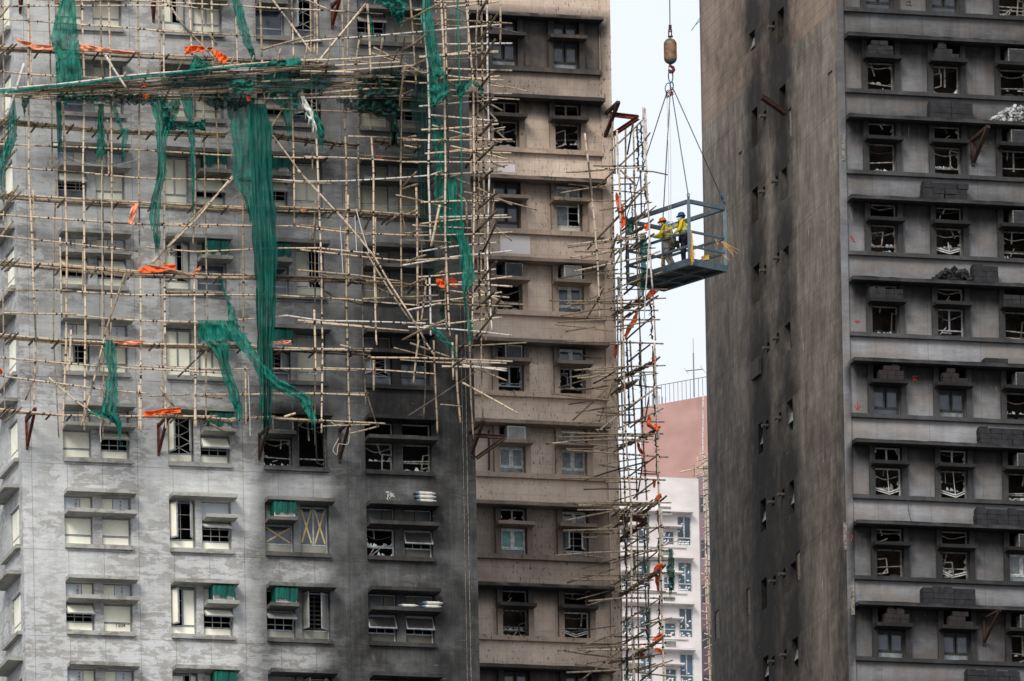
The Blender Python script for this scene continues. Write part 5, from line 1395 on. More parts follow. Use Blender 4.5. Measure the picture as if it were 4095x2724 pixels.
drape('safety_net', R('00', '880 100 135', '1100 80 155', '1280 60 158', '1430 0 90')+R('10', '0 -10 45', '190 0 45'), FL, 1.8, 'net_green', 'ragged green net hanging at the left edge below the platform tip', folds=2)
drape('safety_net', [(q('00', *a), q('00', *b)) for a, b in (((-20, 818), (-20, 860)), ((150, 818), (150, 850)), ((450, 780), (450, 815)), ((800, 755), (800, 785)), ((1100, 712), (1100, 745)), ((1500, 672), (1500, 700)), ((1900, 625), (1900, 655)), ((2357, 588), (2357, 605)))]+R('01', '410,543 410,556'), FL, 2.62, 'net_green', 'long green net roll wrapped along the upper rim of the tilted platform', folds=1, amp=.04, rag=.5, cols=6, crump=.14)
drape('safety_net', R('00', '850 200 300', '940 198 260', '1020 215 232'), FL, 1.8, 'net_solid', 'small shredded green net tuft below the platform left of the first dangling strip', crump=.5, folds=3)
drape('safety_net', R('00', '845 440 1010', '890 480 1020', '920 540 1000', '945 600 980'), FL, 1.9, 'net_green', 'bunched green net sagging under the left half of the tilted platform', crump=.7, folds=9, cols=26)
drape('safety_net', R('00', '860 1010 1420', '910 1000 1430', '965 1040 1400'), FL, 1.85, 'net_dark', 'dark net bundle under the platform centre with orange scraps above it', crump=.7, folds=8, cols=24)
drape('safety_net', R('00', '940 512 560', '1100 520 568', '1300 525 570', '1385 538 560'), FL, 1.8, 'net_solid', 'slim green net strip hanging straight, first of the straight strips from left', folds=2, cols=8)
drape('safety_net', R('00', '955 905 958', '1150 898 955', '1300 893 968', '1445 888 972'), FL, 1.8, 'net_solid', 'straight green net strip widening to a square hem below the platform', folds=2, cols=10)
drape('safety_net', R('00', '980 1020 1070', '1100 1060 1110', '1180 1100 1135'), FL, 1.8, 'net_sheer', 'thin sheer green shred hanging right of the square hemmed strip', folds=1, cols=6)
drape('safety_net', R('00', '1180 1118 1190', '1290 1120 1175', '1385 1122 1142', '1470 1125 1160'), FL, 1.8, 'net_sheer', 'small pointed green scrap between two uprights on the third storey of windows', folds=1, cols=6)
drape('safety_net', R('00', '900 1360 1500', '1000 1400 1540', '1120 1430 1600', '1300 1440 1530', '1450 1450 1530', '1567 1450 1535')+R('10', '120 1430 1508', '250 1400 1480', '450 1370 1475', '600 1405 1475', '720 1430 1475'), FL, 1.85, 'net_green', 'long heavy green net tail ending in a frayed point over the second window column', folds=4)
drape('safety_net', R('00', '925 1480 1660', '1000 1490 1660', '1100 1500 1610', '1180 1530 1600'), FL, 2.0, 'net_green', 'glossy crumpled green net bunch beneath the platform above the heavy tail', crump=.8, folds=4)
drape('safety_net', R('00', '1130,1530 1200,1530', '1120,1700 1200,1700', '1125,1800 1190,1800', '1130,1885 1180,1885')[:0]+[(q('00', 1530, 1145), q('00', 1530, 1200)), (q('00', 1620, 1125), q('00', 1620, 1200)), (q('00', 1740, 1130), q('00', 1740, 1200)), (q('00', 1885, 1135), q('00', 1885, 1185))], FL, 1.95, 'net_solid', 'green net swag looping sideways from the heavy tail to the next upright', crump=.4, folds=2)
drape('safety_net', R('00', '860 1660 1770', '1000 1690 1780', '1100 1720 1770', '1200 1720 1790', '1400 1755 1800', '1567 1760 1800')+R('10', '150 1762 1795', '300 1768 1785', '400 1775 1785'), FL, 1.85, 'net_green', 'thin green strip hanging down the open casement column beside the heavy tail', folds=2, cols=8)
drape('safety_net', R('00', '850 1840 2340', '900 1850 2330', '950 1880 2320', '1000 1990 2200'), FL, 1.85, 'net_dark', 'dark frayed net mass under the platform left of the widest green curtain', crump=.8, folds=8, cols=26)
drape('safety_net', R('00', '740 2100 2357', '790 2120 2350', '830 2150 2340'), FL, 2.5, 'net_green', 'small green net heap lying on the tilted platform right of its middle', crump=.6, folds=5)
drape('safety_net', R('00', '500 1790 1800', '560 1765 1880', '620 1745 2000', '660 1740 1900'), FL, 1.7, 'net_green', 'green triangular net flap rising above the platform under an orange sheet', folds=3, rag=.2)
drape('safety_net', [((1000, 415), (1060, 415)), ((990, 520), (1088, 520)), ((1000, 681), (1088, 681)), ((1004, 800), (1098, 800)), ((1005, 900), (1104, 900)), ((1010, 1000), (1112, 1000)), ((1022, 1150), (1106, 1150)), ((1025, 1280), (1098, 1280)), ((1030, 1400), (1092, 1400)), ((1036, 1550), (1088, 1550)), ((1035, 1690), (1082, 1690))], FL, 2.0, 'net_solid', 'widest and longest dark green net curtain hanging from platform to scaffold foot', folds=5, amp=.16, cols=22)
drape('safety_net', R('00', '930 2105 2357', '1150 2110 2357', '1350 2140 2357', '1567 2150 2357')+R('10', '100 2150 2357', '250 2240 2357', '420 2290 2357'), FL, 1.7, 'net_sheer', 'sheer green net veil just left of the widest green curtain', folds=5)
drape('safety_net', R('10', '980 2030 2050', '1080 2040 2065', '1200 2085 2110', '1290 2095 2165', '1380 2100 2180', '1400 2105 2190'), FL, 1.9, 'net_green', 'thin green net string widening as it falls onto the draped blanket of netting', folds=1, cols=8)
drape('safety_net', R('10', '1380 1825 2175', '1450 1840 2215', '1567 1855 2262')+[(q('20', 1860, 10), q('20', 2110, 10)), (q('20', 1930, 60), q('20', 2120, 60)), (q('20', 2000, 170), q('20', 2100, 170)), (q('20', 2050, 350), q('20', 2150, 350)), (q('20', 2100, 480), q('20', 2200, 480)), (q('20', 2150, 600), q('20', 2210, 600)), (q('20', 2180, 690), q('20', 2232, 690))], FL, 1.95, 'net_green', 'broad green net draped over a ledger and tapering to a tail above the open windows', folds=6, amp=.16, cols=20)
drape('safety_net', [((925, 1340), (985, 1330)), ((965, 1400), (1010, 1380)), ((1000, 1440), (1030, 1415)), ((1030, 1500), (1060, 1460)), ((1100, 1560), (1120, 1520)), ((1170, 1588), (1185, 1550)), ((1195, 1600), (1235, 1580)), ((1215, 1635), (1250, 1610)), ((1245, 1672), (1262, 1668))], FL, 2.05, 'net_green', 'green net tail sweeping right across the widest curtain to the third window column', folds=2, cols=9)
drape('safety_net', R('20', '0 1000 1015', '0 975 1045', '120 955 1075', '290 1000 1082', '400 970 1080', '480 965 1085', '560 950 1085')+[(q('20', 905, 650), q('20', 1070, 650)), (q('20', 930, 690), q('20', 1080, 690)), (q('20', 1060, 730), q('20', 1095, 740)), (q('20', 1100, 840), q('20', 1120, 850))], FL, 1.9, 'net_green', 'green net hung on leaning poles in front of the leftmost window column', folds=3, amp=.14)
drape('safety_net', [(q('20', 800, 650), q('20', 830, 672)), (q('20', 870, 645), q('20', 900, 700)), (q('20', 960, 665), q('20', 980, 715)), (q('20', 1020, 690), q('20', 1020, 715))], FL, 1.92, 'net_green', 'green net shred trailing left along the lowest deck pole', folds=1, cols=6)
drape('safety_net', R('01', '-20 1525 1600', '200 1515 1630', '450 1565 1675', '560 1575 1700', '680 1590 1735', '770 1590 1775'), FL, 1.95, 'net_green', 'bright green net wrapped behind the pale upright at the corner cluster top', folds=3)
drape('safety_net', R('01', '772 1590 1775', '850 1590 1782', '900 1595 1765', '960 1600 1690', '975 1600 1630'), FL, 2.0, 'net_green', 'bright green net gathered like a cape between pale upright and green cord', folds=5)
drape('safety_net', R('01', '540 1520 1555', '700 1490 1580', '800 1455 1590', '950 1400 1590', '1050 1440 1590', '1300 1490 1600', '1567 1490 1605')+R('11', '200 1500 1600', '450 1510 1600', '620 1540 1620', '700 1565 1640', '850 1575 1655', '1000 1600 1665', '1100 1620 1680'), FL, 1.3, 'net_darksheer', 'dark sheer net column falling behind the pale upright of the corner cluster', folds=3)
drape('safety_net', R('01', '1060 1600 1625', '1180 1610 1760', '1400 1640 1755', '1567 1660 1750')+R('11', '80 1640 1870', '250 1650 1850', '420 1680 1905', '560 1700 1910', '650 1760 1920'), FL, 1.4, 'net_green', 'sheer teal net veil stretched between the pale upright and the green cord', folds=4)
drape('safety_net', R('11', '560 1830 1905', '700 1870 1965', '800 1885 1995', '900 1880 2005', '1010 1890 2020')+R('11', '1130 1900 1930', '1300 1925 1950', '1450 1950 1985', '1522 1962 1982'), FL, 1.7, 'net_green', 'forked green net tail hanging lowest at the right of the corner cluster', folds=2, cols=10)
drape('safety_net', R('11', '1080 1680 1750', '1200 1690 1775', '1350 1700 1790', '1400 1720 1785'), FL, 1.2, 'net_dark', 'dark net scrap beside the orange tarp low in the corner cluster', folds=2, cols=8, crump=.3)
drape('safety_net', R('11', '1430 1600 1640', '1500 1640 1720', '1567 1700 1770')+R('21', '50 1760 1820', '120 1810 1850'), FL, 1.6, 'net_sheer', 'thin green net wisp trailing at the foot of the corner cluster', folds=1, cols=6)
drape('safety_net', R('01', '-20 950 1390', '30 1130 1380', '80 1200 1375', '140 1260 1370', '210 1295 1335'), FL, 1.8, 'net_green', 'dark green net bunched at the top edge above the fourth window column', crump=.6, folds=6, cols=18)
drape('safety_net', R('01', '150 1035 1050', '240 1050 1075', '340 1060 1085'), FL, 1.7, 'net_sheer', 'tiny green shred beside the open awning window at top', folds=1, cols=5)
drape('safety_net', R('01', '610 1130 1340', '700 980 1350', '820 940 1345', '920 900 1340', '1010 850 1330', '1080 1200 1310', '1220 1240 1310', '1300 1260 1300'), FL, 1.9, 'net_dark', 'large blackened net tangle caught under the right end of the tilted platform', crump=1., folds=7, cols=24)
drape('safety_net', R('01', '890 730 840', '930 740 870', '960 790 900', '1000 820 880'), FL, 1.8, 'net_dark', 'small blackened net tuft left of the large tangle', crump=.7, folds=4)
drape('safety_net', R('01', '840 290 350', '900 310 410', '960 340 400', '1000 360 375'), FL, 2.0, 'net_green', 'bright green knot of net beside the torn white sheet', crump=.7, folds=3, cols=10)
drape('safety_net', R('01', '900 395 440', '1050 470 560', '1150 520 620', '1230 560 638', '1320 580 610'), FL, 1.95, 'net_green', 'green net pennant hanging right of the torn white sheet', folds=3)
drape('white_sheet', R('01', '885 410 445', '960 430 480', '1030 460 525', '1090 480 530', '1160 520 552'), FL, 2.0, 'sheet_white', 'torn white plastic sheet dangling below the tilted platform', 'sheet', folds=1, amp=.06, rag=.5, cols=8)
drape('safety_net', R('01', '600 0 760', '680 0 740', '760 0 700', '850 60 640'), FL, 2.25, 'net_darksheer', 'sheer dark net stretched flat on the tilted platform right of its middle', folds=6, cols=24, rag=.6)
drape('safety_net', R('00', '650 1560 2357', '720 1500 2357', '790 1500 2357'), FL, 2.3, 'net_darksheer', 'sheer dark net stretched flat on the middle of the tilted platform', folds=6, cols=24, rag=.6)
drape('safety_net', R('01', '730 20 330', '830 30 320', '900 120 250', '1010 250 330', '1200 285 330'), FL, 1.8, 'net_sheer', 'faint green net veil over the green air conditioner behind the platform', folds=3, rag=.6)
drape('hanging_cord', R('01', '-20 1843 1868', '400 1855 1872', '700 1862 1878', '1000 1872 1898', '1300 1878 1896', '1567 1882 1898')+R('11', '300 1880 1902', '600 1882 1900'), FL, 2.0, 'net_green', 'long bright green twisted cord hanging through the corner cluster', 'cord', folds=1, cols=5, amp=.03, rag=.2)
drape('safety_net', [(q('01', 1800, 740), q('01', 1830, 800)), (q('01', 1840, 770), q('01', 1860, 900)), (q('01', 1900, 775), q('01', 1930, 830)), (q('01', 1970, 740), q('01', 1990, 775)), (q('01', 2010, 730), q('01', 2040, 800)), (q('01', 2050, 790), q('01', 2075, 830))], FL, 1.95, 'net_green', 'knotted green net garland tied across the uprights of the corner cluster', crump=.7, folds=2, cols=8)
drape('safety_net', R('01', '820 1840 1930', '880 1855 1910', '950 1880 1900'), FL, 1.98, 'net_green', 'green net tassel below the knotted garland', crump=.5, folds=2, cols=6)
drape('safety_net', R('12', '450 1055 1110', '520 1060 1115', '600 1080 1110'), FB, 1.2, 'net_solid', 'green net bundle tied high on the standing scaffold beside an orange tarp', crump=.4, folds=2, cols=8)
drape('safety_net', R('12', '590 1175 1230', '700 1170 1250', '850 1180 1240', '1000 1190 1240', '1140 1185 1215'), FB, 1.1, 'net_solid', 'green net strip inside the standing scaffold left of the workers', crump=.3, folds=2, cols=8)
drape('safety_net', R('12', '980 965 990', '1100 970 995', '1150 975 990'), FB, 1., 'net_solid', 'small green scrap against the sky on the standing scaffold beneath the basket', folds=1, cols=5)
drape('safety_net', R('22', '295 1200 1225', '380 1205 1235', '450 1225 1235'), FB, 1., 'net_dark', 'dark frayed scrap against the sky above the railing', crump=.3, folds=1, cols=5)
drape('safety_net', R('32', '350 1440 1478', '450 1442 1488', '540 1415 1490', '600 1440 1500', '670 1440 1490', '760 1446 1462'), FB, 1.3, 'net_solid', 'shaggy green net hanging from a pole end over the white block', crump=.5, folds=3, cols=10)
drape('safety_net', R('32', '385 1112 1128', '480 1115 1140', '575 1120 1142'), FB, .6, 'net_solid', 'green net wisp between standing scaffold uprights level with the shaggy net', folds=1, cols=5)
# charred cords
for i, (t_, lb) in enumerate((('02 1185,1130 1195,1300 1205,1567', 'charred net cord at the top of the standing scaffold nearest the pale pole'), ('02 1150,1160 1158,1350 1160,1567', 'thin charred cord hanging at the top centre of the standing scaffold'),
                   ('12 1085,130 1105,300 1110,560', 'charred cord beside the green bundle on the standing scaffold'), ('12 1220,30 1230,200 1220,420', 'charred cord above the workers end of the standing scaffold'), ('12 1048,600 1055,900 1060,1120', 'blue black cord behind the left uprights of the standing scaffold'),
                   ('12 1275,1240 1285,1400 1290,1560', 'charred cord below the rust coloured tarp, right of the scaffold'), ('22 1050,30 1062,250 1080,760', 'thick charred net rope in the middle of the standing scaffold'), ('22 1170,30 1180,350 1195,700', 'charred rope right of the thick one against the sky'), ('22 1295,50 1305,400 1312,700', 'charred rope on the right upright above the terracotta gable'),
                   ('22 1320,870 1328,1060 1335,1270', 'charred rope crossing in front of the terracotta gable'), ('32 1040,0 1045,500 1050,1000', 'charred net wrapped round the left uprights before the white block'), ('32 1048,1000 1055,1300 1060,1567', 'charred net wrapped low round the left uprights'), ('32 1225,60 1215,300 1235,900', 'long charred cord centred before the white block'), ('32 1345,0 1350,300 1352,600', 'charred net shreds on the right upright before the white block'), ('32 1355,780 1352,1000 1360,1130', 'charred shred on the right upright below the orange strap'), ('32 1235,900 1240,1100 1250,1200', 'lower end of charred cord centred before the white block'))):
    pts = s2(t_); P = polyl(pts, 22); g = MB(); c0 = FB.w(*pts[0], 1.2)
    W_ = [FB.w(x+random.uniform(-3, 3), y, 1.15) for x, y in P]
    g.tube(W_, [random.uniform(.012, .045) for _ in W_], 5)
    for _ in range(26):
        b = random.choice(W_); g.poly([b, b+Vector((0, 0, .05)), b+Vector((random.uniform(-.14, .14), 0, random.uniform(-.16, .02)))])
    o = g.build('charred_cord', 'net_dark' if i % 3 == 0 else 'lashing', None, None, False, tuple(c0)); tag(o, lb, 'cord')

# orange plastic sheets
def flat(name, rc, pts, fr, n, mat, label, cat='tarp', curl=.1, dn=0.):
    P = [q(rc, *p) for p in pts]; m = len(P)//2
    rows = [(P[i], P[-1-i]) for i in range(m)]
    return drape(name, rows, fr, n, mat, label, cat, folds=.6, amp=curl, rag=.0, cols=6, crump=.12, solid=True)
flat('orange_sheet', '00', [(138, 345), (200, 372), (330, 408), (490, 420), (490, 465), (320, 455), (210, 412), (180, 400)], FL, 1.6, 'sheet_peach', 'faded peach plastic strip lying on the top deck at the left corner')
flat('orange_sheet', '00', [(728, 405), (820, 410), (1000, 450), (1285, 478), (1285, 500), (1120, 500), (900, 480), (728, 465)], FL, 1.6, 'sheet_peach', 'faded peach plastic strip right of the fanned green net')
flat('orange_sheet', '00', [(1700, 430), (1760, 425), (1880, 420), (1880, 470), (1760, 490), (1700, 500)], FL, 1.65, 'sheet_orange', 'short orange sheet above the green triangular flap')
flat('orange_sheet', '00', [(1965, 440), (2030, 480), (2105, 535), (2065, 595), (2010, 560), (1965, 520)], FL, 1.65, 'sheet_orange', 'bent orange sheet hanging off the top deck right of the diagonal pole')
flat('orange_sheet', '00', [(1885, 462), (1920, 440), (1950, 435), (1950, 465), (1920, 470), (1895, 470)], FL, 1.65, 'sheet_rust', 'torn rusty scrap between the two orange sheets on the top deck')
flat('orange_sheet', '00', [(1320, 780), (1340, 775), (1350, 790), (1345, 802), (1330, 805), (1318, 798)], FL, 2.4, 'sheet_orange', 'tiny orange scrap on the tilted platform')
flat('orange_sheet', '00', [(1315, 875), (1345, 870), (1370, 885), (1365, 902), (1335, 905), (1318, 895)], FL, 2.2, 'sheet_orange', 'small orange scrap tucked under the tilted platform centre')
flat('orange_sheet', '00', [(2270, 885), (2300, 885), (2310, 900), (2300, 930), (2280, 935), (2270, 905)], FL, 2.2, 'sheet_orange', 'small orange scrap beneath the platform near the widest curtain top')
flat('orange_sheet', '10', [(1222, 305), (1275, 303), (1262, 370), (1230, 503), (1176, 488), (1198, 390)], FL, 1.7, 'sheet_peach', 'orange plastic strip hanging vertically below the third deck')
flat('orange_sheet', '10', [(1270, 900), (1350, 880), (1500, 870), (1618, 862), (1620, 915), (1500, 935), (1400, 945), (1285, 942)], FL, 1.65, 'sheet_orange', 'crumpled bright orange tarp on the fourth deck under leaning poles')
flat('orange_sheet', '10', [(1752, 960), (1800, 920), (1850, 880), (1852, 905), (1815, 940), (1765, 965)], FL, 1.65, 'sheet_peach', 'thin orange flap curling up beside the casement on the fourth deck')
flat('orange_sheet', '20', [(1040, 0), (1150, 3), (1335, 3), (1335, 22), (1200, 40), (1040, 20)], FL, 1.6, 'sheet_peach', 'flat peach sheet on the fifth deck right of the hanging green net')
flat('orange_sheet', '20', [(1320, 655), (1500, 635), (1668, 616), (1665, 660), (1500, 680), (1325, 702)], FL, 1.65, 'sheet_orange', 'bright orange sheet lying on the lowest deck')
flat('orange_sheet', '20', [(-10, 250), (8, 255), (25, 290), (20, 305), (5, 312), (-10, 310)], FL, 1.65, 'sheet_orange', 'orange scrap cut by the left edge of the picture')
flat('orange_sheet', '21', [(150, 5), (240, 5), (325, -5), (325, 20), (240, 28), (150, 28)], FL, 1.6, 'sheet_peach', 'peach scrap on the fifth deck right of the widest green curtain')
flat('orange_sheet', '11', [(410, 358), (440, 362), (462, 370), (455, 382), (430, 385), (415, 378)], FL, 1.6, 'sheet_peach', 'small peach scrap on the third deck below pale shutters')
flat('orange_sheet', '11', [(1658, 1000), (1700, 1000), (1735, 1030), (1738, 1085), (1700, 1075), (1658, 1055)], FL, 1.7, 'sheet_orange', 'bright orange tarp flap in the corner cluster')
flat('orange_sheet', '11', [(1700, 992), (1820, 990), (1850, 1030), (1852, 1085), (1820, 1085), (1710, 1030)], FL, 1.2, 'sheet_rust', 'rust coloured tarp shaded behind the bright flap in the corner cluster')
flat('orange_sheet', '01', [(1110, 1445), (1130, 1440), (1165, 1440), (1160, 1455), (1130, 1460), (1108, 1455)], FL, 1.2, 'sheet_rust', 'small rust coloured scrap above the second deck right side')
flat('orange_sheet', '12', [(955, 200), (975, 225), (1030, 360), (1042, 500), (1010, 540), (975, 400), (960, 300), (950, 240)], FB, .8, 'sheet_orange', 'long orange tarp hanging at the top left of the standing scaffold')
flat('orange_sheet', '12', [(1215, 500), (1255, 490), (1265, 520), (1258, 545), (1235, 560), (1215, 530)], FB, 1.2, 'sheet_orange', 'orange scrap at the workers hand height on the standing scaffold')
flat('orange_sheet', '12', [(1280, 1095), (1318, 1100), (1322, 1135), (1300, 1150), (1240, 1175), (1232, 1150)], FB, 1.4, 'sheet_rust', 'rust red tarp knot below the basket on the standing scaffold')
flat('orange_sheet', '12', [(1140, 1300), (1160, 1310), (1150, 1380), (1085, 1480), (1045, 1567), (1035, 1520), (1060, 1440), (1110, 1370)], FB, .5, 'sheet_orange', 'diagonal orange strip with a round hole inside the standing scaffold')
flat('orange_sheet', '22', [(950, 30), (972, 30), (970, 100), (955, 160), (948, 160), (945, 90)], FB, .2, 'sheet_rust', 'rust coloured strip at the beige corner beside the diagonal orange strip')
flat('orange_sheet', '22', [(1302, 140), (1328, 142), (1330, 170), (1325, 200), (1290, 210), (1300, 170)], FB, 1.3, 'sheet_orange', 'orange scrap tied on the right upright above the roof railing')
flat('orange_sheet', '22', [(1260, 680), (1280, 720), (1270, 760), (1310, 800), (1300, 825), (1240, 790), (1238, 740), (1250, 700)], FB, 1.2, 'sheet_orange', 'orange strap looping left of the right upright before the terracotta gable')
flat('orange_sheet', '22', [(1315, 768), (1352, 765), (1355, 800), (1350, 825), (1320, 825), (1308, 800)], FB, 1.45, 'sheet_orange', 'orange band wrapped on the right upright before the terracotta gable')
flat('orange_sheet', '22', [(1150, 935), (1172, 940), (1180, 990), (1222, 1035), (1222, 1055), (1185, 1040), (1155, 1000), (1148, 960)], FB, .8, 'sheet_rust', 'thin rust red curl inside the scaffold left of the terracotta gable')
flat('orange_sheet', '22', [(1295, 1275), (1315, 1275), (1322, 1310), (1315, 1355), (1300, 1350), (1295, 1310)], FB, 1.3, 'sheet_rust', 'rust red rag on the right upright at the white block roof line')
flat('orange_sheet', '22', [(1345, 1415), (1372, 1408), (1378, 1450), (1350, 1465), (1305, 1468), (1320, 1440)], FB, 1.4, 'sheet_orange', 'orange tarp knot on the right upright under the white block roof line')
flat('orange_sheet', '32', [(1340, 487), (1390, 485), (1392, 540), (1370, 545), (1295, 570), (1305, 530)], FB, 1.4, 'sheet_orange', 'orange tarp tied to the right upright left of the shaggy green net')
flat('orange_sheet', '32', [(1330, 580), (1350, 600), (1352, 680), (1356, 748), (1340, 735), (1318, 660), (1316, 610), (1322, 590)], FB, 1.2, 'sheet_rust', 'long curled orange strap below the tied tarp before the white block')
flat('orange_sheet', '32', [(1360, 1130), (1382, 1130), (1385, 1175), (1350, 1190), (1290, 1200), (1310, 1170)], FB, 1.4, 'sheet_orange', 'orange tarp low on the right upright, lowest tied tarp')
flat('orange_sheet', '32', [(1310, 1262), (1345, 1262), (1380, 1285), (1375, 1310), (1350, 1305), (1315, 1280)], FB, 1.3, 'sheet_orange', 'small orange loop below the lowest tied tarp')
flat('orange_sheet', '32', [(1180, 1310), (1205, 1310), (1208, 1330), (1200, 1350), (1180, 1355), (1172, 1330)], FB, .5, 'sheet_rust', 'small rust red patch inside the scaffold near the bottom edge')

# ================================================================ steel brackets
def bracket(fr, rc, top, wallhi, walllo, n, label, mat='rust_red', w=.09):
    T_ = q(rc, *top); H_ = q(rc, *wallhi); Lo = q(rc, *walllo)
    r = empty('steel_bracket', fr.w(*Lo, 0), label=label, cat='bracket', group='rusty steel brackets on the walls')
    def part(nm, a, b):
        g = MB(); off = r.location
        g.bar(a-off, b-off, w, w*.8); g.build(nm, mat, r)
    pt = fr.w(*T_, n); ph_ = fr.w(*H_, .03); pl = fr.w(*Lo, .03)
    part('strut', pl, pt); part('arm', ph_, pt); part('back_plate', ph_+Vector((0, 0, .1)), pl-Vector((0, 0, .1)))
bracket(FL, '20', (325, 625), (240, 740), (250, 975), 1.2, 'dark red steel bracket at the left corner below the lowest deck')
bracket(FL, '20', (1550, 680), (1455, 790), (1460, 1030), 1.2, 'dark red steel bracket left of the second window column')
bracket(FL, '21', (115, 790), (30, 880), (30, 1070), 1.1, 'dark steel bracket under the widest green curtain', 'rust_brown')
bracket(FL, '21', (870, 730), (770, 830), (770, 1095), 1.3, 'dark steel bracket with looped white wire left of the burnt fourth column', 'rust_brown')
bracket(FL, '21', (2095, 735), (1965, 850), (1985, 1045), 1.5, 'steel bracket at the grey tower right corner', 'rust_brown')
bracket(FL, '00', (1430, -40), (1400, 60), (1412, 175), .9, 'dark red bracket at the top edge beside the second window column')
bracket(FL, '00', (205, -30), (182, 10), (185, 95), .8, 'dark red bracket cut by the top edge at far left')
bracket(FL, '01', (775, -20), (698, 60), (700, 235), 1.0, 'dark red bracket at the top edge between the third and fourth columns')
bracket(FB, '02', (980, 940), (860, 1050), (850, 1270), 1.2, 'dark steel bracket jutting skyward from the beige corner', 'rust_brown', .12)
bracket(FR, '03', (2025, 1165), (1870, 1300), (1885, 1500), 1.4, 'rusty bracket between second and third window columns of the burnt tower, upper one', 'rust_brown', .13)
bracket(FR, '33', (2135, 912), (1985, 990), (1985, 1215), 1.5, 'rusty bracket between second and third window columns of the burnt tower, lower one', 'rust_brown')
def beam(nm, fr, rc, a, b, n0, n1, mat, label, w=.12, cat='beam'):
    p = fr.w(*q(rc, *a), n0); r_ = fr.w(*q(rc, *b), n1); g = MB(); d = (r_-p).normalized(); s = d.cross(Vector((0, 0, 1))).normalized(); u = s.cross(d)
    for k in (-1, 1): g.bar(Vector((0, 0, 0))+u*k*w*.45, (r_-p)+u*k*w*.45, w, w*.18)
    g.bar(Vector((0, 0, 0)), (r_-p), w*.2, w)
    o = g.build(nm, mat, None); o.location = p; return tag(o, label, cat)
beam('steel_beam', FB, '02', (900, 1052), (1160, 1082), .4, .9, 'rust_red', 'burnt red steel beam across the top of the standing scaffold', .14)
beam('steel_beam', FB, '02', (905, 1255), (1160, 1085), .0, 1.2, 'rust_red', 'red steel brace rising to the top of the standing scaffold', .12)
beam('steel_beam', FL, '21', (2010, 872), (2290, 890), .8, .8, 'rust_brown', 'dark level steel beam below the corner cluster', .12)
beam('steel_beam', FL, '21', (2025, 1085), (2290, 895), .4, .9, 'rust_brown', 'dark steel prop slanting up to the level beam below the corner cluster', .10)
beam('steel_beam', FB, '32', (980, 280), (1235, 100), .0, 1.0, 'rust_red', 'red steel strut inside the scaffold before the white block', .12)
beam('steel_beam', FB, '32', (940, 60), (1240, 90), .0, .4, 'rust_red', 'level red steel beam inside the scaffold before the white block', .12)
pA = FR.g(R0, *[0, 0]) if False else None
a_ = FR.g(R0-1.1, yb*.0+rs(*q('03', -60, 945))[0], rs(*q('03', -60, 945))[1]+.25); b_ = FR.g(R0+.15, rs(*q('03', 158, 1058))[0], rs(*q('03', 158, 1058))[1])
a_ = FR.g(R0-.8, 0, 0); 
pz_ = q('03', 158, 1058); wl = FR.side(*pz_, R0); end = FR.g(R0, -wl[0], wl[1])
st = CAM+ray(*q('02', 2295, 905))*((end-CAM).y-.6)
g = MB(); d = (end-st); g.bar(Vector((0, 0, 0)), d, .19, .04); g.bar(Vector((0, 0, .10)), d+Vector((0, 0, .10)), .04, .17)
o = g.build('steel_beam', 'rust_brown', None); o.location = st; tag(o, 'dark steel channel poking out of a slot window in the blank side wall', 'beam')

# ================================================================ air conditioners, tile stacks, bags
def ac(root_loc, phi, w, h, d, style, label, group=None):
    r = empty('air_conditioner', root_loc, phi, label=label, cat='air conditioner', group=group)
    body = {'net': 'ac_white', 'white': 'ac_white', 'burnt': 'ac_burnt', 'blue': 'ac_fan'}[style]
    g = MB(); g.box(0, w, .02, d, 0, h); g.build('housing', body, r)
    g = MB(); frame_rect(g, 0, w, 0, h, -.01, .035, .03)
    g.build('front_frame', 'ac_white' if style != 'burnt' else 'burnt_frame', r)
    g = MB(); g.box(.036, w-.036, .004, .018, .036, h-.036)
    n = int((h-.08)/.045)
    for i in range(n): z = .045+i*.045; g.box(.036, w-.036, -.006, .004, z, z+.012)
    g.build('louvre_grille', {'burnt': 'ac_grill_dark', 'blue': 'ac_fan'}.get(style, 'ac_grill'), r)
    if style in ('net', 'blue'):
        g = MB(); nn_ = 9; zz_ = [h*random.uniform(.0, .5) for _ in range(nn_+1)]
        for i_ in range(nn_):
            xa, xb_ = -.03+(w+.06)*i_/nn_, -.03+(w+.06)*(i_+1)/nn_; ya, yb2 = -.04-.03*(i_ % 2), -.04-.03*((i_+1) % 2)
            g.poly([(xa, ya, zz_[i_]), (xb_, yb2, zz_[i_+1]), (xb_, yb2, h+.03), (xa, ya, h+.03)])
        g.box(-.03, -.02, -.029, d, .02, h+.03); g.box(-.02, w+.03, -.029, d, h+.02, h+.035)
        g.build('net_cover', 'net_solid', r)
    return r
colname = ['first', 'second', 'third', 'fourth']
for c, k, u0, u1, zmd in ACS:
    w_ = u1-u0; sty = 'net'
    if k == 0 and c == 2: sty = 'net'
    if c == 2 and k == 2: sty = 'burnt'
    if k == -1 and c == 1: sty = 'blue'
    rown = {-1: 'bottom', 0: 'second lowest', 1: 'third lowest', 2: 'fourth lowest', 3: 'fifth lowest', 4: 'sixth lowest', 5: 'seventh lowest', 6: 'eighth lowest', 7: 'top'}[k]
    ac(FL.g(u0+w_*.22, -.42, zmd+.003), PHI, min(.78, w_*.72), .46, .5, sty, f'{"scorched" if sty == "burnt" else "green covered"} air conditioner on the {colname[c]} column, {rown} storey of the grey tower', 'air conditioners on the grey tower shelves')
for i, (j, sty, nm) in {2: (0, 'white', 'white'), 3: (0, 'white', 'white'), 4: (1, 'white', 'white framed'), 5: (0, 'white', 'old'), 6: (0, 'white', 'weathered')}.items():
    pass
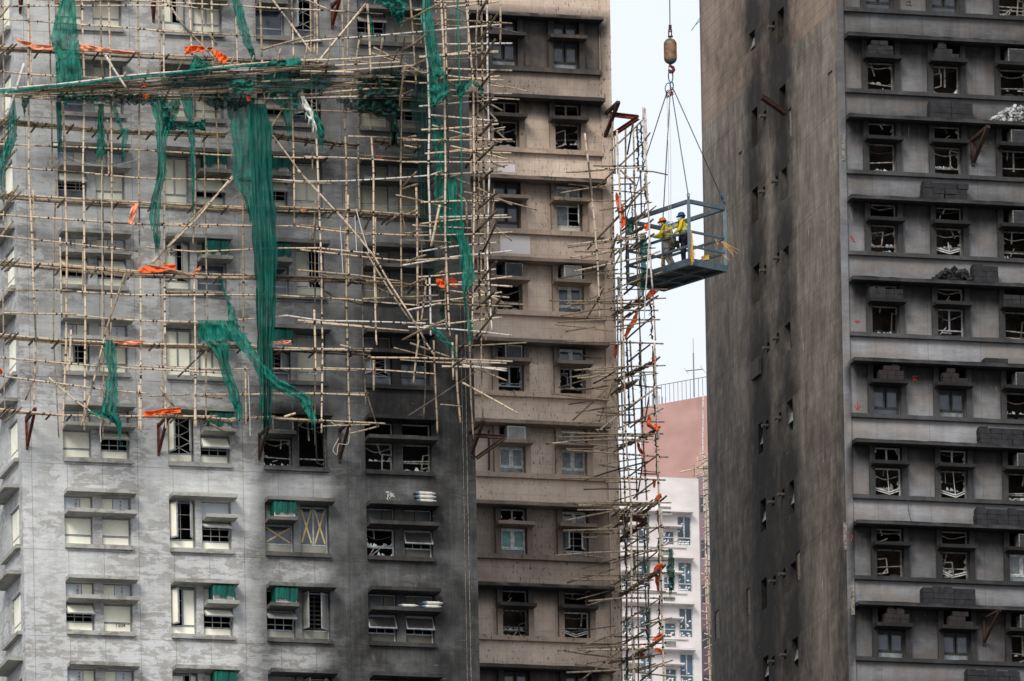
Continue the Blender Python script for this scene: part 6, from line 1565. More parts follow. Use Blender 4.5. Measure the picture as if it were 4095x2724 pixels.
ac(FB.g(cxb[1][2]+.35, -.45, zcb[4]+dz_ac+.003), PHI, .62, .48, .5, 'white', 'white framed air conditioner on the beige wing shelf nearest the standing scaffold')
ac(FB.g(cxb[0][2]+.45, -.45, zcb[4]+dz_ac+.003), PHI, .62, .48, .5, 'burnt', 'dull air conditioner on the beige wing behind the corner cluster')
ac(FB.g(cxb[0][2]+.42, -.42, zcb[6]+dz_ac+.003), PHI, .64, .48, .5, 'white', 'weathered air conditioner on the beige wing above a white casement')
ac(FB.g(cxb[0][2]+.40, -.42, zcb[5]+dz_ac+.003), PHI, .6, .46, .5, 'burnt', 'grimy air conditioner on the beige wing beside the corner pier of the grey tower')
ord_ = ['first', 'second', 'third', 'fourth', 'fifth', 'sixth', 'seventh', 'eighth']
for i in range(1, 9):
    if i in (4,): continue
    s0_ = cxr[2][2]
    ac(FR.g(s0_+(.45 if i != 1 else .4), -.42, zcr[i]+dzr_ac+.003), PHI, .8, .48, .55, 'burnt', f'blackened air conditioner at the right edge, {ord_[i-1]} storey from the top of the burnt tower', 'blackened air conditioners at the right edge')
for (a, b, z0_) in ((2640, 2055, 1), (2650, 2230, 2), (2655, 2415, 3), (2660, 2592, 4)):
    x_, z_ = FW.sz(a, b, .6); ac(FW.g(x_, -.5, zsW[0]*0+z_-.0), PHI, .75, .5, .55, 'white', f'small white air conditioner on the distant white block, {["top","second","third","fourth"][z0_-1]} one')

def stack(fr, x, z, rows, label, mat='brick_black', bw=.30, bh=.165, bd=.30, y=-.5, jag=.012, tilt=0.):
    """rows: list of (start offset in bricks, count) from bottom; each brick a separate solid of one lashed pile"""
    g = MB()
    for r_, (o_, c_) in enumerate(rows):
        for k in range(c_):
            xx = x+(o_+k)*bw+random.uniform(-jag, jag); zz = z+r_*bh
            g.box(xx+.006, xx+bw-.006, y+random.uniform(-jag, jag), y+bd, zz+.004, zz+bh-.006)
            if r_ == len(rows)-1 and random.random() < .3: g.box(xx+.02, xx+bw*.8, y+.03, y+bd-.05, zz+bh, zz+bh+.05)
    o = g.build('tile_stack', mat, None)
    o.location = fr.O; o.rotation_euler = (0, 0, fr.phi); return tag(o, label, 'tile stack', 'stacks of tiles on the burnt tower slabs')
sh = lambda i, j: (cxr[j][2], zcr[i]+dzr_ac+.003)
random.seed(88)
for (i, j, rows, mat, off, lb) in ((1, 0, [(0, 3), (0, 3), (.4, 2)], 'brick_black', .12, 'charred tile stack on the top left shelf of the burnt tower'), (1, 1, [(0, 3.), (0.2, 2.), (.5, 1)], 'brick_black', .12, 'charred tile stack on the second shelf of the top storey'),
                           (4, 0, [(0, 4), (0, 4)], 'brick_black', .0, 'black tile row filling the first column shelf, fourth storey from top'), (5, 0, [(0, 3), (0, 3), (.55, 2)], 'brick_brown', .28, 'brown tile stack on the first column shelf above the red arrow'), (5, 1, [(0, 3), (0, 2), (.5, 1)], 'brick_brown', .22, 'brown tile stack on the second column shelf, fifth storey from top'),
                           (8, 0, [(0, 3), (.1, 3), (.5, 2)], 'brick_brown', .28, 'brown tile stack on the first column shelf, lowest row'), (8, 1, [(0, 3), (.1, 2), (.5, 2)], 'brick_brown', .25, 'brown tile stack on the second column shelf, lowest row'), (4, 2, [(0, 4), (0, 4)], 'brick_black', .05, 'black tile row on the third column shelf at the right edge')):
    x_, z_ = sh(i, j); stack(FR, x_+off, z_, [(a, int(b)) for a, b in rows], lb, mat)
def cstack(rc, x0, yb2, x1, rows, lb, bw=None, mat='brick_black', ncol=5, nrow=3, i=1, **k):
    a = FR.sz(*q(rc, x0, yb2), .5)[0]; b = FR.sz(*q(rc, x1, yb2), .5)[0]; bw = (b-a)/ncol
    return stack(FR, a, zcr[i]+.003, rows or [(0, ncol)]*nrow, lb, mat, bw=bw, bh=.19, bd=.42, y=-.52, **k)
cstack('03', 1492, 1085, 1885, None, 'wide black tile block on the second canopy, left of the burst white paper pile', ncol=4, nrow=3, i=2)
cstack('13', 1422, 250, 1830, [(0, 4), (0, 4), (.1, 4)], 'black tile block on the third canopy above the second window column', ncol=4, i=3, jag=.03)
cstack('13', 1890, 1010, 2120, None, 'upright black tile pack beside the rubble heap', ncol=2, nrow=3, i=4)
cstack('23', 1990, 205, 2210, None, 'small black tile pack on the canopy near the right edge', ncol=2, nrow=1, i=5)
cstack('23', 1950, 955, 2450, None, 'long black tile block cut by the right edge, under the small pack', ncol=5, nrow=3, i=6)
cstack('33', 1920, 130, 2500, None, 'long black tile block on the seventh canopy at the right edge', ncol=6, nrow=3, i=7)
cstack('33', 1425, 865, 1910, None, 'black tile block above the lowest storey of the burnt tower', ncol=5, nrow=3, i=8)
cstack('33', 1832, 1600, 2320, None, 'black tile block on the bottom edge of the burnt tower', ncol=5, nrow=3, i=9)
def heap(fr, x0, x1, z, h, mat, label, name='rubble_heap', cat='rubble', n=60, y0=-.52, y1=-.08, s=.11):
    g = MB()
    for _ in range(n):
        u = random.random(); x = x0+(x1-x0)*u; hh = h*(1-abs(2*u-1)**1.5)*random.random(); ss = random.uniform(.5, 1.1)*s
        m = Matrix.Rotation(random.uniform(0, 6), 3, Vector((random.random(), random.random(), random.random()+.01)).normalized())
        g.obox((x, random.uniform(y0, y1), z+hh+ss*.5), m @ Vector((ss, 0, 0)), m @ Vector((0, ss*.8, 0)), m @ Vector((0, 0, ss*.5)))
    o = g.build(name, mat, None); o.location = fr.O; o.rotation_euler = (0, 0, fr.phi); return tag(o, label, cat)
x_ = FR.sz(*q('13', 1530, 1000), .5)[0]; x2 = FR.sz(*q('13', 1930, 1000), .5)[0]
heap(FR, x_, x2, zcr[4], .42, 'brick_black', 'slumped black rubble heap on the fourth canopy left of the upright tile pack', n=90)
x_ = FR.sz(*q('03', 2070, 1110), .5)[0]; x2 = FR.sz(*q('03', 2560, 1110), .5)[0]
heap(FR, x_, x2, zcr[2], .60, 'ash_white', 'burst pile of white papers and ash on the second canopy at right', 'paper_pile', 'paper pile', n=230, s=.085)
# cement bags on the grey tower canopies
def bag(fr, x, y, z, lab, L=.55, mat='bag_white'):
    r = empty('cement_bag', fr.g(x, y, z), PHI+random.uniform(-.06, .06), label=lab, cat='cement bag', group='cement bags on the canopies')
    def pillow(a, b, nm, mt, up=.0):
        g = MB(); n = 9; m = 8
        for i in range(n):
            t = i/(n-1); xx = a+(b-a)*t; e = min(1, 4*min((xx)/L, (L-xx)/L)+.25); 
            for j in range(m):
                an = 2*math.pi*j/m; g.v.append((xx, math.cos(an)*.17, .062+math.copysign(abs(math.sin(an))**.7, math.sin(an))*.06*min(1, e)+up))
        for i in range(n-1):
            for j in range(m): g.f.append((i*m+j, i*m+(j+1) % m, (i+1)*m+(j+1) % m, (i+1)*m+j)); g.m.append(0)
        g.f.append(tuple(range(m))); g.f.append(tuple((n-1)*m+j for j in reversed(range(m)))); g.m += [0, 0]
        g.build(nm, mt, r, None, True)
    pillow(0, L*.22, 'printed_end', 'bag_blue'); pillow(L*.22, L, 'sack', mat); return r
b3 = cols[3]; zc1 = zf+PITCH
xq, zq = FL.sz(*q('21', 1455, 1500), .35)
for i in range(3): bag(FL, xq+random.uniform(-.02, .05), -.30, zc1+.004+i*.125, ['bottom bag of the three cement bags on the fourth column canopy', 'middle bag of the three cement bags on the fourth column canopy', 'topmost bag of the three cement bags on the fourth column canopy'][i], .72)
xq, zq = FL.sz(*q('31', 1300, 920), .35); bag(FL, xq, -.3, zf+z_mid+.004, 'flat blue and white cement bag lying alone on the lowest fourth column shelf', .7)
xq, zq = FL.sz(*q('31', 1510, 930), .35); bag(FL, xq, -.3, zf+z_mid+.004, 'lower of two stained cement bags at the right of the shelf', .7); bag(FL, xq+.06, -.28, zf+z_mid+.13, 'upper of two stained cement bags at the right of the shelf', .7)
# crumpled white plastic on the fourth column canopy
xq, zq = FL.sz(*q('21', 1230, 1480), .3)
g = MB(); 
for _ in range(14):
    c = Vector((random.uniform(-.08, .08), random.uniform(-.08, .08), random.uniform(.0, .28))); g.poly([c, c+Vector((random.uniform(-.15, .15), .03, random.uniform(0, .15))), c+Vector((random.uniform(-.1, .1), -.03, random.uniform(-.0, .18)))])
o = g.build('plastic_scrap', 'bag_white', None); o.location = FL.g(xq, -.3, zc1+.01); tag(o, 'crumpled white plastic on the canopy left of the cement bags', 'plastic scrap')

# ================================================================ crane hook, slings, basket
YB = 363.5
def at(px, py, Y=YB): return CAM+ray(px, py)*Y
def gpx(px, py, sc_=3.92, ox=2440, oy=60): return ox+px/sc_, oy+py/sc_
hk = empty('crane_hook', at(*gpx(943, 570)), label='rusty capsule shaped crane ball with hook hanging against the white sky', cat='crane hook')
O = hk.location
def hp(px, py): return at(*gpx(px, py))-O
rb = (hp(1045, 570)-hp(840, 570)).length/2; zt = hp(943, 368).z; zb_ = hp(943, 772).z
g = MB(); pr = []
for i in range(9): a = math.pi/2*i/8; pr.append((rb*math.sin(a), zt-rb*.92*(1-math.cos(a))))
for i in range(1, 6): pr.append((rb, zt-rb*.92-(zt-zb_-2*rb*.92)*i/6))
for i in range(9): a = math.pi/2*(1-i/8); pr.append((rb*math.sin(a), zb_+rb*.92*(1-math.cos(a))))
g.lathe((0, 0, 0), pr[::-1], 28); g.build('ball', 'ball_rust', hk, None, True)
g = MB(); 
for (y0_, y1_, w_) in ((325, 372, .05), (160, 240, .10)): a = hp(940, y0_); b = hp(940, y1_); g.obox((a+b)/2, Vector((w_*.55, 0, 0)), Vector((0, w_*.4, 0)), (a-b)/2)
for sx_ in (-1, 1): a = hp(940+sx_*22, 230); b = hp(940+sx_*22, 355); g.tube([a, b], .022, 6)
a = hp(905, 338); b = hp(985, 338); g.tube([a, b], .03, 8); a = hp(915, 262); b = hp(965, 262); g.tube([a, b], .022, 6)
g.build('swivel', 'rust_brown', hk)
g = MB(); pts = [(940, 770), (945, 800), (985, 825), (998, 860), (975, 895), (945, 900), (922, 880), (915, 855)]
g.tube([hp(*p) for p in pts], [.045, .05, .06, .062, .06, .05, .035, .02], 8); g.build('hook', 'rust_red', hk, None, True)
g = MB(); g.tube([hp(918, 800), hp(925, 870)], .015, 5); g.build('safety_latch', 'chain_steel', hk)
g = MB(); a = at(*gpx(938, 160)); b = at(*gpx(930, -560)); g.tube([Vector((0, 0, 0)), b-a], .018, 8); o = g.build('crane_cable', 'cable_steel', None); o.location = a; tag(o, 'single steel crane cable running up out of the picture', 'cable')
def ring(px, py, rx_, ry_, r, lab, mat='chain_steel', rot=0.):
    g = MB(); c = at(*gpx(px, py)); k = 1/3.92/(F/YB); ax = Vector((math.cos(rot), .3, math.sin(rot))).normalized(); ay = Vector((-math.sin(rot), 0, math.cos(rot)))
    g.torus((0, 0, 0), rx_*k, r, ax, ay, 20, 6, 0, ry_/rx_); o = g.build('master_link', mat, None, None, True); o.location = c; return tag(o, lab, 'link')
ring(948, 960, 36, 98, .022, 'long oval steel link hanging from the crane hook'); ring(905, 1140, 42, 75, .018, 'tilted round steel ring below the long oval link', rot=-.25); ring(965, 1110, 26, 60, .024, 'short blue black link at the head of the chains', 'shackle_blue')
# basket frame of reference
e1 = Vector((math.cos(math.radians(39.8)), math.sin(math.radians(39.8)), 0)); e2 = Vector((-e1.y, e1.x, 0)); L1, L2 = 1.65, 3.32
B0w = at(*q('12', 1635, 872)); HB = (at(*q('12', 1622, 275))-B0w).z
bk = empty('lifting_basket', B0w, 0, label='blue grey steel man basket with open rails hanging from four chains', cat='lifting basket')
def bp(a, b, z): return e1*a+e2*b+Vector((0, 0, z))
def bpart(nm, bars, mat='steel_paint', t=.075):
    g = MB()
    for a, b, *tt in bars: g.bar(bp(*a), bp(*b), (tt[0] if tt else t), (tt[0] if tt else t))
    return g.build(nm, mat, bk)
for (a, b) in ((0, 0), (L1, 0), (0, L2), (L1, L2)): bpart('corner_post', [((a, b, .20), (a, b, HB), .12)])
bpart('top_rail', [((0, .043, HB-.04), (0, L2-.043, HB-.05), .125)]); bpart('top_rail', [((L1, .043, HB-.04), (L1, L2-.043, HB-.05), .125)]); bpart('top_rail', [((.043, 0, HB-.04), (L1-.043, 0, HB-.05), .125)]); bpart('top_rail', [((.043, L2, HB-.04), (L1-.043, L2, HB-.05), .125)])
for z_, t_ in ((1.17, .075), (.66, .075)):
    bpart('guard_rail', [((0, .04, z_), (0, L2, z_), t_)]); bpart('guard_rail', [((L1, .04, z_), (L1, L2, z_), t_)]); bpart('guard_rail', [((.04, 0, z_), (L1-.04, 0, z_), t_)]); bpart('guard_rail', [((.04, L2, z_), (L1-.04, L2, z_), t_)])
g = MB()
RH = .235
for (a0, a1, b0, b1) in ((-.045, .0, -.045, L2+.045), (L1, L1+.045, -.045, L2+.045)):
    P_ = [bp(a0, b0, 0), bp(a1, b0, 0), bp(a1, b1, 0), bp(a0, b1, 0)]
    g.obox((P_[0]+P_[2])/2+Vector((0, 0, RH/2)), e1*(a1-a0)/2, e2*(b1-b0)/2, Vector((0, 0, RH/2)))
for (b0, b1) in ((-.045, 0), (L2, L2+.045)):
    g.obox(bp(L1/2, (b0+b1)/2, RH/2), e1*L1/2, e2*.0225, Vector((0, 0, RH/2)))
g.build('floor_rim', 'steel_paint', bk)
g = MB(); g.obox(bp(L1/2, L2/2, .14), e1*(L1/2-.001), e2*(L2/2-.001), Vector((0, 0, .012))); g.build('floor_plate', 'steel_dark', bk)
g = MB()
for k in (.33, .66): g.bar(bp(0.001, L2*k, .06), bp(L1-.001, L2*k, .06), .06, .11)
g.bar(bp(L1/2, 0, .055), bp(L1/2, L2, .055), .06, .10); g.bar(bp(.03, .001, .03), bp(.03, L2, .03), .06, .06); g.bar(bp(L1-.03, .001, .03), bp(L1-.03, L2, .03), .06, .06)
g.build('floor_beam', 'steel_paint', bk)
g = MB()
for (a, b) in ((0, 0), (L1, 0), (0, L2), (L1, L2)): g.obox(bp(a, b, HB+.05), e1*.05, e2*.012, Vector((0, 0, .06)))
g.obox(bp(L1+.03, 0, HB-.06), e1*.06, e2*.02, Vector((0, 0, .10)))
g.build('lifting_lug', 'steel_paint', bk)
for i_, (cx_, cy_) in enumerate(((905, 1235), (935, 1215), (965, 1200))):
    g = MB(); c0 = at(*gpx(cx_, cy_))
    for i in range(7): g.torus(Vector((random.uniform(-.05, .05), random.uniform(-.03, .03), random.uniform(-.12, .12))), random.uniform(.025, .05), .014, Vector((random.uniform(-1, 1), random.uniform(-1, 1), .1)).normalized(), Vector((0, 0, 1)), 8, 4)
    o = g.build('rigging_clump', ['chain_steel', 'rope_white', 'strap_red'][i_], None); o.location = c0; tag(o, ['dark chain clump on the left under the round ring', 'pale rope clump at the centre under the round ring', 'dark red sling clump on the right under the round ring'][i_], 'rigging')
# chains
head = at(*gpx(938, 1215))
def chain(a, b, lab, r=.0095, link=.062):
    d = b-a; L = d.length; d /= L; n = int(L/(link*.78)); g = MB(); s = d.orthogonal().normalized(); t_ = d.cross(s)
    for i in range(n):
        c = d*(L*(i+.5)/n); g.torus(c, link*.30, r, s if i % 2 else t_, d, 8, 4, 0, 1.75)
    o = g.build('sling_chain', 'chain_steel', None); o.location = a; return tag(o, lab, 'chain', 'four chains holding the basket')
tops = {}
for (a, b, lab, hx) in ((0, 0, 'chain running to the near corner post of the basket', 968), (L1, 0, 'rightmost chain running to the far right corner of the basket with blue shackle', 992), (0, L2, 'leftmost chain slanting down to the basket end inside the scaffold', 885), (L1, L2, 'chain coming down behind the orange helmet', 940)):
    s_ = at(*gpx(hx, 1165 if hx > 980 else 1225)); e_ = B0w+bp(a, b, HB+.12); chain(s_, e_, lab)
g = MB(); e_ = bp(L1, 0, HB+.14); dch = (at(*gpx(992, 1190))-(B0w+bp(L1, 0, HB+.12))).normalized()
for i in range(3): g.torus(e_+dch*(.05+i*.12), .045, .022, Vector((1, 0, 0)) if i % 2 else Vector((0, 1, 0)), dch, 10, 5, 0, 1.7)
g.build('shackle', 'shackle_blue', bk, None, True)
g = MB(); e_ = bp(0, 0, HB+.14); g.torus(e_+Vector((0, 0, .03)), .05, .014, Vector((1, 0, 0)), Vector((0, 0, 1)), 10, 5, 0, 1.2); g.build('shackle', 'chain_steel', bk, None, True)
g = MB()
for (x0_, x1_, xx) in ((890, 2677, 0), (930, 2684, 1)):
    a = at(*gpx(x0_, 1320)); b = at(2675+xx*8, 893+xx*2); off = a if xx == 0 else off
    g.tube([a-off, (a+b)/2-off+Vector((.02, 0, 0)), b-off], .009, 5)
o = g.build('lifeline_rope', 'rope_white', None); o.location = off; tag(o, 'pair of thin lifeline ropes hanging between the chains', 'rope')
g = MB(); c0 = at(2683, 897)
for i in range(16): g.torus(Vector((random.uniform(-.16, .16), random.uniform(-.05, .05), random.uniform(-.18, .14)+0)), random.uniform(.025, .05), .012, Vector((random.uniform(-1, 1), random.uniform(-1, 1), 0)).normalized(), Vector((0, 0, 1)), 8, 4)
o = g.build('rope_knot', 'rope_white', None); o.location = c0; tag(o, 'knotted cluster of pale rope hardware between the two workers', 'rope knot')
# yellow straps
def straps(c, dirs, lab, n=9, ln=.6):
    g = MB()
    for i in range(n):
        d = Vector(random.choice(dirs)); d = d+Vector((random.uniform(-.12, .12), random.uniform(-.1, .1), random.uniform(-.12, .12))); L = ln*random.uniform(.6, 1.1)
        pts = [Vector((random.uniform(-.02, .02), random.uniform(-.02, .02), 0))]
        for k in range(1, 6): pts.append(pts[0]+d*L*k/5+Vector((math.sin(k+i)*.015, 0, -.03*(k/5)**2+math.cos(k*1.3+i)*.015)))
        for a, b in zip(pts, pts[1:]): g.bar(a, b, .028, .008)
    o = g.build('yellow_strap', 'strap_yellow', None); o.location = c; return tag(o, lab, 'strap', 'yellow plastic straps on the basket')
random.seed(13)
straps(at(*q('12', 1648, 560), YB-.25), [(.02, 0, -1)], 'long yellow strap bundle hanging down the near corner post', 6, .95)
straps(at(*q('12', 1655, 700), YB-.25), [(.04, 0, -1)], 'lower tufted yellow strap bundle at the foot of the near post', 12, .58)
straps(at(*q('12', 1930, 655), YB-.1), [(.8, 0, -.5), (.7, 0, -.65)], 'yellow strap bundle streaming right from the outer post', 9, .75)
straps(at(*q('12', 1938, 775), YB-.1), [(.75, 0, -.6)], 'short yellow strap tuft below the streaming bundle', 5, .32)
straps(at(*q('12', 1870, 640), YB+.0), [(.5, 0, -.8), (.95, 0, -.25)], 'frayed yellow strap looped over the rail left of the outer post', 5, .2)
straps(at(*q('12', 1378, 790), YB+.6), [(0, 0, -1)], 'yellow strap hanging behind the orange helmeted worker', 5, .35)
g = MB(); g.obox((0, 0, 0), Vector((.12, .0, .02)), Vector((0, .08, 0)), Vector((-.02, 0, .07))); g.obox((.03, 0, .05), Vector((.09, 0, .0)), Vector((0, .07, 0)), Vector((.01, 0, .06)))
o = g.build('cardboard_scrap', 'strap_yellow', None); o.location = at(*q('12', 1778, 812), YB+.7); tag(o, 'tan cardboard scrap on the basket floor at right', 'cardboard')

# ================================================================ workers
def skin(name, verts, edges, radii, mat, parent, sub=2, root=0):
    me = bpy.data.meshes.new(name); me.from_pydata([tuple(v) for v in verts], edges, []); me.materials.append(M[mat])
    o = bpy.data.objects.new(name, me); COL.objects.link(o); o.parent = parent
    sk = o.modifiers.new('skin', 'SKIN'); sk.use_smooth_shade = True
    if not me.skin_vertices: me.attributes.new
    layer = me.skin_vertices[0] if len(me.skin_vertices) else None
    if layer is None:
        with bpy.context.temp_override(object=o, active_object=o): bpy.ops.mesh.customdata_skin_add()
        layer = me.skin_vertices[0]
    for i, r in enumerate(radii):
        rr_ = r if isinstance(r, tuple) else (r, r); layer.data[i].radius = rr_
    layer.data[root].use_root = True
    s = o.modifiers.new('sub', 'SUBSURF'); s.levels = sub; s.render_levels = sub
    return o
def worker(loc, yaw, J, top, legs, helmet, label, extras):
    """J: joints in body coords: x = facing direction, y = left, z up"""
    r = empty('person', loc, yaw, label=label, cat='person'); r.scale = (1.033,)*3
    V = Vector
    j = {k: V(v) for k, v in J.items()}
    names = ['pelvis', 'waist', 'chest', 'neck', 'headb', 'headt', 'shL', 'elL', 'wrL', 'haL', 'shR', 'elR', 'wrR', 'haR', 'hipL', 'knL', 'anL', 'toL', 'hipR', 'knR', 'anR', 'toR']
    E = [('pelvis', 'waist'), ('waist', 'chest'), ('chest', 'neck'), ('neck', 'headb'), ('headb', 'headt'), ('chest', 'shL'), ('shL', 'elL'), ('elL', 'wrL'), ('wrL', 'haL'), ('chest', 'shR'), ('shR', 'elR'), ('elR', 'wrR'), ('wrR', 'haR'),
         ('pelvis', 'hipL'), ('hipL', 'knL'), ('knL', 'anL'), ('anL', 'toL'), ('pelvis', 'hipR'), ('hipR', 'knR'), ('knR', 'anR'), ('anR', 'toR')]
    rad = dict(pelvis=.13, waist=.12, chest=.14, neck=.055, headb=.078, headt=.088, shL=.07, elL=.043, wrL=.028, haL=.03, shR=.07, elR=.043, wrR=.028, haR=.03, hipL=.085, knL=.055, anL=.04, toL=.038, hipR=.085, knR=.055, anR=.04, toR=.038)
    ix = {n: i for i, n in enumerate(names)}
    skin('body', [j[n] for n in names], [(ix[a], ix[b]) for a, b in E], [rad[n] for n in names], 'skin', r)
    tn = ['waist', 'chest', 'neck', 'shL', 'elL', 'wrL', 'shR', 'elR', 'wrR', 'pelvis']; it = {n: i for i, n in enumerate(tn)}
    te = [('waist', 'chest'), ('chest', 'neck'), ('chest', 'shL'), ('shL', 'elL'), ('elL', 'wrL'), ('chest', 'shR'), ('shR', 'elR'), ('elR', 'wrR'), ('waist', 'pelvis')]
    tr = dict(waist=.155, chest=.175, neck=.07, shL=.095, elL=.065, wrL=.046, shR=.095, elR=.065, wrR=.046, pelvis=.15)
    skin('jacket', [j[n] if n != 'neck' else j[n]-V((0, 0, .03)) for n in tn], [(it[a], it[b]) for a, b in te], [tr[n] for n in tn], top, r, root=0)
    ln_ = ['pelvis', 'hipL', 'knL', 'anL', 'hipR', 'knR', 'anR']; il = {n: i for i, n in enumerate(ln_)}
    le = [('pelvis', 'hipL'), ('hipL', 'knL'), ('knL', 'anL'), ('pelvis', 'hipR'), ('hipR', 'knR'), ('knR', 'anR')]
    lr = dict(pelvis=.155, hipL=.11, knL=.082, anL=.07, hipR=.11, knR=.082, anR=.07)
    skin('trousers', [j[n]-(V((0, 0, .04)) if n == 'pelvis' else V((0, 0, 0))) for n in ln_], [(il[a], il[b]) for a, b in le], [lr[n] for n in ln_], legs, r)
    # head things
    hc = (j['headb']+j['headt'])/2; up = (j['headt']-j['headb']).normalized(); fx = extras.get('face', V((1, 0, 0))); fx = (fx-up*fx.dot(up)).normalized(); sd = up.cross(fx)
    g = MB(); c = j['headt']-up*.02
    pr = [(.150, -.005), (.142, .0), (.128, .012), (.127, .03), (.122, .06), (.105, .098), (.075, .124), (.035, .138), (.001, .142)]
    g.lathe(c, pr, 24, axis=up); g.build('helmet', helmet, r, None, True)
    g = MB(); b = len(g.v)
    P_ = [c+fx*.11+sd*.10, c+fx*.17+sd*.07-up*.012, c+fx*.19-up*.016, c+fx*.17-sd*.07-up*.012, c+fx*.11-sd*.10]
    g.poly(P_); g.poly([p+up*.012 for p in P_]); g.build('helmet_peak', helmet, r)
    g = MB(); mc = hc+fx*.075-up*.052
    pts = [(.072, -.03), (.080, .0), (.072, .026), (.052, .052), (.022, .068), (.001, .07)]
    g.lathe(mc, pts, 14, axis=fx); g.build('face_mask', 'mask_white', r, None, True)
    g = MB(); g.tube([mc+sd*.06, hc+sd*.09-up*.03, hc-fx*.085-up*.0, hc-sd*.09-up*.03, mc-sd*.06], .006, 4); g.tube([mc+sd*.06-up*.02, hc+sd*.088-up*.06, hc-fx*.08-up*.05, hc-sd*.088-up*.06, mc-sd*.06-up*.02], .006, 4); g.build('mask_strap', 'mask_white', r)
    for s_ in (-1, 1):
        g = MB(); g.lathe(hc+sd*s_*.083-fx*.005-up*.01, [(.001, -.012), (.022, -.008), (.028, 0), (.018, .01), (.001, .012)], 8, axis=sd*s_); g.build('ear', 'skin', r, None, True)
        g = MB(); g.lathe(hc+fx*.079+sd*s_*.032+up*.012, [(.001, .008), (.009, .006), (.011, 0)], 8, axis=fx); g.build('eye', 'hair', r)
    g = MB(); g.tube([hc+fx*.085+up*.012, hc+fx*.102-up*.015], [.010, .015], 6); g.build('nose', 'skin', r, None, True)
    g = MB(); g.lathe(hc-fx*.03-up*.0, [(.080, -.04), (.092, .0), (.093, .05)], 16, axis=up); g.build('hair', 'hair', r, None, True)
    # gloved hands: palm, four fingers, thumb
    for s_ in 'LR':
        w_ = j['wr'+s_]; h_ = j['ha'+s_]; d = (h_-w_).normalized(); down = V((0, 0, -1)); nrm = (down-d*down.dot(d)); nrm = nrm.normalized() if nrm.length > .05 else V((0, 1, 0)); la = d.cross(nrm)
        g = MB(); pc = w_+d*.055; g.obox(pc, d*.048, la*.038, nrm*.014)
        g.tube([w_-d*.05, w_+d*.02], [.043, .036], 8)
        for q_ in range(4):
            o_ = (q_-1.5)*.021; L = (.07, .08, .076, .06)[q_]; a = w_+d*.10+la*o_
            g.tube([a, a+d*L*.45+nrm*.008, a+d*L*.75+nrm*.03, a+d*L*.8+nrm*.055], [.0105, .010, .009, .007], 6)
        a = w_+d*.045+la*.036; g.tube([a, a+la*.03+d*.03, a+la*.03+d*.065+nrm*.02], [.012, .011, .008], 6)
        g.build('glove', extras.get('glove'+s_, 'glove_cream'), r, None, True)
        b_ = MB(); an = j['an'+s_]; to = j['to'+s_]; dd = (to-an); dd.z = 0; dd.normalize()
        b_.tube([an-dd*.05-V((0, 0, .03)), an+dd*.03-V((0, 0, .035)), an+dd*.13-V((0, 0, .055)), an+dd*.19-V((0, 0, .062))], [.05, .055, .045, .03], 8); b_.tube([an+V((0, 0, .08)), an-V((0, 0, .02))], .055, 8); b_.build('boot', 'boot', r, None, True)
    # harness following the torso
    C = j['chest']; Wt = j['waist']; Pv = j['pelvis']
    upT = (C-Wt).normalized(); g = MB()
    for s_ in (-1, 1):
        pts = [Pv+V((.10, s_*.10, .02)), Wt+V((.150, s_*.09, 0)), C+V((.165, s_*.07, 0)), C+V((.10, s_*.10, .15)), C+V((-.05, s_*.09, .17)), C+V((-.17, s_*.02, .03)), Wt+V((-.160, s_*-.05, 0))]
        for a, b in zip(pts, pts[1:]): g.bar(a, b, .045, .014)
    g.bar(C+V((.175, -.10, -.03)), C+V((.175, .10, -.03)), .014, .04)
    pts = [C+V((.10, .165, -.02)), C+V((.175, .05, -.09)), C+V((.175, -.05, .03)), C+V((.08, -.17, .06))]
    for a, b in zip(pts, pts[1:]): g.bar(a, b, .02, .045)
    for zz in (.0,):
        n = 14; pts = [Pv+V((math.cos(6.283*i/n)*.172, math.sin(6.283*i/n)*.172, .06)) for i in range(n+1)]
        for a, b in zip(pts, pts[1:]): g.bar(a, b, .05, .014, up=V((0, 0, 1)))
    g.build('harness', extras.get('harness', 'strap_red'), r)
    g = MB(); n = 16
    for cc, rr_ in (((Wt+C)/2-upT*.03, .183),):
        pts = [cc+V((math.cos(6.283*i/n)*rr_, math.sin(6.283*i/n)*rr_, 0)) for i in range(n+1)]
        for a, b in zip(pts, pts[1:]): g.bar(a, b, .012, .06)
    g.build('reflective_band', 'reflective_band', r)
    return r
fz = .152
# blue helmet: upright, right arm stretched forward, left hand on the rail
lb = B0w+bp(.35, .68, fz)
yaw = math.radians(180-14)
J1 = dict(pelvis=(0, 0, .95), waist=(.0, 0, 1.12), chest=(.02, 0, 1.36), neck=(.03, 0, 1.53), headb=(.07, 0, 1.60), headt=(.08, 0, 1.71), shL=(.02, .17, 1.46), elL=(.10, .26, 1.18), wrL=(.28, .20, 1.08), haL=(.34, .18, 1.03),
          shR=(.06, -.17, 1.46), elR=(.34, -.16, 1.40), wrR=(.62, -.10, 1.27), haR=(.70, -.09, 1.25), hipL=(0, .09, .90), knL=(.03, .12, .49), anL=(0, .13, .09), toL=(.14, .13, .03), hipR=(0, -.09, .90), knR=(.05, -.12, .49), anR=(.04, -.12, .09), toR=(.18, -.12, .03))
w1_ = worker(lb, yaw, J1, 'hivis', 'trouser_navy', 'helmet_blue', 'worker in blue helmet, white mask and yellow shirt reaching out an arm in the basket', dict(face=Vector((1, 0, -.05))))
lo = B0w+bp(.25, 1.42, fz)
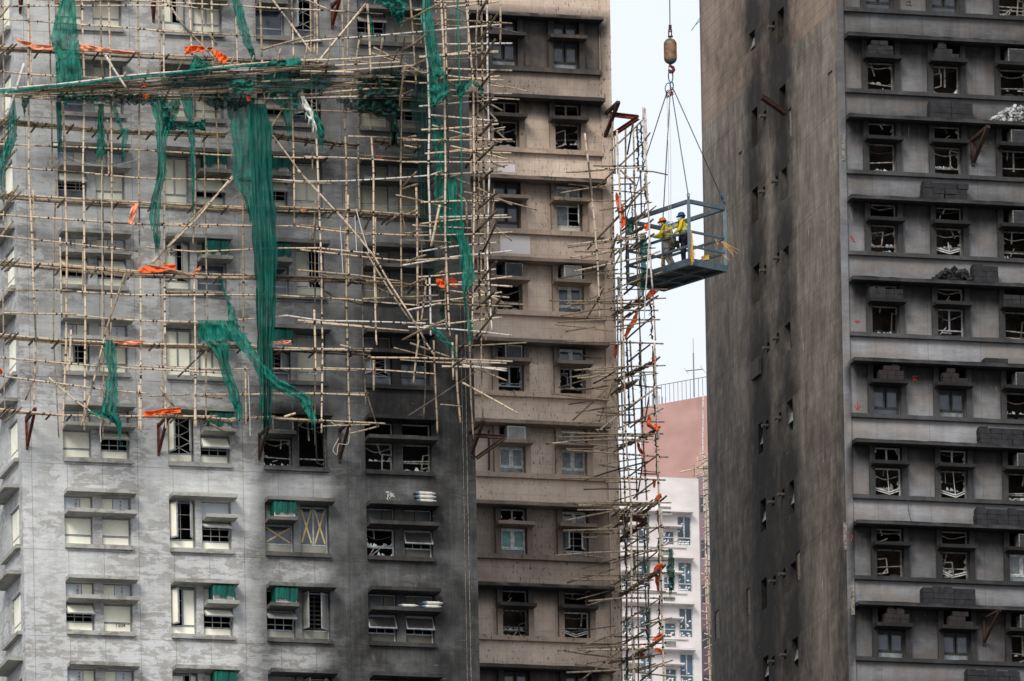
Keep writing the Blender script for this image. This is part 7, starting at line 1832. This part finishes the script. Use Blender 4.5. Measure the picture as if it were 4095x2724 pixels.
J2 = dict(pelvis=(-.05, 0, .93), waist=(-.04, 0, 1.09), chest=(.05, 0, 1.33), neck=(.10, 0, 1.49), headb=(.16, 0, 1.56), headt=(.18, 0, 1.67), shL=(.07, .17, 1.42), elL=(.22, .22, 1.16), wrL=(.46, .16, 1.12), haL=(.54, .14, 1.13),
          shR=(.07, -.17, 1.42), elR=(.28, -.22, 1.18), wrR=(.52, -.16, 1.20), haR=(.60, -.14, 1.22), hipL=(-.06, .09, .88), knL=(.07, .12, .47), anL=(-.13, .14, .09), toL=(.02, .14, .03), hipR=(-.06, -.09, .86), knR=(-.02, -.12, .46), anR=(-.20, -.13, .09), toR=(-.06, -.13, .03))
w2_ = worker(lo, yaw, J2, 'hivis', 'trouser_khaki', 'helmet_orange', 'worker in orange helmet and white mask leaning toward the bamboo, grey trousers', dict(face=Vector((1, 0, -.12)), harness='strap_black', gloveL='sleeve_grey', gloveR='sleeve_grey'))
g = MB(); g.obox((-.22, .05, .90), Vector((.06, 0, 0)), Vector((0, .08, 0)), Vector((.01, 0, .15))); g.obox((-.22, .05, 1.055), Vector((.065, 0, 0)), Vector((0, .085, 0)), Vector((0, 0, .01))); g.build('tool_bag', 'bag_green', w2_)
g = MB(); g.obox((.02, .17, .82), Vector((.08, 0, 0)), Vector((0, .05, 0)), Vector((0, 0, .12))); g.build('hip_pouch', 'trouser_khaki', w2_)
g = MB(); g.obox((-.33, -.02, .84), Vector((.05, 0, 0)), Vector((0, .06, 0)), Vector((.01, 0, .11))); g.tube([(-.30, 0, .95), (-.40, 0, .75), (-.46, 0, .85), (-.38, 0, 1.0)], .012, 5); g.tube([(-.2, .1, 1.1), (-.32, .1, .92), (-.42, .1, 1.0)], .012, 5); g.build('lanyard', 'strap_black', w2_)

# ================================================================ small things
g = MB(); an = at(*q('22', 1672, 520), 688.); Y_ = 688.
def aa(x, y): return at(*q('22', x, y), Y_)-an
g.tube([aa(1675, 520), aa(1668, 0)], .035, 6); g.build
r = empty('roof_antenna', an, label='thin roof antenna mast with crossbar above the terracotta gable railing', cat='antenna')
g = MB(); g.tube([aa(1675, 520), aa(1668, 115)], .045, 6); g.tube([aa(1668, 115), aa(1666, -20)], .02, 5); g.build('mast', 'rail_metal', r)
g = MB(); g.tube([aa(1600, 280), aa(1755, 264)], .035, 6); 
for a, b in (((1600, 280), (1585, 255)), ((1600, 280), (1625, 310)), ((1755, 264), (1730, 230)), ((1755, 264), (1782, 303))): g.tube([aa(*a), aa(*b)], .014, 5)
g.build('crossbar', 'rail_metal', r)
def rope(nm, fr, txt, n, mat, rad, lab, sag=0.):
    pts = s2(txt); P = polyl(pts, 14); W_ = [fr.w(x+sag*math.sin(i*.9), y, n) for i, (x, y) in enumerate(P)]; c = W_[0]
    g = MB(); g.tube([p-c for p in W_], rad, 5); o = g.build(nm, mat, None); o.location = c; return tag(o, lab, 'rope')
rope('rope', FB, '12 1250,345 1268,560 1225,1180 1215,1400', 1.9, 'rope_white', .022, 'long white rope hanging down in front of the standing scaffold beside the basket')
rope('rope', FL, '10 935,0 940,700 940,1567', 1.7, 'rope_white', .010, 'thin white line hanging down the first column of windows')
rope('rope', FL, '20 310,0 312,200', 1.7, 'rope_white', .012, 'thin white line beside the leftmost uprights')
rope('rope', FL, '20 925,720 922,860 930,935', 1.7, 'rope_white', .015, 'short pale rope tail below the lowest deck by the awning window')
rope('rope', FL, '20 2285,320 2300,700 2303,878', 1.7, 'rope_white', .014, 'thin white rope reaching below the scaffold foot near the widest curtain')
rope('rope', FL, '11 920,355 975,560 1040,760', 1.75, 'rope_white', .018, 'loose white rope curving beside the long diagonal pole')
rope('rope', FL, '11 910,420 925,740', 1.75, 'rope_white', .014, 'short vertical white rope left of the curving rope')
rope('rope', FL, '11 775,520 790,760 800,950', 1.75, 'rope_white', .014, 'vertical white rope between third and fourth window columns')
rope('rope', FL, '21 690,750 730,780 790,770', 1.3, 'rope_white', .013, 'looped white wire above the burnt bracket')
rope('rope', FL, '21 760,900 700,1010 745,1060 755,950 850,960 860,870', 1.3, 'rope_white', .010, 'tangled white wire hanging around the burnt bracket')
rope('rope', FL, '00 555,1400 700,1480 900,1530 1060,1525 1230,1480 1325,1430', 1.3, 'rope_white', .008, 'slack white cable swagging across the first window column')
rope('rope', FR, '02 1740,145 1680,240 1645,290 1670,250 1735,185', .0, 'shackle_blue', .012, 'thin blue cord dangling off the burnt tower edge against the sky')
rope('rope', FR, '23 1275,1150 1265,1250 1285,1400 1290,1567', .15, 'cable_steel', .014, 'black cable hanging down the burnt tower past the first column shelf')
rope('rope', FR, '33 1290,-10 1310,80 1345,150', .3, 'cable_steel', .014, 'black cable end dropping over the canopy, left centre of burnt tower')
# flood lamp, coil of wire and junk on the left
r = empty('flood_lamp', FL.w(*q('00', 515, 1335), 1.3), PHI, label='small square flood lamp tied to an upright at left', cat='lamp')
g = MB(); frame_rect(g, -.12, .12, -.08, .09, -.02, .02, .06); g.box(-.12, .12, .04, .10, -.08, .09); g.build('lamp_body', 'charred_frame', r); g = MB(); g.box(-.10, .10, .0, .01, -.06, .07); g.build('lens', 'pale_yellow_board', r)
r = None
g = MB(); 
for i in range(3): g.torus((random.uniform(-.03, .03), 0, random.uniform(-.03, .03)), .17, .012, Vector((1, 0, 0)), Vector((0, 0, 1)), 16, 5)
o = g.build('wire_coil', 'plaster_pale', None); o.location = FL.w(*q('00', 485, 1495), 1.3); tag(o, 'round coil of pale wire hanging under the flood lamp', 'wire coil')
# single loose poles that lie free on other things
def loose(txt, n, n2, mat, lab, r=.04):
    pts = s2(txt); P = [FL.w(*pts[0], n), FL.w(*pts[-1], n2)]; o = pole(None, 'loose_pole', P, r, r*.85, mat); return tag(o, lab, 'bamboo pole', 'loose bamboo poles')
loose('00 970,508 1165,812', 2.7, 2.7, 'W', 'pale loose pole resting on the tilted platform left of its centre')
loose('00 225,580 60,1072', 2.75, 2.3, 'W', 'pale loose pole leaning over the left tip of the tilted platform', .045)
loose('10 165,140 0,400', 1.9, 1.2, 'M', 'tan loose pole jutting left at the third deck corner')
loose('10 120,465 0,620', 1.8, 1.4, 'M', 'short tan loose pole below the third deck corner at the left edge')
loose('00 155,1375 40,1495', 1.8, 1.4, 'M', 'short tan loose pole at the left edge below the green net')
loose('00 120,1150 15,1290', 1.9, 1.4, 'M', 'short loose pole crossing the ragged green net at left')
loose('00 100,32 0,160', 1.8, 1.4, 'M', 'short loose pole at the top left corner')
loose('11 1690,320 1610,700', 2.0, 1.9, 'L', 'loose straw coloured pole leaning behind the pale corner upright')
loose('00 1920,305 1995,415', 1.9, 1.8, 'M', 'small loose stick left of the narrow twisted net strip')
loose('20 1470,432 1600,605', 1.9, 1.7, 'M', 'short loose pole above the orange sheet on the lowest deck')
loose('20 1930,765 2075,838', .5, .6, 'M', 'short loose pole resting on the shelf under a green air conditioner')
loose('21 260,705 365,670', 1.8, 1.9, 'L', 'short loose pole right of the widest curtain foot')
# ================================================================ camera, sky, sun
cd_ = bpy.data.cameras.new('camera'); co = bpy.data.objects.new('camera', cd_); COL.objects.link(co)
co.matrix_world = Matrix(((cR, sR, 0, CAM.x), (0, 0, -1, CAM.y), (-sR, cR, 0, CAM.z), (0, 0, 0, 1)))
cd_.sensor_width = 36.; cd_.lens = F/4095*36; cd_.shift_x = CX/4095; cd_.shift_y = CY/4095
cd_.clip_start = 1.; cd_.clip_end = 20000
sc.camera = co
w = bpy.data.worlds.new('World'); sc.world = w; w.use_nodes = True
nt = w.node_tree; bg = nt.nodes['Background']
SUN_EL, SUN_AZ = math.radians(36), math.radians(200)      # azimuth clockwise from +Y (camera looks along +Y)
sky = nt.nodes.new('ShaderNodeTexSky'); sky.sky_type = 'NISHITA'; sky.sun_disc = False
sky.sun_elevation = SUN_EL; sky.sun_rotation = SUN_AZ; sky.dust_density = 4.; sky.air_density = 1.
# overcast: a bright white cloud sheet over the blue sky
mx = nt.nodes.new('ShaderNodeMix'); mx.data_type = 'RGBA'; mx.inputs[0].default_value = .86
tc = nt.nodes.new('ShaderNodeTexCoord'); nz = nt.nodes.new('ShaderNodeTexNoise'); nz.inputs['Scale'].default_value = 3.; nt.links.new(tc.outputs['Generated'], nz.inputs['Vector'])
rp = nt.nodes.new('ShaderNodeValToRGB'); rp.color_ramp.elements[0].color = (8.6, 9.2, 10.1, 1); rp.color_ramp.elements[1].color = (9.7, 10.1, 10.6, 1)
nt.links.new(nz.outputs[0], rp.inputs[0])
nt.links.new(sky.outputs[0], mx.inputs[6]); nt.links.new(rp.outputs[0], mx.inputs[7])
nt.links.new(mx.outputs[2], bg.inputs['Color']); bg.inputs['Strength'].default_value = .075
sl = bpy.data.lights.new('sun', 'SUN'); sl.energy = 1.5; sl.angle = math.radians(20); sl.color = (1., .95, .87)
so = bpy.data.objects.new('sun', sl); COL.objects.link(so)
d = Vector((math.sin(SUN_AZ)*math.cos(SUN_EL), math.cos(SUN_AZ)*math.cos(SUN_EL), math.sin(SUN_EL)))
so.rotation_euler = d.to_track_quat('Z', 'Y').to_euler(); so.location = (0, 0, 200)
vs = sc.view_settings; vs.view_transform = 'Standard'; vs.look = 'None'; vs.exposure = 0.58; vs.gamma = 1.; vs.use_curve_mapping = False
sc.cycles.max_bounces = 6; sc.cycles.transparent_max_bounces = 12
